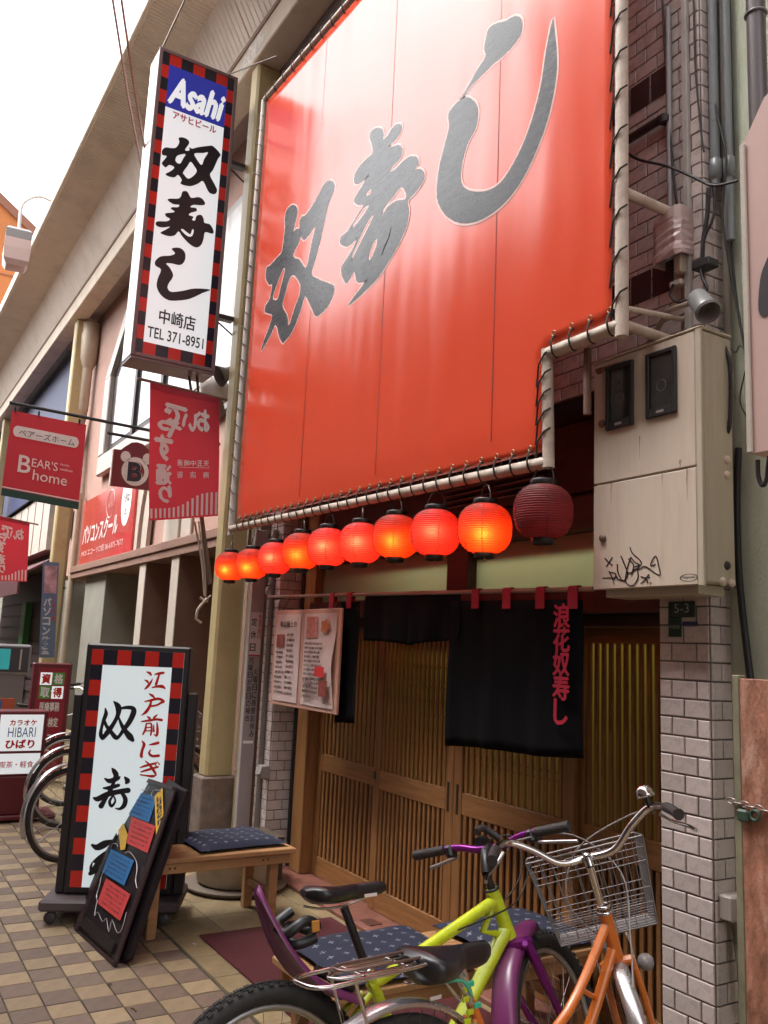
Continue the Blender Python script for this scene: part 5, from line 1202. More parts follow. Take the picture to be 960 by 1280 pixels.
# ================================================================== CLOTH FLAGS ON THE POSTS
M_flag = paper_mat('flag_red', (0.50, 0.03, 0.045), (0.7, 0.05, 0.07), .30, .7); M_flagt = mat('flag_top', (0.33, 0.012, 0.03), .7)
M_fpr = mat('flag_print', (0.74, 0.62, 0.60), .7)
def flag(X, TL, TR, BR, BL, label, detailed, rodpts):
    cs = [at(*p, X=X) for p in (TL, TR, BR, BL)]
    def W_(y, z): return .018*math.sin(y*9+z*1.5)+.012*math.sin(z*4+y*3)
    f = thing('street_flag', label, 'flag', cs[0], 'red welcome flags hung from the arcade posts')
    def uv(u, v, d=0.0):
        a = cs[0].lerp(cs[1], u); b = cs[3].lerp(cs[2], u); p = a.lerp(b, v); return Vector((X+W_(p.y, p.z)+d, p.y, p.z))
    n_, k = 14, 18; m = MB(); m.add([uv(i/n_, j/k) for i in range(n_+1) for j in range(k+1)], [(i*(k+1)+j, i*(k+1)+j+1, (i+1)*(k+1)+j+1, (i+1)*(k+1)+j) for i in range(n_) for j in range(k)], True)
    o = part('cloth', m, M_flag, f)
    m = MB(); m.add([uv(i/n_, j*.045, .003) for i in range(n_+1) for j in range(2)], [(2*i, 2*i+1, 2*i+3, 2*i+2) for i in range(n_)]); part('sleeve', m, M_flagt, f)
    # white stripes under a curved edge
    ns = 15 if detailed else 10; m = MB()
    for s_ in range(ns):
        u0 = (s_+.25)/ns; u1 = (s_+.72)/ns; top = .915-.115/(1+math.exp(-(u0-.58)*13)); 
        L = 4; vs = []
        for j in range(L+1):
            v = top+(.985-top)*j/L; vs += [uv(u0, v, .004), uv(u1, v, .004)]
        m.add(vs, [(2*j, 2*j+1, 2*j+3, 2*j+2) for j in range(L)])
    part('stripes', m, M_fpr, f, kind='stuff')
    # the print is seen from the back, so it reads mirrored
    t_ = MB()
    def ch(c, u, v, w, h, bold=.05):
        vs, fs = text2d(c, 0)
        x0 = min(q[0] for q in vs); x1 = max(q[0] for q in vs); ya = min(q[1] for q in vs); yb = max(q[1] for q in vs)
        for i, (dx, dy) in enumerate(((0, 0), (bold, 0), (-bold, 0), (0, bold), (0, -bold))):
            t_.add([uv(u+w*(1-(q[0]-x0+dx)/(x1-x0)), v+h*(1-(q[1]-ya+dy)/(yb-ya)), .005+i*.0003) for q in vs], fs)
    for c, u, v, w, h in (('お', .66, .13, .18, .17), ('い', .47, .18, .19, .13), ('で', .22, .13, .30, .15), ('や', .13, .24, .32, .14), ('す', .08, .375, .25, .18), ('通', .10, .595, .22, .14), ('り', .15, .75, .17, .12)):
        ch(c, u, v, w, h)
    if detailed:
        for i, c in enumerate('天五中崎通'): ch(c, .77-i*.09, .545, .075, .045, .02)
        for i, c in enumerate('商店街'): ch(c, .77-i*.18, .635, .08, .05, .02)
        t_.quad(uv(.44, .60, .005), uv(.86, .60, .005), uv(.86, .604, .005), uv(.44, .604, .005))
    part('lettering', t_, M_fpr, f)
    part('rod', MB().tube([at(*rodpts[0], X=X-.01), at(*rodpts[1], X=X-.01)], .013, 8), mat('rod_brown', (.2,.12,.09), .5), f)
    return f, uv
flag(-6.78, (187, 478), (273, 499), (272, 645), (186, 651), 'large mirrored red flag with striped hem hanging beside the near post', True, ((172, 473), (284, 500)))
flag(-14.4, (-8, 644), (37, 654), (34, 727), (-8, 726), 'small faraway mirrored red flag at the left edge under the house name flag', False, ((-10, 643), (48, 656)))
lf = at(268, 508, X=-6.86); 
lw = MB(); P = [(258,500),(272,496),(279,502),(281,512),(278,520),(274,521),(271,526),(268,522),(262,520)]
lw.prism([at(x, y, X=-6.84) for x, y in P], (-.012, 0, 0)); solo('bracket_plate', lw, mat('leaf_brown', (.22,.12,.09), .7, noise=.2), 'torn brown plate behind the near flag on the post', 'plate', lf)
solo('loudspeaker', MB().lathe([(.001,-.08),(.05,-.07),(.055,.02),(.10,.10),(.098,.105),(.045,.03),(.001,.02)], (0,0,0), 20).xf(Matrix.Translation(at(286, 466, X=-7.0)) @ Matrix.Rotation(R_(120), 4, 'X')), mat('horn_grey', (.14,.12,.12), .5), 'small dark horn loudspeaker on the post beneath the light box', 'loudspeaker', at(286, 466, X=-7.0))
solo('bundled_bag', MB().lathe([(.001,-.16),(.10,-.12),(.13,-.02),(.10,.08),(.05,.14),(.001,.16)], (0,0,0), 12).xf(Matrix.Translation(at(268, 486, X=-7.25)) @ Matrix.Rotation(R_(55), 4, 'X')), mat('white_plastic', (.62,.60,.60), .4, bump=.9, bscale=18), 'crumpled white plastic cover behind the near flag', 'bag', at(268, 486, X=-7.25))
# hanging strings beside the post
for i, (a, b, c, r) in enumerate((((243,652),(252,700),(256,745),.010), ((248,652),(256,710),(257,750),.007), ((251,640),(259,700),(263,730),.020))):
    P = [at(*q_, X=-7.0) for q_ in (a, b, c)]
    solo('string', MB().tube([Vector(p) for p in catmull([tuple(p) for p in P], False, 4)], r, 6), mat('string_pale', (.45,.38,.33), .8) if i < 2 else mat('stick_brown', (.16,.10,.08), .7), ('left pale string hanging beside the near post', 'right pale string hanging beside the near post', 'brown stick tied beside the near post')[i], 'string', P[0])
kn = MB(); kp = at(255, 752, X=-7.0)
kn.tube([kp+Vector((0,-.04,.03)), kp+Vector((.02,.02,0)), kp+Vector((0,.05,.05)), kp+Vector((.02,0,.01)), kp+Vector((.0,-.05,-.07)), kp+Vector((0,-.06,-.15)), kp+Vector((0,-.01,-.18))], .012, 6)
solo('knot', kn, MATS['string_pale'], 'white knotted cord end beside the near post', 'string', kp)
# ================================================================== HOUSE NAME FLAG, ROUND LETTER SIGN
XH = -9.3
c4 = [at(*p, X=XH) for p in ((15, 513), (108, 531), (98, 637), (1, 619))]
hf = thing('house_flag', 'square red flag with a pale katakana strip and green hem on a black rod', 'flag', c4[0])
def huv(u, v, d=0.0):
    p = c4[0].lerp(c4[1], u).lerp(c4[3].lerp(c4[2], u), v); return Vector((XH+.003*math.sin(p.y*6+p.z*2)+d, p.y, p.z))
def hgrid(m, u0, u1, v0, v1, d, n_=12):
    m.add([huv(u0+(u1-u0)*i/n_, v0+(v1-v0)*j/n_, d) for i in range(n_+1) for j in range(n_+1)], [(i*(n_+1)+j, i*(n_+1)+j+1, (i+1)*(n_+1)+j+1, (i+1)*(n_+1)+j) for i in range(n_) for j in range(n_)], True); return m
part('cloth', hgrid(MB(), 0, 1, 0, .915, 0), paper_mat('flag_crimson', (0.36, 0.018, 0.03), (0.5, 0.03, 0.04), .3, .7), hf)
part('hem', hgrid(MB(), 0, 1, .9155, 1, 0), mat('hem_green', (0.012, 0.05, 0.035), .7), hf)
part('hem_line', hgrid(MB(), 0, 1, .895, .908, .004), M_fpr, hf)
L = []
for k in range(24):
    a = 2*PI*k/24; sx = 1 if math.cos(a) > 0 else -1; L.append(huv(.48+sx*.38+.055*math.cos(a), .235+.065*math.sin(a), .014))
part('strip', MB().add(L, [list(range(24))]), M_fpr, hf)
def htext(body, u, v, w, h, bold, m):
    vs, fs = text2d(body, bold); x0 = min(q[0] for q in vs); x1 = max(q[0] for q in vs); ya = min(q[1] for q in vs); yb = max(q[1] for q in vs)
    m.add([huv(u+w*(q[0]-x0)/(x1-x0), v+h*(1-(q[1]-ya)/(yb-ya)), .018) for q in vs], fs)
t_ = MB(); htext('ベアーズホーム', .12, .20, .74, .08, .0, t_); part('katakana', t_, M_inkp, hf)
t_ = MB(); htext('B', .16, .50, .16, .20, .01, t_); htext("EAR'S", .33, .51, .34, .10, .0, t_); htext('home', .36, .64, .45, .12, .0, t_); htext('Family', .70, .51, .12, .03, 0, t_); htext('rentalhome', .70, .56, .17, .03, 0, t_); part('latin_lettering', t_, M_fpr, hf)
part('rod', MB().tube([at(12, 503, X=XH), at(212, 543, X=XH)], .018, 8), M_mfr, hf)
for u in (.04, .35, .9): part('ring', MB().torus(huv(u, -.02), .03, .006, (0, 1, 0), 10, 4), M_mfr, hf)
XL_ = -9.6
q4 = [at(*p, X=XL_) for p in ((143, 555), (190, 560), (186, 613), (138, 607))]
lsn = thing('letter_sign', 'dark red plate with a pale bear shaped ring around a letter B', 'sign', q4[3])
def luv(u, v, d=0.0): 
    p = q4[0].lerp(q4[1], u).lerp(q4[3].lerp(q4[2], u), v); return Vector((XL_+d, p.y, p.z))
prof = [(0, 1), (0, .12), (.18, .12), (.30, .02), (.45, -.08), (.60, -.10), (.75, -.07), (.9, .04), (1.0, .12), (1.2, .12), (1.2, 1)]
part('plate', MB().prism([luv(u, v) for u, v in prof], (-.03, 0, 0)), mat('plate_maroon', (0.17, 0.012, 0.022), .3), lsn)
part('edge', MB().prism([luv(-.03, .13, .001), luv(.0, .13, .001), luv(.0, 1, .001), luv(-.03, 1, .001)], (-.031, 0, 0)), M_fpr, lsn)
def disc(u, v, r, d, m, ru=1.0):
    m.add([luv(u+r*math.cos(a)*ru, v+r*math.sin(a), d) for a in [2*PI*k/28 for k in range(28)]], [list(range(28))]); return m
part('bear_head', disc(.60, .60, .34, .003, MB(), 1.05), M_fpr, lsn); part('ear', disc(.32, .27, .13, .003, MB()), M_fpr, lsn); part('ear', disc(.90, .27, .13, .003, MB()), M_fpr, lsn)
part('bear_inner', disc(.60, .60, .24, .005, MB(), 1.0), MATS['plate_maroon'], lsn)
def ltext(body, u, v, w, h, d, m_, nm):
    vs, fs = text2d(body, .03); x0 = min(q[0] for q in vs); x1 = max(q[0] for q in vs); ya = min(q[1] for q in vs); yb = max(q[1] for q in vs)
    part(nm, MB().add([luv(u+w*(q[0]-x0)/(x1-x0), v+h*(1-(q[1]-ya)/(yb-ya)), d) for q in vs], fs), m_, lsn)
ltext('B', .36, .36, .44, .50, .007, M_fpr, 'letter_outline'); ltext('B', .40, .38, .38, .46, .009, M_ablk, 'letter')
part('rod', MB().tube([at(134, 541, X=XL_), at(215, 556, X=XL_)], .018, 8), M_mfr, lsn)
# blue vertical banner and left signs
XN = -12.0
n4 = [at(*p, X=XN) for p in ((54, 702), (74, 703), (68, 822), (49, 822))]
nf = thing('vertical_banner', 'narrow grey blue vertical banner with katakana hanging by the second post', 'banner', n4[0])
part('cloth', MB().add([n4[0], n4[3], n4[2], n4[1]]+[p+Vector((-.006, 0, 0)) for p in (n4[0], n4[3], n4[2], n4[1])], [(0,1,2,3),(7,6,5,4),(0,4,5,1),(1,5,6,2),(2,6,7,3),(3,7,4,0)]), mat('banner_blue', (0.13, 0.19, 0.30), .6, noise=.1), nf)
def nuv(u, v, d=.004): p = n4[0].lerp(n4[1], u).lerp(n4[3].lerp(n4[2], u), v); return Vector((XN+d, p.y, p.z))
t_ = MB()
def ntext(c, u, v, w, h, m, bold=.04, d=.004):
    vs, fs = text2d(c, bold); x0 = min(q[0] for q in vs); x1 = max(q[0] for q in vs); ya = min(q[1] for q in vs); yb = max(q[1] for q in vs)
    m.add([nuv(u+w*(q[0]-x0)/max(x1-x0, .01), v+h*(1-(q[1]-ya)/max(yb-ya, .01)), d) for q in vs], fs)
for i, c in enumerate('パソコン教室'): ntext(c, .12, .38+i*.10, .5, .085, t_)
part('lettering', t_, mat('white_print', (.6,.6,.62), .6), nf)
t_ = MB(); 
for i, c in enumerate('資格取得'): ntext(c, .68, .36+i*.07, .2, .055, t_)
part('red_lettering', t_, M_redp, nf)
part('picture', MB().add([nuv(.12, .04), nuv(.12, .33), nuv(.9, .33), nuv(.9, .04)], [(0,1,2,3)]), mat('pink_picture', (.5,.28,.32), .6, noise=.5, nscale=9), nf)
# ---- karaoke light box on the pavement
def boxsign(name, label, px4, zt, zb, thick, cat='sign'): pass
M_mar = mat('maroon_metal', (0.13, 0.012, 0.02), .4)
bL = at(-4, 1018, Z=.06); bR = at(56, 1018, Z=.06); XK = (bL.x+bR.x)/2; ky0 = at(-4, 900, X=XK).y; ky1 = at(60, 900, X=XK).y
kzt = at(30, 889, X=XK).z; kzm = at(28, 970, X=XK).z
ks = thing('karaoke_sign', 'low white karaoke light box sign on a maroon base at the left edge', 'sign', (XK, ky0, 0))
part('base_box', MB().bbox((XK-.25, ky0-.02, .06), (XK, ky1+.0, kzm-.002), .008), M_mar, ks)
part('top_box', MB().bbox((XK-.25, ky0-.02, kzm), (XK-.006, ky1, kzt), .008), M_mar, ks)
part('foot', MB().bbox((XK-.3, ky0-.06, .02), (XK+.05, ky1+.14, .06), .008), M_mar, ks)
kw = ky1-ky0; kh = kzt-kzm; ksp = kzm+kh*.36
part('face', MB().box((XK-.005, ky0+.03, ksp+.015), (XK+.002, ky1-.035, kzt-.03)), M_face, ks)
part('face', MB().box((XK-.005, ky0+.03, kzm+.02), (XK+.002, ky1-.035, ksp-.008)), M_face, ks)
t_ = MB(); put_text(t_, 'カラオケ', (XK+.004, ky0+kw*.26, kzm+kh*.78), (0, kw*.52, 0), (0, 0, kh*.085), .04); put_text(t_, 'ひばり', (XK+.004, ky0+kw*.22, kzm+kh*.43), (0, kw*.55, 0), (0, 0, kh*.13), .05); part('red_lettering', t_, M_ared, ks)
t_ = MB(); put_text(t_, 'HIBARI', (XK+.004, ky0+kw*.24, kzm+kh*.60), (0, kw*.54, 0), (0, 0, kh*.15), .0); part('blue_lettering', t_, mat('blue_print', (.05,.09,.30), .5), ks)
t_ = MB(); put_text(t_, '喫茶・軽食', (XK+.004, ky0+kw*.14, kzm+kh*.13), (0, kw*.66, 0), (0, 0, kh*.10), .01); part('small_lettering', t_, M_ared, ks)
# ---- licence school stand sign
XQ = -10.3
q0, q1 = at(38, 880, X=XQ).y, at(86, 880, X=XQ).y; qzt = at(60, 829, X=XQ).z; qs = thing('school_stand_sign', 'dark red upright stand sign with green and white squares of kanji behind the karaoke sign', 'sign', (XQ, q0, 0))
part('case', MB().bbox((XQ-.14, q0, .05), (XQ-.004, q1, qzt), .01), M_mar, qs)
part('panel', MB().box((XQ-.003, q0+.05, .12), (XQ, q1-.05, qzt-.05)), mat('sign_crimson', (.30,.02,.04), .3), qs)
qw = (q1-q0-.16)/2
M_grn = mat('sign_green', (.08,.36,.06), .3)
for i, (c, bgm, fgm) in enumerate((('資', M_face, M_ared), ('格', M_grn, M_white), ('取', M_grn, M_white), ('得', M_face, M_ared))):
    yy = q0+.075+(i % 2)*(qw+.01); zz = qzt-.09-(i//2+1)*(qw*1.12+.01)
    sq = part('square', MB().box((XQ, yy, zz), (XQ+.004, yy+qw, zz+qw*1.1)), bgm, qs)
    t_ = MB(); put_text(t_, c, (XQ+.006, yy+qw*.14, zz+qw*.13), (0, qw*.72, 0), (0, 0, qw*.84), .05); part('kanji', t_, fgm, sq)
t_ = MB()
for r_i, s_ in enumerate(('ワード', '医療事務', '簿記検定', 'パソコン', 'MOS')): put_text(t_, s_, (XQ+.002, q0+.1, .95-r_i*.17), (0, 2*qw-.04, 0), (0, 0, .10), .03)
part('lettering', t_, M_white, qs)
# ---- monitor on a stand and magazines at the left edge
XT = -12.2
ty0, ty1 = at(-20, 830, X=XT).y, at(38, 830, X=XT).y; tz0, tz1 = at(30, 844, X=XT).z, at(30, 806, X=XT).z
tv = thing('monitor', 'old silver monitor showing a turquoise picture on a stand at the left edge', 'monitor', (XT, ty0, tz0))
part('housing', MB().bbox((XT-.35, ty0, tz0), (XT, ty1, tz1), .02), mat('monitor_grey', (.26,.25,.26), .4), tv)
part('bezel', MB().bbox((XT+.001, ty0+.03, tz0+.04), (XT+.015, ty1-.03, tz1-.03), .006), mat('monitor_dark', (.05,.045,.055), .4), tv)
part('screen', MB().box((XT+.0155, ty0+.05, tz0+.07), (XT+.018, ty1-.26, tz1-.06)), mat('screen_turquoise', (.02,.1,.1), .1, noise=.5, nscale=5, emit=(.05,.50,.50), estr=.10), tv)
part('speaker_slot', MB().box((XT+.0155, ty1-.14, tz0+.07), (XT+.018, ty1-.12, tz1-.06)), M_trim, tv)
part('stand', MB().box((XT-.3, ty0+.1, 0), (XT-.02, ty1-.05, tz0-.001)), mat('stand_grey', (.2,.18,.18), .6), tv)
XO = -10.9; oy0, oy1 = at(-15, 890, X=XO).y, at(17, 890, X=XO).y; oz0, oz1 = at(8, 915, X=XO).z, at(8, 873, X=XO).z
os_ = thing('menu_placard', 'small orange and blue placard leaning behind the karaoke sign', 'placard', (XO, oy0, oz0))
part('board', MB().box((XO-.02, oy0, 0.02), (XO, oy1, oz1)), mat('placard_orange', (.50,.10,.04), .5, noise=.1), os_)
part('blue_corner', MB().box((XO+.0005, oy0, oz0), (XO+.004, oy0+(oy1-oy0)*.5, oz1-.02)), mat('placard_blue', (.06,.13,.35), .5), os_)
# ================================================================== STREET LAMP AT THE CANOPY EDGE, WIRES
XM = -12.27
lp = at(20, 312, X=XM)
sl = thing('street_lamp', 'boxy translucent street lamp hanging from a curved white arm off the canopy edge', 'lamp', lp)
A_ = at(68, 253, X=XM); pts = [A_, at(52, 246, X=XM), at(38, 248, X=XM), at(28, 256, X=XM), at(25, 272, X=XM), at(24, 290, X=XM)]
part('arm', MB().tube([Vector(p) for p in catmull([tuple(p) for p in pts], False, 4)], .022, 8), M_white, sl)
la, lb_ = at(24, 289, X=XM), at(20, 337, X=XM); hh = la.z-lb_.z
part('cap', MB().lathe([(.001,.0),(.19,-.01),(.235,-.05),(.235,-hh*.30),(.001,-hh*.31)], la, 4, smooth=False).xf(Matrix.Translation(la) @ Matrix.Rotation(R_(40), 4, 'Z') @ Matrix.Translation(-la)), mat('lamp_grey', (.30,.28,.28), .4), sl)
part('shade', MB().lathe([(.235,-hh*.305),(.24,-hh*.55),(.23,-hh*.85),(.17,-hh*.98),(.001,-hh)], la, 4, smooth=False).xf(Matrix.Translation(la) @ Matrix.Rotation(R_(40), 4, 'Z') @ Matrix.Translation(-la)), mat('lamp_pink_glass', (.68,.48,.44), .25), sl)
for i, (a, b) in enumerate((((140, -5), (178, 215)), ((151, -5), (186, 215)))):
    A2, B2 = at(*a, Y=1.2), at(*b, Y=1.75)
    solo('overhead_wire', MB().tube([A2, A2.lerp(B2, .5)+Vector((0, 0, -.05)), B2], .010, 5), mat('wire_pink', (.50,.32,.30), .6), ('left pinkish wire slanting past the canopy beside the light box', 'right pinkish wire slanting past the canopy beside the light box')[i], 'wire', A2)
# ================================================================== STANDING LIT SIGN
pL = Vector((-5.39, 1.23, 0)); pR = Vector((-5.12, 1.785, 0)); U_ = (pR-pL); sw_ = U_.length; U_.normalize(); N_ = Vector((U_.y, -U_.x, 0))
SM = Matrix.Translation(pL) @ Matrix((( U_.x, N_.x, 0, 0), (U_.y, N_.y, 0, 0), (0, 0, 1, 0), (0, 0, 0, 1)))   # local: x along face, y towards viewer, z up
ss = thing('stand_sign', 'upright lit shop sign on castors with red black chequered border and brush characters', 'sign', pL)
M_bkm = mat('black_metal', (0.022, 0.018, 0.02), .4)
def sp_(name, mb, m, parent=ss, **k): return part(name, mb.xf(SM), m, parent, **k)
sz0_, sz1_ = .14, 1.575
sp_('case', MB().bbox((0, -.16, sz0_), (sw_, -.004, sz1_), .01), M_bkm)
sp_('side_panel', MB().bbox((-.05, -.13, sz0_), (-.002, -.02, 1.27), .006), M_bkm); sp_('side_panel', MB().bbox((sw_+.002, -.13, sz0_), (sw_+.06, -.02, 1.30), .006), M_bkm)
b0x, b1x, b0z, b1z = .035, sw_-.035, sz0_+.04, sz1_-.035
M_face2 = mat('lit_acrylic_cool', (0.62, 0.64, 0.66), .22, emit=(0.75, 0.90, 0.92), estr=0.11)
sp_('face', MB().box((b0x, -.003, b0z), (b1x, .0, b1z)), M_face2)
r1, k1 = MB(), MB(); W0 = b1x-b0x; H0_ = b1z-b0z
def sq(m, a, b, c, d): m.quad((b0x+W0*a, .0012, b0z+H0_*c), (b0x+W0*b, .0012, b0z+H0_*c), (b0x+W0*b, .0012, b0z+H0_*d), (b0x+W0*a, .0012, b0z+H0_*d))
bw = .125; bh = .062; nv = 15
for i in range(nv):
    c, d = i/nv, (i+1)/nv; m_ = r1 if i % 2 == 0 else k1
    sq(m_, 0, bw, c, d); sq(m_, 1-bw, 1, c, d)
for i in range(5):
    a, b = bw+(1-2*bw)*i/5, bw+(1-2*bw)*(i+1)/5; sq(k1 if i % 2 == 0 else r1, a, b, 1-1/nv, 1)
part('red_squares', r1.xf(SM), M_ared, ss, kind='stuff'); part('black_squares', k1.xf(SM), M_ablk, ss, kind='stuff')
# brush strokes on the sign face, traced at the face's own plane
SMi = SM.inverted()
def onface(x, y, d=0.0):
    o = CAM; dv = RM @ _ray(x, y); P0 = SM @ Vector((0, .002+d, 0)); t = (P0-o).dot(N_)/dv.dot(N_); return o+dv*t
def fc(ox, oy, sc): return lambda x, y, d=0.0: onface(ox+x/sc, oy+y/sc, d)
def brush_char(S_, fn, m, name='brush_character'):
    kf = 1.5 if m == M_ink2 else 1.4; S_ = [[(a, b, w*kf) for a, b, w in s_] for s_ in S_]
    mb = MB(); strokes(mb, S_, fn, .00025); part(name, mb, m, ss)
brush_char([[(303,493,8),(325,515,26),(340,545,34),(335,600,24),(300,670,22),(255,735,28),(215,785,20),(207,795,8)],
            [(235,548,8),(240,590,22),(222,640,20),(205,700,16),(198,755,22),(215,785,22),(238,765,10)],
            [(222,610,8),(240,680,18),(280,735,22),(318,780,26),(345,770,18),(380,720,22),(430,650,28),(462,575,30),(450,545,24),(400,540,18),(345,552,10)],
            [(340,612,8),(365,680,20),(400,735,28),(432,775,36),(452,800,22)]], fc(95, 800, 6.4), M_ink2)
brush_char([[(338,2,6),(352,20,22),(368,52,26),(352,85,16)],[(288,75,8),(325,92,24),(380,72,20),(395,60,6)],[(278,142,8),(320,140,20),(385,122,16)],
            [(212,212,12),(240,218,26),(310,185,26),(400,165,24),(452,158,26)],[(362,80,10),(335,140,20),(300,205,18),(262,268,26)],[(430,66,10),(448,90,26),(440,105,14)],
            [(400,165,14),(432,215,22),(425,262,22),(395,288,14),(365,285,6)],[(350,190,8),(322,235,14),(335,270,14),(362,235,10),(352,200,8)]], fc(80, 960, 5.647), M_ink2)
brush_char([[(200,545,14),(235,560,30),(290,535,34),(335,512,10)],[(215,660,16),(250,640,28),(300,600,22),(325,590,6)],[(185,745,20),(215,720,30),(235,680,24),(275,640,20)],[(200,665,6),(190,700,14),(195,740,20)],[(225,565,20),(245,560,26)]], fc(80, 960, 5.647), M_ink2)
# red vertical column, brush like
RS = {
 '江': [[(565,255,6),(590,265,16),(600,280,10)],[(550,320,6),(570,330,14),(578,345,8)],[(552,392,8),(575,370,16),(600,335,12),(612,310,4)],[(632,275,8),(665,268,16),(700,262,14)],[(668,270,10),(655,310,14),(640,355,16)],[(610,380,8),(650,372,14),(690,372,20),(712,388,8)]],
 '戸': [[(585,430,6),(610,445,16),(628,462,8)],[(552,492,8),(600,482,14),(660,470,16),(702,490,14),(690,505,6)],[(690,495,14),(650,520,12),(600,530,12),(585,535,4)],[(602,485,12),(590,530,16),(560,575,18),(525,602,5)]],
 '前': [[(570,612,6),(588,625,16)],[(650,598,6),(628,618,14),(618,632,6)],[(525,652,8),(580,645,14),(640,635,14),(685,640,16)],[(562,668,8),(555,715,14),(535,755,10)],[(565,672,8),(600,668,10),(605,715,12),(598,760,10)],[(562,702,7),(598,698,8)],[(560,728,7),(598,725,8)],[(622,680,6),(622,730,12)],[(648,662,8),(652,720,16),(645,765,14),(625,755,6)]],
 'に': [[(528,808,6),(545,835,18),(530,880,16),(522,930,18),(535,935,6)],[(590,838,8),(630,830,16),(658,822,16)],[(598,878,6),(585,905,14),(610,928,16),(662,925,16)]],
 'ぎ': [[(515,1020,8),(560,1005,14),(640,985,12)],[(520,1055,8),(570,1040,14),(655,1015,12)],[(555,968,6),(590,1000,14),(625,1050,16),(640,1075,10)],[(515,1078,8),(560,1085,10),(610,1090,16),(640,1082,8)],[(625,985,4),(640,1005,8)],[(648,972,4),(668,995,8)]]}
for k, S_ in RS.items(): brush_char(S_, fc(95, 800, 6.4), M_ared, 'red_character')
sp_('platform', MB().bbox((-.10, -.32, .075), (sw_+.06, .12, .135), .012), mat('platform_grey', (.085,.065,.07), .6, noise=.2))
for (a, b) in ((-.04, .07), (sw_-.02, .07), (-.04, -.26), (sw_-.02, -.26)):
    c_ = part('castor', MB().lathe([(.001,-.013),(.030,-.013),(.034,-.008),(.034,.008),(.030,.013),(.001,.013)], (a, b, .034), 20, axis='Y').xf(SM), mat('castor_grey', (.06,.055,.055), .5), ss)
    part('fork', MB().bbox((a-.016, b-.02, .034), (a+.016, b-.0145, .074), .002).xf(SM), M_sfr, c_)
# ================================================================== A-FRAME EASEL WITH COLOURED CARDS
eBL, eBR = Vector((-5.13, 1.285, 0)), Vector((-4.56, 1.325, 0))
eTL = at(174, 968, Y=1.62); eTR = at(213, 990, Y=1.62)
Ex = (eBR-eBL).normalized(); 
tc_ = (at(172, 970, Y=1.61)); hgt = 1.0
eV = (Vector((eBL.x, 1.61, at(172, 970, Y=1.61).z))-eBL); 
eTLp = Vector((at(172, 970, Y=1.61))) ; Ux = (eBR-eBL); Vx = (eTLp-eBL)
def onE(x, y, d=0.0):
    Nn = Ux.cross(Vx).normalized(); dv = RM @ _ray(x, y); P0 = eBL+Nn*d; t = (P0-CAM).dot(Nn)/dv.dot(Nn); return CAM+dv*t
Nn = Ux.cross(Vx).normalized()
ez = thing('chalkboard_easel', 'leaning black easel board with coloured menu cards in front of the lit sign', 'easel', eBL)
def eboard(pxs, d0, d1, m, name, lab=None):
    a = [onE(x, y, d0) for x, y in pxs]; v = Nn*(d1-d0)
    return part(name, MB().prism(a, v), m, ez, lab)
M_eb = mat('easel_black', (0.018, 0.012, 0.014), .35, noise=.2, nscale=20)
fp = [(172, 969), (222, 985), (146, 1209), (94, 1166)]
eboard(fp, -.022, 0, M_eb, 'board')
def lerp2(a, b, t): return (a[0]+(b[0]-a[0])*t, a[1]+(b[1]-a[1])*t)
for (a, b, w_) in ((fp[0], fp[3], (4, 1)), (fp[1], fp[2], (-4, -1)), (fp[0], fp[1], (-1.5, 5)), (fp[3], fp[2], (1.5, -5))):
    eboard([a, b, (b[0]+w_[0], b[1]+w_[1]), (a[0]+w_[0], a[1]+w_[1])], .0005, .012, mat('easel_frame', (0.035, 0.018, 0.02), .4), 'frame_bar')
eboard([(103, 1158), (142, 1193), (147, 1180), (109, 1147)], .001, .02, M_eb, 'ledge')
M_cb = mat('card_blue', (0.03, 0.17, 0.42), .6, noise=.08, nscale=20); M_cr = mat('card_red', (0.60, 0.06, 0.06), .6, noise=.08, nscale=20); M_cy = mat('card_yellow', (0.72, 0.44, 0.06), .6, noise=.08, nscale=20)
O_ = lambda x, y: (80+x/5.647, 960+y/5.647)
crd = [([(490,160),(655,205),(600,385),(438,318)], M_cb, 'upper blue card'), ([(480,345),(650,412),(590,600),(440,530)], M_cr, 'upper red card'), ([(330,568),(495,655),(425,832),(270,735)], M_cb, 'lower blue card')]
cyl = [([(640,200),(695,140),(705,400),(652,475)], M_cy, 'tall yellow card reading downwards'), ([(385,440),(420,390),(450,470),(430,575),(400,580),(395,520)], M_cy, 'wavy yellow card')]
low = ([(O_(310,780)), (163.5, 1117), (150, 1151), (123, 1130)], M_cr, 'lower red card')
M_pen = mat('pen_dark', (.06,.04,.06), .6)
random.seed(21)
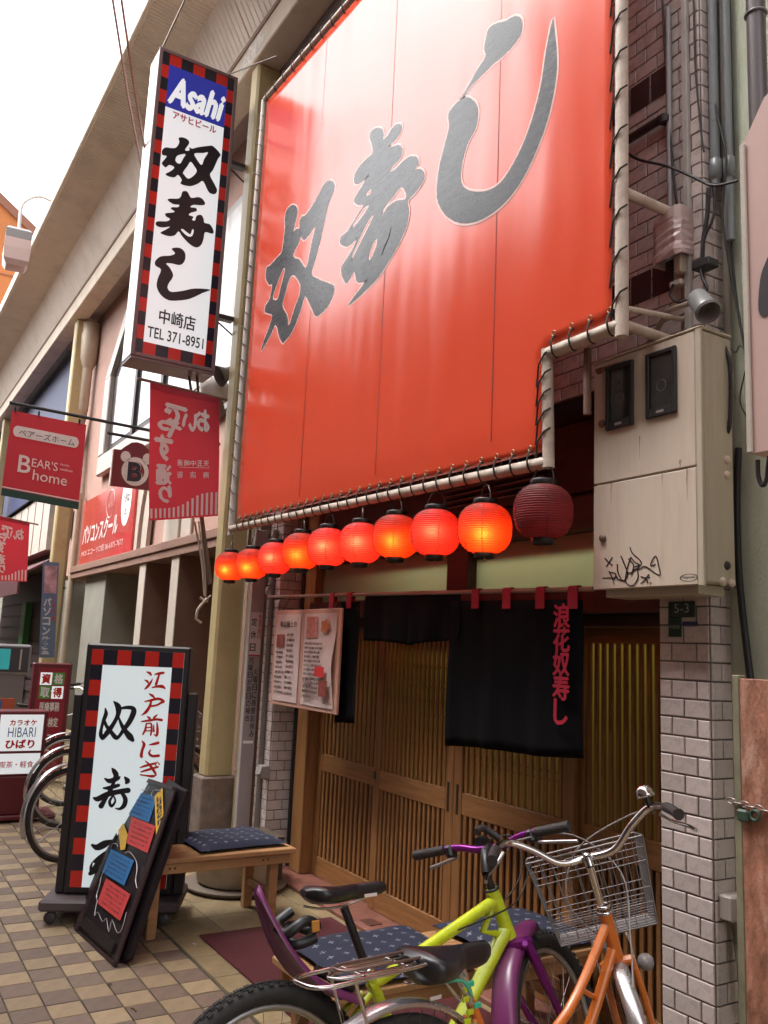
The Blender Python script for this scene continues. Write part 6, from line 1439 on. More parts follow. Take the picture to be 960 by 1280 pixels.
def card(P, m, lab, idx):
    c_ = part('card', MB().prism([onE(x, y, .004+.001*idx) for x, y in P], Nn*.002), m, ez, lab)
    t_ = MB(); q_ = P if len(P) == 4 else None
    if q_:
        for r_i in range(5 if m != M_cy else 0):
            a = lerp2(lerp2(P[0], P[3], .14+.17*r_i), lerp2(P[1], P[2], .14+.17*r_i), .1); b = lerp2(lerp2(P[0], P[3], .14+.17*r_i), lerp2(P[1], P[2], .14+.17*r_i), .85)
            a3 = onE(a[0], a[1]+2.2, .008+.001*idx); b3 = onE(b[0], b[1]+2.2, .008+.001*idx); a4 = onE(a[0]+.7, a[1]-.6, .008+.001*idx)
            s_ = ''.join(random.choice('ランチ定食寿司天丼にぎりうどん円茶碗蒸日替') for _ in range(7)); put_text(t_, s_, a3, b3-a3, a4-a3, .0)
        if m == M_cy:
            for i, ch_ in enumerate('Lunch'):
                a = lerp2(lerp2(P[0], P[3], .15+.15*i), lerp2(P[1], P[2], .15+.15*i), .2); b = lerp2(lerp2(P[0], P[3], .15+.15*i), lerp2(P[1], P[2], .15+.15*i), .8)
                a3 = onE(a[0], a[1]+3, .008+.001*idx); b3 = onE(b[0], b[1]+3, .008+.001*idx); a4 = onE(a[0], a[1]-3, .008+.001*idx); put_text(t_, ch_, a3, b3-a3, a4-a3, .03)
        part('handwriting', t_, M_pen, c_)
for i, (P, m, lab) in enumerate(crd+cyl): card([O_(*p) for p in P], m, lab, i)
card([(133, 1098), (163, 1118), (150, 1151), (122, 1129)], M_cr, 'lower red card', 6)
gar = [[(497,150),(510,125),(535,122),(545,150),(585,155),(600,130)],[(615,195),(625,165),(650,155),(680,160)],[(330,560),(345,535),(370,535),(378,555)],[(430,600),(455,590),(480,610),(510,660),(515,720),(505,790),(515,850)],[(300,700),(265,760),(250,830),(230,900),(235,950)]]
for P in gar: part('garland', MB().tube([onE(*O_(x, y), .014) for x, y in catmull(P, False, 3)], .0025, 5), mat('tinsel', (.5,.48,.5), .3, metal=.6), ez)
part('garland', MB().tube([onE(x, y, .014) for x, y in catmull([(121,1128),(118,1145),(122,1140),(128,1152),(133,1148),(136,1165),(140,1150),(146,1165),(152,1162),(158,1140)], False, 3)], .0022, 5), MATS['tinsel'], ez)
# rear leg board of the easel
rb = [Vector((eTLp.x+.12, 1.64, eTLp.z-.02)), Vector((eTLp.x+.60, 1.66, eTLp.z-.06)), Vector((-4.60, 1.98, 0)), Vector((-5.1, 1.95, 0))]
eboard([(214, 975), (238, 990), (166, 1200), (147, 1209)], -.06, -.035, M_eb, 'rear_board')
# ================================================================== BENCHES, CUSHIONS, MAT, PLANTER, CRATE
M_bw = mat('bench_wood', (0.42, 0.225, 0.10), .5, noise=.18, nscale=5, stretch=(5, .6, 5), bump=.12, bscale=40)
def bench(x0, x1, y0, y1, zt, label, ang=0):
    b = thing('wooden_bench', label, 'bench', ((x0+x1)/2, (y0+y1)/2, 0), 'plain wooden benches outside the shop')
    nb_ = 3; w = (x1-x0)/nb_
    for k in range(nb_): part('seat_plank', MB().bbox((x0+k*w+.001, y0, zt-.028), (x0+(k+1)*w-.001, y1, zt), .004), M_bw, b)
    for xx in (x0+.02, x1-.045): part('side_rail', MB().bbox((xx, y0+.03, zt-.085), (xx+.025, y1-.03, zt-.029), .003), M_bw, b)
    for yy in (y0+.07, y1-.14):
        for xx in (x0+.05, x1-.10): part('leg', MB().bbox((xx, yy, 0), (xx+.05, yy+.055, zt-.029), .004), M_bw, b)
        part('stretcher', MB().bbox((x0+.101, yy+.01, .14), (x1-.101, yy+.04, .18), .003), M_bw, b)
    for yy in (y0+.16, y0+.19, y1-.2, y1-.17): part('screw', MB().lathe([(.001,.002),(.006,.001),(.006,0)], (x1-.0195, yy, zt-.055), 10, axis='X'), M_mfr, b)
    return b
bench(-5.30, -4.80, 1.50, 2.42, .425, 'wooden bench with one navy cushion between the easel and the tiled pier')
bench(-3.25, -2.78, 1.56, 2.92, .41, 'wooden bench with two navy cushions behind the bicycles in front of the doors')
def cushion_mat():
    m = bpy.data.materials.new('navy_kasuri'); m.use_nodes = True; nt = m.node_tree; n = nt.nodes; l = nt.links; b = n.get('Principled BSDF'); b.inputs['Roughness'].default_value = .85
    tc = n.new('ShaderNodeTexCoord'); mp = n.new('ShaderNodeMapping'); mp.inputs['Scale'].default_value = (15, 15, 1); l.new(tc.outputs['Object'], mp.inputs['Vector'])
    # small cross motifs at lattice points
    fr = n.new('ShaderNodeVectorMath'); fr.operation = 'FRACTION'; l.new(mp.outputs[0], fr.inputs[0])
    sb = n.new('ShaderNodeVectorMath'); sb.operation = 'SUBTRACT'; sb.inputs[1].default_value = (.5, .5, 0); l.new(fr.outputs[0], sb.inputs[0])
    ab = n.new('ShaderNodeVectorMath'); ab.operation = 'ABSOLUTE'; l.new(sb.outputs[0], ab.inputs[0])
    sx = n.new('ShaderNodeSeparateXYZ'); l.new(ab.outputs[0], sx.inputs[0])
    def lt(sock, v):
        q = n.new('ShaderNodeMath'); q.operation = 'LESS_THAN'; l.new(sock, q.inputs[0]); q.inputs[1].default_value = v; return q.outputs[0]
    def mul(a, b_):
        q = n.new('ShaderNodeMath'); q.operation = 'MULTIPLY'; l.new(a, q.inputs[0]); l.new(b_, q.inputs[1]); return q.outputs[0]
    a1 = mul(lt(sx.outputs[0], .20), lt(sx.outputs[1], .045)); a2 = mul(lt(sx.outputs[1], .20), lt(sx.outputs[0], .045))
    ad = n.new('ShaderNodeMath'); ad.operation = 'MAXIMUM'; l.new(a1, ad.inputs[0]); l.new(a2, ad.inputs[1])
    ns = n.new('ShaderNodeTexNoise'); ns.inputs['Scale'].default_value = 90; l.new(tc.outputs['Object'], ns.inputs['Vector'])
    mm = mul(ad.outputs[0], ns.outputs[0])
    mx = n.new('ShaderNodeMix'); mx.data_type = 'RGBA'; l.new(mm, mx.inputs['Factor']); mx.inputs['A'].default_value = (.014, .018, .042, 1); mx.inputs['B'].default_value = (.34, .34, .42, 1); l.new(mx.outputs['Result'], b.inputs['Base Color'])
    return m
M_cush = cushion_mat()
def cushion(cx, cy, z, w, d, h, ang, label):
    m = MB(); n_ = 14; top = []; bot = []
    for i in range(n_+1):
        for j in range(n_+1):
            u, v = -1+2*i/n_, -1+2*j/n_; e_ = (1-abs(u)**5)*(1-abs(v)**5); pin = 1-.05*(1-abs(u)**2)*(abs(v)**6)-.05*(1-abs(v)**2)*(abs(u)**6)
            x, y = u*w/2*(1-.05*(1-v*v)*abs(u)**4*1), v*d/2*(1-.05*(1-u*u)*abs(v)**4)
            top.append((x, y, h*.35+h*.65*e_**.5+.004*math.sin(9*u)*math.sin(7*v))); bot.append((x, y, h*.35-h*.35*e_**.5))
    k = n_+1; f1 = [(i*k+j, (i+1)*k+j, (i+1)*k+j+1, i*k+j+1) for i in range(n_) for j in range(n_)]
    m.add(top, f1, True); m.add(bot, [f[::-1] for f in f1], True)
    o = solo('cushion', m, M_cush, label, 'cushion', (0, 0, 0), 'navy patterned seat cushions on the benches'); o.location = (cx, cy, z); o.rotation_euler.z = ang; return o
cushion(-5.07, 2.10, .427, .46, .56, .05, .06, 'navy cushion with white crosses on the far bench beside the easel')
cushion(-3.03, 1.92, .412, .50, .58, .055, -.04, 'navy cushion with white crosses seen under the purple rear mudguard')
cushion(-3.02, 2.60, .412, .48, .54, .055, .05, 'navy cushion half hidden by the yellow green bicycle head tube')
mt = solo('door_mat', MB().bbox((-4.80, 1.85, .0005), (-2.45, 2.68, .012), .004), mat('mat_maroon', (0.085, 0.012, 0.016), .95, noise=.25, nscale=60, bump=.6, bscale=400), 'dark red carpet mat lying on the paving before the doors', 'mat', (-3.6, 2.2, 0))
pt = thing('planter', 'round cream planter tub on a saucer under the far bench', 'planter', (-5.68, 2.42, 0))
part('tub', MB().lathe([(.001,.03),(.23,.03),(.26,.05),(.30,.22),(.305,.26),(.29,.265),(.27,.23),(.001,.22)], (-5.68, 2.42, 0), 32), mat('planter_cream', (.52,.46,.37), .5, noise=.08, dirt=(.3,.22,.15), dirtamt=.4), pt)
part('saucer', MB().lathe([(.001,.001),(.32,.001),(.35,.03),(.34,.035),(.001,.02)], (-5.68, 2.42, 0), 32), mat('saucer_brown', (.16,.12,.09), .6), pt)
cr = thing('wooden_crate', 'dark weathered wooden crate between the bench and the tiled pier', 'crate', (-5.6, 2.6, 0))
M_cr2 = mat('crate_wood', (.075,.052,.032), .8, noise=.4, nscale=6, stretch=(4, 4, .6))
for k in range(3): part('board', MB().bbox((-5.60+k*.0, 2.50+k*.075, .0), (-5.59, 2.572+k*.075, .30), .002), M_cr2, cr)
for k in range(4): part('board', MB().bbox((-5.94+k*.085, 2.49, .0), (-5.86+k*.085, 2.499, .30), .002), M_cr2, cr)
part('top_board', MB().bbox((-5.94, 2.50, .301), (-5.59, 2.725, .315), .003), M_cr2, cr)

# ================================================================== SMALL LITTER ON THE PAVING
M_lit = mat('litter_white', (.62,.60,.56), .7); M_lit2 = mat('litter_dark', (.07,.04,.035), .8); M_leaf = mat('litter_leaf', (.20,.12,.05), .7)
for (px, py, m_, lab, r) in ((52, 1115, M_lit, 'tiny white paper scrap on the paving left of the lit sign', .012), (243, 1181, M_lit, 'small pale cigarette end on the slabs left of the red mat', .010), (137, 1230, M_lit2, 'dark chewing gum spot on the pavers in front of the easel', .013), (168, 1262, M_leaf, 'dry curled leaf on the pavers near the bottom left', .014)):
    q = at(px, py, Z=0.003)
    mb = MB(); mb.tube([q+Vector((-r*1.6, -r*.5, .001)), q+Vector((0, r*.3, .003)), q+Vector((r*1.6, 0, .001))], [r*.3, r*.42, r*.25], 6)
    if m_ is M_lit2: mb = MB().lathe([(.001, .002), (r*.7, .0016), (r, 0)], q, 12)
    solo('litter', mb, m_, lab, 'litter', q)
# ================================================================== BICYCLES
M_rub = mat('tyre_rubber', (0.026, 0.023, 0.024), .8, noise=.2, nscale=30, dirt=(.09,.075,.06), dirtamt=.5); M_chr = mat('chrome', (0.62, 0.58, 0.58), .16, metal=1.0, noise=.06); M_alu = mat('dull_alloy', (.42,.40,.41), .35, metal=.9, noise=.08)
M_sadl = mat('saddle_black', (.016,.013,.016), .32, spec=.6); M_grip = mat('grip_rubber', (.028,.022,.022), .6, bump=.4, bscale=200)
M_cab = mat('cable_grey', (.25,.22,.22), .4); M_wir = mat('basket_wire', (.21,.19,.19), .4, metal=.7); M_bl = mat('bike_black', (.015,.013,.014), .35)
def rotm(o, ax, a): return Matrix.Translation(Vector(o)) @ Matrix.Rotation(a, 4, Vector(ax)) @ Matrix.Translation(-Vector(o))
def spin_thing(name, label, x, y, h, lean, group):
    t = thing(name, label, 'bicycle', (x, y, 0), group)
    t.rotation_euler = (Matrix.Rotation(h, 3, 'Z') @ Matrix.Rotation(lean, 3, 'X')).to_euler(); ORG[t] = Vector((0, 0, 0)); return t
def wheel(t, c, R, tr, knob, S, tyre_m=M_rub, rim_m=M_alu, nsp=28):
    c = Vector(c); w = part('wheel', MB().torus(c, R-tr, tr, (0, 1, 0), 56, 10).xf(S), tyre_m, t, local=True)
    if knob:
        kb = MB(); 
        for k in range(66):
            for j, (dy, rr) in enumerate(((-.62, .80), (-.2, .97), (.24, .96), (.64, .78))):
                a = 2*PI*(k+(.5 if j % 2 else 0))/66; M = Matrix.Translation(c) @ Matrix.Rotation(a, 4, 'Y') @ Matrix.Translation((R-tr+tr*rr, dy*tr, 0)) @ Matrix.Rotation(dy*-.9, 4, 'Z')
                q = MB().box((-.003, -.0055, -.0075), (.0055, .0055, .0075)).xf(M); kb.join(q)
        part('tread', kb.xf(S), tyre_m, w, kind='stuff', local=True)
    part('rim', MB().torus(c, R-tr*2.0-.006, .012, (0, 1, 0), 48, 8, flat=.9).xf(S), rim_m, w, local=True)
    sp = MB()
    for k in range(nsp):
        a = 2*PI*k/nsp; b = a+(.5 if k % 4 < 2 else -.5); sy = .03 if k % 2 else -.03
        p0 = c+Vector((math.cos(b)*.022, sy, math.sin(b)*.022)); p1 = c+Vector((math.cos(a)*(R-2*tr-.012), 0, math.sin(a)*(R-2*tr-.012))); sp.tube([p0, p1], .0011, 4, cap=False)
    part('spokes', sp.xf(S), M_alu, w, kind='stuff', local=True)
    part('hub', MB().lathe([(.001,-.05),(.012,-.048),(.012,-.034),(.026,-.033),(.026,-.028),(.014,-.026),(.014,.026),(.026,.028),(.026,.033),(.012,.034),(.012,.048),(.001,.05)], c, 16, axis='Y').xf(S), M_alu, w, local=True)
    return w
def fender(c, R, a0, a1, w, drop, n_=26):
    """curved mudguard, arched section, angles in degrees from +x towards +z"""
    c = Vector(c); m = MB(); vs = []; prof = [(-1, -drop), (-.9, -drop*.25), (-.5, 0), (0, drop*.12), (.5, 0), (.9, -drop*.25), (1, -drop)]
    for i in range(n_+1):
        a = R_(a0+(a1-a0)*i/n_)
        for u, d in prof: vs.append(c+Vector((math.cos(a)*(R+d), u*w/2, math.sin(a)*(R+d))))
    k = len(prof); return m.add(vs, [(i*k+j, i*k+j+1, (i+1)*k+j+1, (i+1)*k+j) for i in range(n_) for j in range(k-1)], True)
def sheet(t, name, mb, m, S=None, lab=None):
    o = part(name, mb.xf(S) if S is not None else mb, m, t, lab, local=True); q = o.modifiers.new('thick', 'SOLIDIFY'); q.thickness = .0018; return o
def T(t, name, pts, r, m, S=None, n=10, lab=None):
    mb = MB().tube(pts, r, n); return part(name, mb.xf(S) if S is not None else mb, m, t, lab, local=True)
def smooth(P, n=5): return [Vector(p) for p in catmull(P, False, n)]
def saddle(t, x0, x1, z, wid, m, hmid=.05):
    """x0 rear, x1 nose"""
    mb = MB(); n_ = 18; vs = []; k = 12
    for i in range(n_+1):
        u = i/n_; x = x0+(x1-x0)*u; w = wid*(.5*(1-u)**.55*.0+ (1.0 if u < .25 else 0)*0)
        w = wid*(max(.16, math.cos(min(1, max(0, (u-.12)/.55))*PI/2)**.9))*(.72+.28*min(1, u/.15)) ; zz = z+.022*(1-u*2.2)**2*(u < .45)+.006*u
        en = min(1, (u+.02)/.13)**.5*min(1, (1.03-u)/.10)**.5; w *= en; h = hmid*(1-.30*u)*en
        zz += .012*(1-en)*-1
        for j in range(k):
            a = 2*PI*j/k; yy = math.cos(a)*w/2; dz = math.sin(a); dz = dz*.35 if dz > 0 else dz
            vs.append((x, yy, zz+dz*h*(1.0 if dz > 0 else (.9 if abs(math.cos(a)) > .7 else .75))))
    mb.add(vs, [(i*k+j, i*k+(j+1) % k, (i+1)*k+(j+1) % k, (i+1)*k+j) for i in range(n_) for j in range(k)], True); mb.add([vs[j] for j in range(k)], [list(range(k))]); mb.add([vs[n_*k+j] for j in range(k)], [list(range(k))[::-1]])
    return part('saddle', mb, m, t, local=True)
# ------------------------------------------------ yellow green mountain bike
M_yg = mat('acid_green_paint', (0.56, 0.66, 0.015), .28, coat=.4, spec=.6, noise=.06, nscale=14, dirt=(.22,.22,.05), dirtamt=.45); M_pur = mat('purple_plastic', (0.17, 0.028, 0.12), .33, coat=.2, noise=.10, dirt=(.16,.10,.12), dirtamt=.35); M_pur2 = mat('purple_anodised', (.20,.015,.20), .25, metal=.5)
g1 = spin_thing('mountain_bicycle', 'acid yellow green mountain bike with purple mudguards and knobbly tyres by the bench', -2.228, 1.183, 1.609, -.192, 'bicycles parked before the shop')
axd = Vector((-.34, 0, .94)).normalized(); SG = rotm((.85, 0, .69), axd, .393); Id = Matrix.Identity(4)
wheel(g1, (-.07, 0, .345), .335, .027, True, Id); wheel(g1, (1.05, 0, .335), .335, .027, True, SG)
HT, HB, BBk, ST = (.795, 0, .835), (.855, 0, .675), (.44, 0, .30), (.275, 0, .665)
fr_ = MB().tube([HT, HB], .024, 14); fp_ = part('frame', fr_, M_yg, g1, local=True)
part('head_ring', MB().torus(HT, .024, .005, axd, 18, 6), M_bl, g1, local=True)
T(fp_, 'top_tube', [(.80, 0, .795), (.28, 0, .615)], [.021, .018], M_yg); T(fp_, 'down_tube', [(.84, 0, .70), BBk], [.025, .023], M_yg); T(fp_, 'seat_tube', [BBk, ST], .018, M_yg)
T(fp_, 'gusset', [(.80, 0, .79), (.74, 0, .71), (.82, 0, .69)], .013, M_yg)
for s in (-1, 1):
    T(fp_, 'seat_stay', smooth([(.27, s*.02, .60), (.12, s*.05, .50), (-.07, s*.062, .345)]), .009, M_yg); T(fp_, 'chain_stay', [(.43, s*.025, .30), (-.07, s*.062, .345)], .010, M_yg)
T(g1, 'seatpost', [ST, (.205, 0, .845)], .0135, M_bl); part('seat_clamp', MB().torus(ST, .020, .006, axd, 16, 6), M_chr, g1, local=True)
sd1 = saddle(g1, .065, .36, .888, .15, M_sadl); T(sd1, 'rail', smooth([(.08, .025, .86), (.15, .022, .845), (.24, .015, .85), (.3, .01, .865)]), .0035, M_chr)
part('badge', MB().box((.255, -.0425, .868), (.30, -.0405, .877)), M_fpr, sd1, local=True)
T(g1, 'seat_lock', smooth([(.05, .045, .85), (.0, .045, .82), (-.01, -.03, .80), (.04, -.05, .83), (.09, -.03, .81), (.10, .03, .79), (.05, .05, .81), (.01, .02, .79), (.02, -.03, .77), (.08, -.04, .78)]), .015, M_bl, lab='coiled black cable lock with an orange tag under the saddle')
part('tag', MB().bbox((.05, -.078, .80), (.075, -.072, .83), .002), mat('orange_tag', (.5,.2,.03), .5), g1, local=True)
rf = MB(); vs = []; n_ = 16
for i in range(n_+1):
    u = i/n_; x = .235-.315*u-.03*math.sin(u*PI); z = .60+.335*u-.055*math.sin(u*PI); w = .018+.115*math.sin((.22+.78*u)*PI)**.7+.03*(1-u)
    for j, (a, d) in enumerate(((-1, -.022), (-.75, -.004), (0, .006), (.75, -.004), (1, -.022))): vs.append((x+d*.6, a*w/2, z+d*.8))
rf.add(vs, [(i*5+j, i*5+j+1, (i+1)*5+j+1, (i+1)*5+j) for i in range(n_) for j in range(4)], True); sheet(g1, 'rear_mudguard', rf, M_pur, lab='long upswept purple rear mudguard')
T(g1, 'mudguard_stay', [(.22, 0, .62), (.10, 0, .69)], .014, M_bl)
# fork, front mudguard
for s in (-1, 1): T(g1, 'fork_leg', smooth([(.862, s*.055, .655), (.93, s*.062, .52), (1.05, s*.055, .335)]), [.017]*6+[.013]*5, M_pur2, SG)
part('fork_crown', MB().bbox((.83, -.068, .635), (.90, .068, .672), .012).xf(SG), M_pur2, g1, local=True)
sheet(g1, 'front_mudguard', fender((1.05, 0, .335), .378, 172, 98, .085, .030), M_pur, SG, 'broad glossy purple front mudguard')
T(g1, 'steerer', [HT, (.775, 0, .885)], .014, M_bl, SG)
T(g1, 'stem', [(.775, 0, .885), (.80, 0, .955), (.835, 0, .965)], .017, M_bl, SG)
hb_ = T(g1, 'handlebar', smooth([(.835, -.30, .985), (.84, -.14, .985), (.845, -.05, .965), (.845, .05, .965), (.84, .14, .985), (.835, .30, .985)]), .0125, M_pur2, SG)
for s in (-1, 1):
    T(g1, 'grip', [(.835, s*.185, .985), (.832, s*.315, .985)], [.0165, .0175], M_grip, SG)
    bl_ = T(g1, 'brake_lever', smooth([(.85, s*.16, .972), (.885, s*.17, .955), (.90, s*.23, .945), (.905, s*.30, .935)]), .0065, M_alu, SG)
    part('shifter', MB().bbox((.82, s*.15, .955), (.87, s*.18, .998), .008).xf(SG), M_bl, g1, local=True)
T(g1, 'bar_end', smooth([(.85, -.04, .985), (.82, .0, 1.03), (.76, .0, 1.02)]), .012, M_grip, SG)
T(g1, 'light', [(.86, .055, .99), (.915, .06, .99)], [.018, .022], M_bl, SG)
for s, e_ in ((1, (.70, .02, .76)), (-1, (.62, -.02, .73))): T(g1, 'brake_cable', smooth([(.87, s*.155, .97), (.98, s*.08, .99), (.96, s*.02, .88), (.86, s*.03, .78), e_]), .0028, M_bl, SG if False else None, 6)
part('chainring', MB().torus((.44, -.055, .30), .085, .004, (0, 1, 0), 30, 5), M_bl, g1, local=True); T(g1, 'crank', [(.44, -.07, .30), (.55, -.08, .17)], .010, M_alu); part('pedal', MB().bbox((.50, -.16, .155), (.60, -.085, .18), .004), M_bl, g1, local=True)
T(g1, 'crank', [(.44, .06, .30), (.33, .07, .43)], .010, M_alu); part('pedal', MB().bbox((.28, .075, .42), (.38, .15, .445), .004), M_bl, g1, local=True)
T(g1, 'kickstand', [(.05, .07, .32), (-.02, .20, .02)], .008, M_bl)
# ------------------------------------------------ orange city bike
M_or = mat('orange_paint', (0.66, 0.16, 0.015), .28, coat=.5, spec=.6, dirt=(.3,.07,.02), dirtamt=.25, noise=.04)
M_sfen = mat('silver_mudguard', (.55,.52,.54), .25, metal=.85, noise=.05)
b1 = spin_thing('city_bicycle', 'orange city bicycle with wire front basket, bell and chrome rear rack nearest the camera', -1.946, 1.317, 1.659, -.076, 'bicycles parked before the shop')
SO = rotm((.90, 0, .67), axd, .815)
wheel(b1, (0, 0, .34), .34, .017, False, Id, nsp=32); wheel(b1, (1.08, 0, .34), .34, .017, False, SO, nsp=32)
HT, HB, BBk, ST = (.855, 0, .815), (.905, 0, .665), (.46, 0, .28), (.27, 0, .66)
fo = part('frame', MB().tube([HT, HB], .021, 14), M_or, b1, local=True)
T(fo, 'upper_tube', smooth([(.868, 0, .785), (.66, 0, .56), (.40, 0, .44)]), [.015]*11, M_or); T(fo, 'lower_tube', smooth([(.885, 0, .70), (.70, 0, .44), BBk]), .017, M_or); T(fo, 'seat_tube', [BBk, ST], .015, M_or)
T(fo, 'brace', [(.72, 0, .615), (.79, 0, .575)], .008, M_or)
for s in (-1, 1):
    T(fo, 'seat_stay', smooth([(.27, s*.02, .62), (.14, s*.05, .48), (0, s*.06, .34)]), .008, M_or); T(fo, 'chain_stay', [(.44, s*.03, .28), (.0, s*.06, .34)], .010, M_or); T(b1, 'fork_leg', smooth([(.905, s*.045, .665), (.95, s*.052, .53), (1.08, s*.052, .34)]), .011, M_or, SO)
part('fork_crown', MB().bbox((.885, -.055, .645), (.925, .055, .672), .01).xf(SO), M_or, b1, local=True)
part('headset', MB().torus(HT, .020, .006, axd, 20, 6), M_chr, b1, local=True); part('headset', MB().torus((.850, 0, .832), .017, .006, axd, 20, 6), M_chr, b1, local=True)
T(b1, 'seatpost', [ST, (.235, 0, .765)], .0125, M_chr); so_ = saddle(b1, .05, .345, .785, .205, M_sadl, .085)
part('saddle_spring', MB().torus((.10, .05, .73), .018, .003, (0, 0, 1), 12, 5).join(MB().torus((.10, .05, .745), .018, .003, (0, 0, 1), 12, 5)), M_chr, so_, kind='stuff', local=True)
sheet(b1, 'rear_mudguard', fender((0, 0, .34), .372, 205, 20, .052, .014, 36), M_sfen); sheet(b1, 'front_mudguard', fender((1.08, 0, .34), .372, 192, 62, .052, .014, 30), M_sfen, SO, 'silver front mudguard')
T(b1, 'stem', [HT, (.812, 0, .955)], .012, M_chr, SO); st_ = T(b1, 'stem_head', smooth([(.812, 0, .955), (.818, 0, .985), (.845, 0, .985)]), .015, M_chr, SO)
part('stem_bolt', MB().lathe([(.001,.002),(.006,.001),(.006,0)], (.80, 0, .985), 10, axis='X').xf(SO), M_bl, b1, local=True)
hbp = smooth([(.60, -.285, 1.055), (.70, -.275, 1.075), (.775, -.235, 1.085), (.80, -.165, 1.045), (.825, -.09, .985), (.845, 0, .98), (.825, .09, .985), (.80, .165, 1.045), (.775, .235, 1.085), (.70, .275, 1.075), (.60, .285, 1.055)])
T(b1, 'handlebar', hbp, .0115, M_chr, SO, 12)
for s in (-1, 1):
    T(b1, 'grip', smooth([(.70, s*.275, 1.075), (.65, s*.281, 1.067), (.585, s*.287, 1.052)]), [.016]*10+[.018], M_grip, SO)
    T(b1, 'brake_lever', smooth([(.75, s*.255, 1.06), (.72, s*.285, 1.03), (.64, s*.315, 1.01), (.58, s*.32, 1.0)]), .006, M_chr, SO)
part('bell', MB().lathe([(.001,.034),(.014,.031),(.025,.020),(.029,.004),(.030,-.004),(.027,-.006),(.001,-.004)], (.765, -.232, 1.122), 24).xf(SO), M_chr, b1, local=True)
part('bell_mount', MB().tube([(.768, -.235, 1.084), (.765, -.232, 1.124)], .009, 10).xf(SO), M_bl, b1, local=True)
T(b1, 'brake_cable', smooth([(.76, -.24, 1.065), (.93, -.18, 1.07), (1.02, .02, 1.0), (.98, .10, .85), (.95, .02, .72)]), .003, M_cab, SO, 6); T(b1, 'brake_cable', smooth([(.76, .24, 1.065), (.90, .20, 1.08), (1.0, .02, 1.05), (.98, -.10, .9), (.88, -.06, .72), (.80, -.02, .60)]), .003, M_cab, SO, 6)
# basket
bk_ = MB()
def bw_(p, q_, r=.0022): bk_.tube([p, q_], r, 4, cap=False)
bx0, bx1, bt, bb_ = .925, 1.20, 1.00, .735
def ring(z, s_): 
    a = .20*s_; x0_, x1_ = bx0+(1-s_)*.06, bx1-(1-s_)*.12; return [(x0_, -a, z), (x1_, -a, z), (x1_, a, z), (x0_, a, z)]
def lev(u): return ring(bb_+(bt-bb_)*u, .80+.20*u)
for u, r in ((1, .0042), (.88, .002), (.72, .002), (.42, .002), (.25, .002), (0, .003)):
    L = lev(u)
    for k in range(4): bw_(L[k], L[(k+1) % 4], r)
T0, B0 = lev(1), lev(0)
for k in range(4):
    nn = 10 if k % 2 else 7
    for j in range(nn):
        f = j/nn; bw_(Vector(T0[k]).lerp(Vector(T0[(k+1) % 4]), f), Vector(B0[k]).lerp(Vector(B0[(k+1) % 4]), f), .0032 if j == 0 else .0017)
for j in range(13):
    f = (j+.5)/13; bw_(Vector(B0[0]).lerp(Vector(B0[1]), f), Vector(B0[3]).lerp(Vector(B0[2]), f), .0018)
for j in range(9):
    f = (j+.5)/9; bw_(Vector(B0[0]).lerp(Vector(B0[3]), f), Vector(B0[1]).lerp(Vector(B0[2]), f), .0018)
for j in range(7):   # denser lower band
    L = lev(.02+.03*j)
    for k in range(4): bw_(L[k], L[(k+1) % 4], .0015)
part('basket', bk_.xf(SO), M_wir, b1, 'rectangular wire basket', kind='stuff', local=True)
T(b1, 'basket_stay', [(1.0, .06, .735), (1.08, .06, .36)], .005, M_chr, SO); T(b1, 'basket_stay', [(1.0, -.06, .735), (1.08, -.06, .36)], .005, M_chr, SO)
part('front_lamp', MB().lathe([(.001,-.03),(.02,-.028),(.028,.02),(.026,.03),(.001,.033)], (1.12, -.10, .60), 18, axis='X').xf(SO), M_cab, b1, local=True)
# rear rack with bent chrome loops
zr = .80
T(b1, 'rack_loop', smooth([(.16, .055, zr), (-.10, .06, zr), (-.25, .055, zr), (-.285, .0, zr+.004), (-.25, -.055, zr), (-.10, -.06, zr), (.16, -.055, zr)], 4), .0055, M_chr)
T(b1, 'rack_loop', smooth([(.14, .028, zr), (-.12, .03, zr), (-.20, .0, zr), (-.12, -.03, zr), (.14, -.028, zr)], 4), .0045, M_chr)
T(b1, 'rack_clip', smooth([(.12, .035, zr+.012), (-.14, .03, zr+.016), (-.18, .0, zr+.018), (-.14, -.03, zr+.016), (.12, -.035, zr+.012)], 4), .004, mat('copper_rod', (.26,.18,.16), .3, metal=.8))
for x in (.16, .02, -.12): T(b1, 'rack_bar', [(x, -.057, zr-.001), (x, .057, zr-.001)], .0045, M_chr)
for s in (-1, 1): T(b1, 'rack_stay', [(-.16, s*.058, zr), (0, s*.066, .34)], .0045, M_chr); T(b1, 'rack_stay', [(.14, s*.055, zr), (.25, s*.02, .66)], .0045, M_chr)
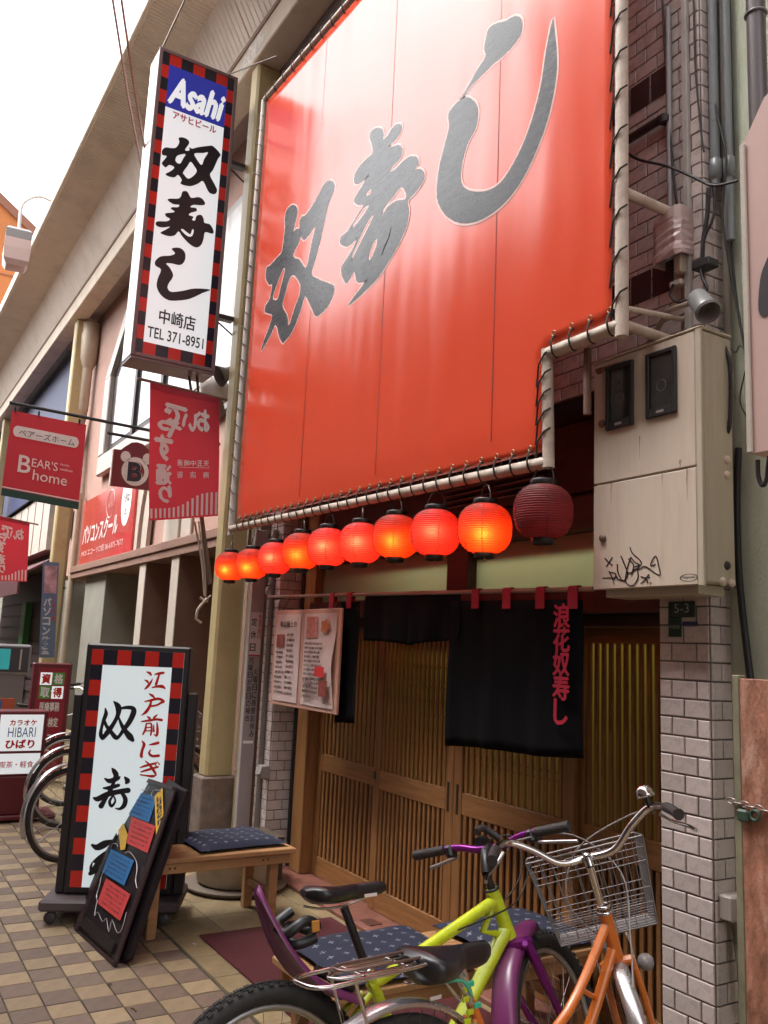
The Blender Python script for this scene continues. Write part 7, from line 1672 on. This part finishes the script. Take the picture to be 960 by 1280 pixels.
# dress guard net and coloured straps
ng = MB()
for k in range(9):
    a = R_(60+k*7); ng.tube([Vector((math.cos(a)*.36, -.05, .34+math.sin(a)*.36)), Vector((math.cos(a+.25)*.16, -.055, .34+math.sin(a+.25)*.16))], .0012, 4, cap=False); ng.tube([Vector((math.cos(a)*.36, -.05, .34+math.sin(a)*.36)), Vector((math.cos(a-.25)*.16, -.055, .34+math.sin(a-.25)*.16))], .0012, 4, cap=False)
part('skirt_guard', ng, M_bl, b1, kind='stuff', local=True)
part('reflector', MB().bbox((.10, -.031, .70), (.14, -.028, .71), .001), M_fpr, b1, local=True)
M_mint = mat('mint_strap', (.05,.45,.28), .4)
T(b1, 'strap', smooth([(.15, -.04, .74), (.19, -.06, .74), (.22, -.06, .70)]), .004, M_mint)
random.seed(9)
for k in range(8):
    p = Vector((.235+random.uniform(-.015, .02), -.03+random.uniform(-.02, .01), .72-.018*k)); part('tape', MB().bbox(p-Vector((.012, .004, .006)), p+Vector((.012, .004, .008)), .002), M_yg if k % 3 else M_mint, b1, local=True)
part('chain_case', MB().lathe([(.001,-.01),(.10,-.01),(.11,.0),(.10,.012),(.001,.012)], (.46, -.07, .28), 28, axis='Y'), M_alu, b1, local=True); T(b1, 'chain_cover', [(.46, -.07, .33), (.0, -.07, .37)], .018, M_alu)
T(b1, 'crank', [(.46, -.09, .28), (.36, -.095, .16)], .010, M_alu); part('pedal', MB().bbox((.31, -.18, .15), (.40, -.10, .175), .004), M_bl, b1, local=True); T(b1, 'crank', [(.46, .06, .28), (.56, .07, .40)], .010, M_alu); part('pedal', MB().bbox((.52, .075, .39), (.61, .15, .415), .004), M_bl, b1, local=True)
T(b1, 'kickstand', smooth([(0, .08, .34), (-.06, .13, .02), (.05, .13, .015), (.02, .08, .3)]), .007, M_alu)
# ------------------------------------------------ simpler bikes farther down the street
def plain_bike(x, y, h, lean, steer, label, fm, red=False):
    b = spin_thing('city_bicycle', label, x, y, h, lean, 'bicycles parked before the shop'); S_ = rotm((.90, 0, .67), axd, steer)
    wheel(b, (0, 0, .33), .33, .018, False, Id, nsp=20); wheel(b, (1.06, 0, .33), .33, .018, False, S_, nsp=20)
    f = part('frame', MB().tube([(.84, 0, .82), (.90, 0, .66)], .019, 10), fm, b, local=True)
    T(f, 'upper_tube', [(.86, 0, .77), (.27, 0, .58)], .013, fm); T(f, 'lower_tube', [(.89, 0, .68), (.45, 0, .28)], .016, fm); T(f, 'seat_tube', [(.45, 0, .28), (.25, 0, .66)], .014, fm)
    for s in (-1, 1): T(f, 'seat_stay', [(.26, s*.02, .60), (0, s*.05, .33)], .007, fm); T(f, 'chain_stay', [(.44, s*.02, .28), (0, s*.05, .33)], .008, fm); T(b, 'fork_leg', [(.90, s*.045, .66), (1.06, s*.05, .33)], .010, fm, S_)
    sheet(b, 'rear_mudguard', fender((0, 0, .33), .362, 200, 30, .05, .012), M_sfen if not red else mat('red_mudguard', (.45,.02,.02), .3)); sheet(b, 'front_mudguard', fender((1.06, 0, .33), .362, 190, 60, .05, .012), M_sfen if not red else MATS['red_mudguard'], S_)
    T(b, 'seatpost', [(.25, 0, .66), (.22, 0, .78)], .012, M_chr); saddle(b, .05, .32, .80, .17, M_sadl, .05)
    T(b, 'stem', [(.84, 0, .82), (.80, 0, .97)], .012, M_chr, S_); T(b, 'handlebar', smooth([(.62, -.27, 1.03), (.76, -.23, 1.05), (.82, -.08, .98), (.82, .08, .98), (.76, .23, 1.05), (.62, .27, 1.03)]), .011, M_chr, S_)
    for s in (-1, 1): T(b, 'grip', [(.70, s*.255, 1.045), (.59, s*.275, 1.025)], .016, M_grip, S_)
    T(b, 'crank', [(.45, -.07, .28), (.52, -.08, .14)], .009, M_alu)
    q = MB()
    for z, a in ((.98, .18), (.86, .165), (.74, .15)):
        L = [(.92, -a, z), (1.16, -a, z), (1.16, a, z), (.92, a, z)]
        for k in range(4): q.tube([L[k], L[(k+1) % 4]], .003, 4, cap=False)
    for k in range(8):
        f_ = k/8; q.tube([(.92, -.18+.36*f_, .98), (.92, -.15+.3*f_, .74)], .002, 4, cap=False); q.tube([(1.16, -.18+.36*f_, .98), (1.16, -.15+.3*f_, .74)], .002, 4, cap=False)
    part('basket', q.xf(S_), M_wir, b, kind='stuff', local=True)
    return b
plain_bike(-6.72, 1.52, 1.97, -.06, .1, 'silver fendered bicycle half hidden behind the lit stand sign', mat('frame_black', (.03,.03,.035), .3))
plain_bike(-8.9, 1.95, 1.45, -.05, .7, 'grey bicycle with its handlebar in front of the school stand sign', mat('frame_grey', (.16,.15,.15), .3))
plain_bike(-10.9, 1.70, 1.2, -.05, .3, 'bicycle parked beneath the monitor farthest down the street', mat('frame_silver', (.3,.29,.3), .3))
plain_bike(-7.9, 1.75, 1.75, .03, -.3, 'black bicycle standing between the karaoke sign and the silver fendered bicycle', MATS['frame_black'])
for o in list(COL.objects):
    if o.type == 'MESH' and o.parent is None and o.get('label') is None and o.get('kind') is None: print('UNTAGGED', o.name)
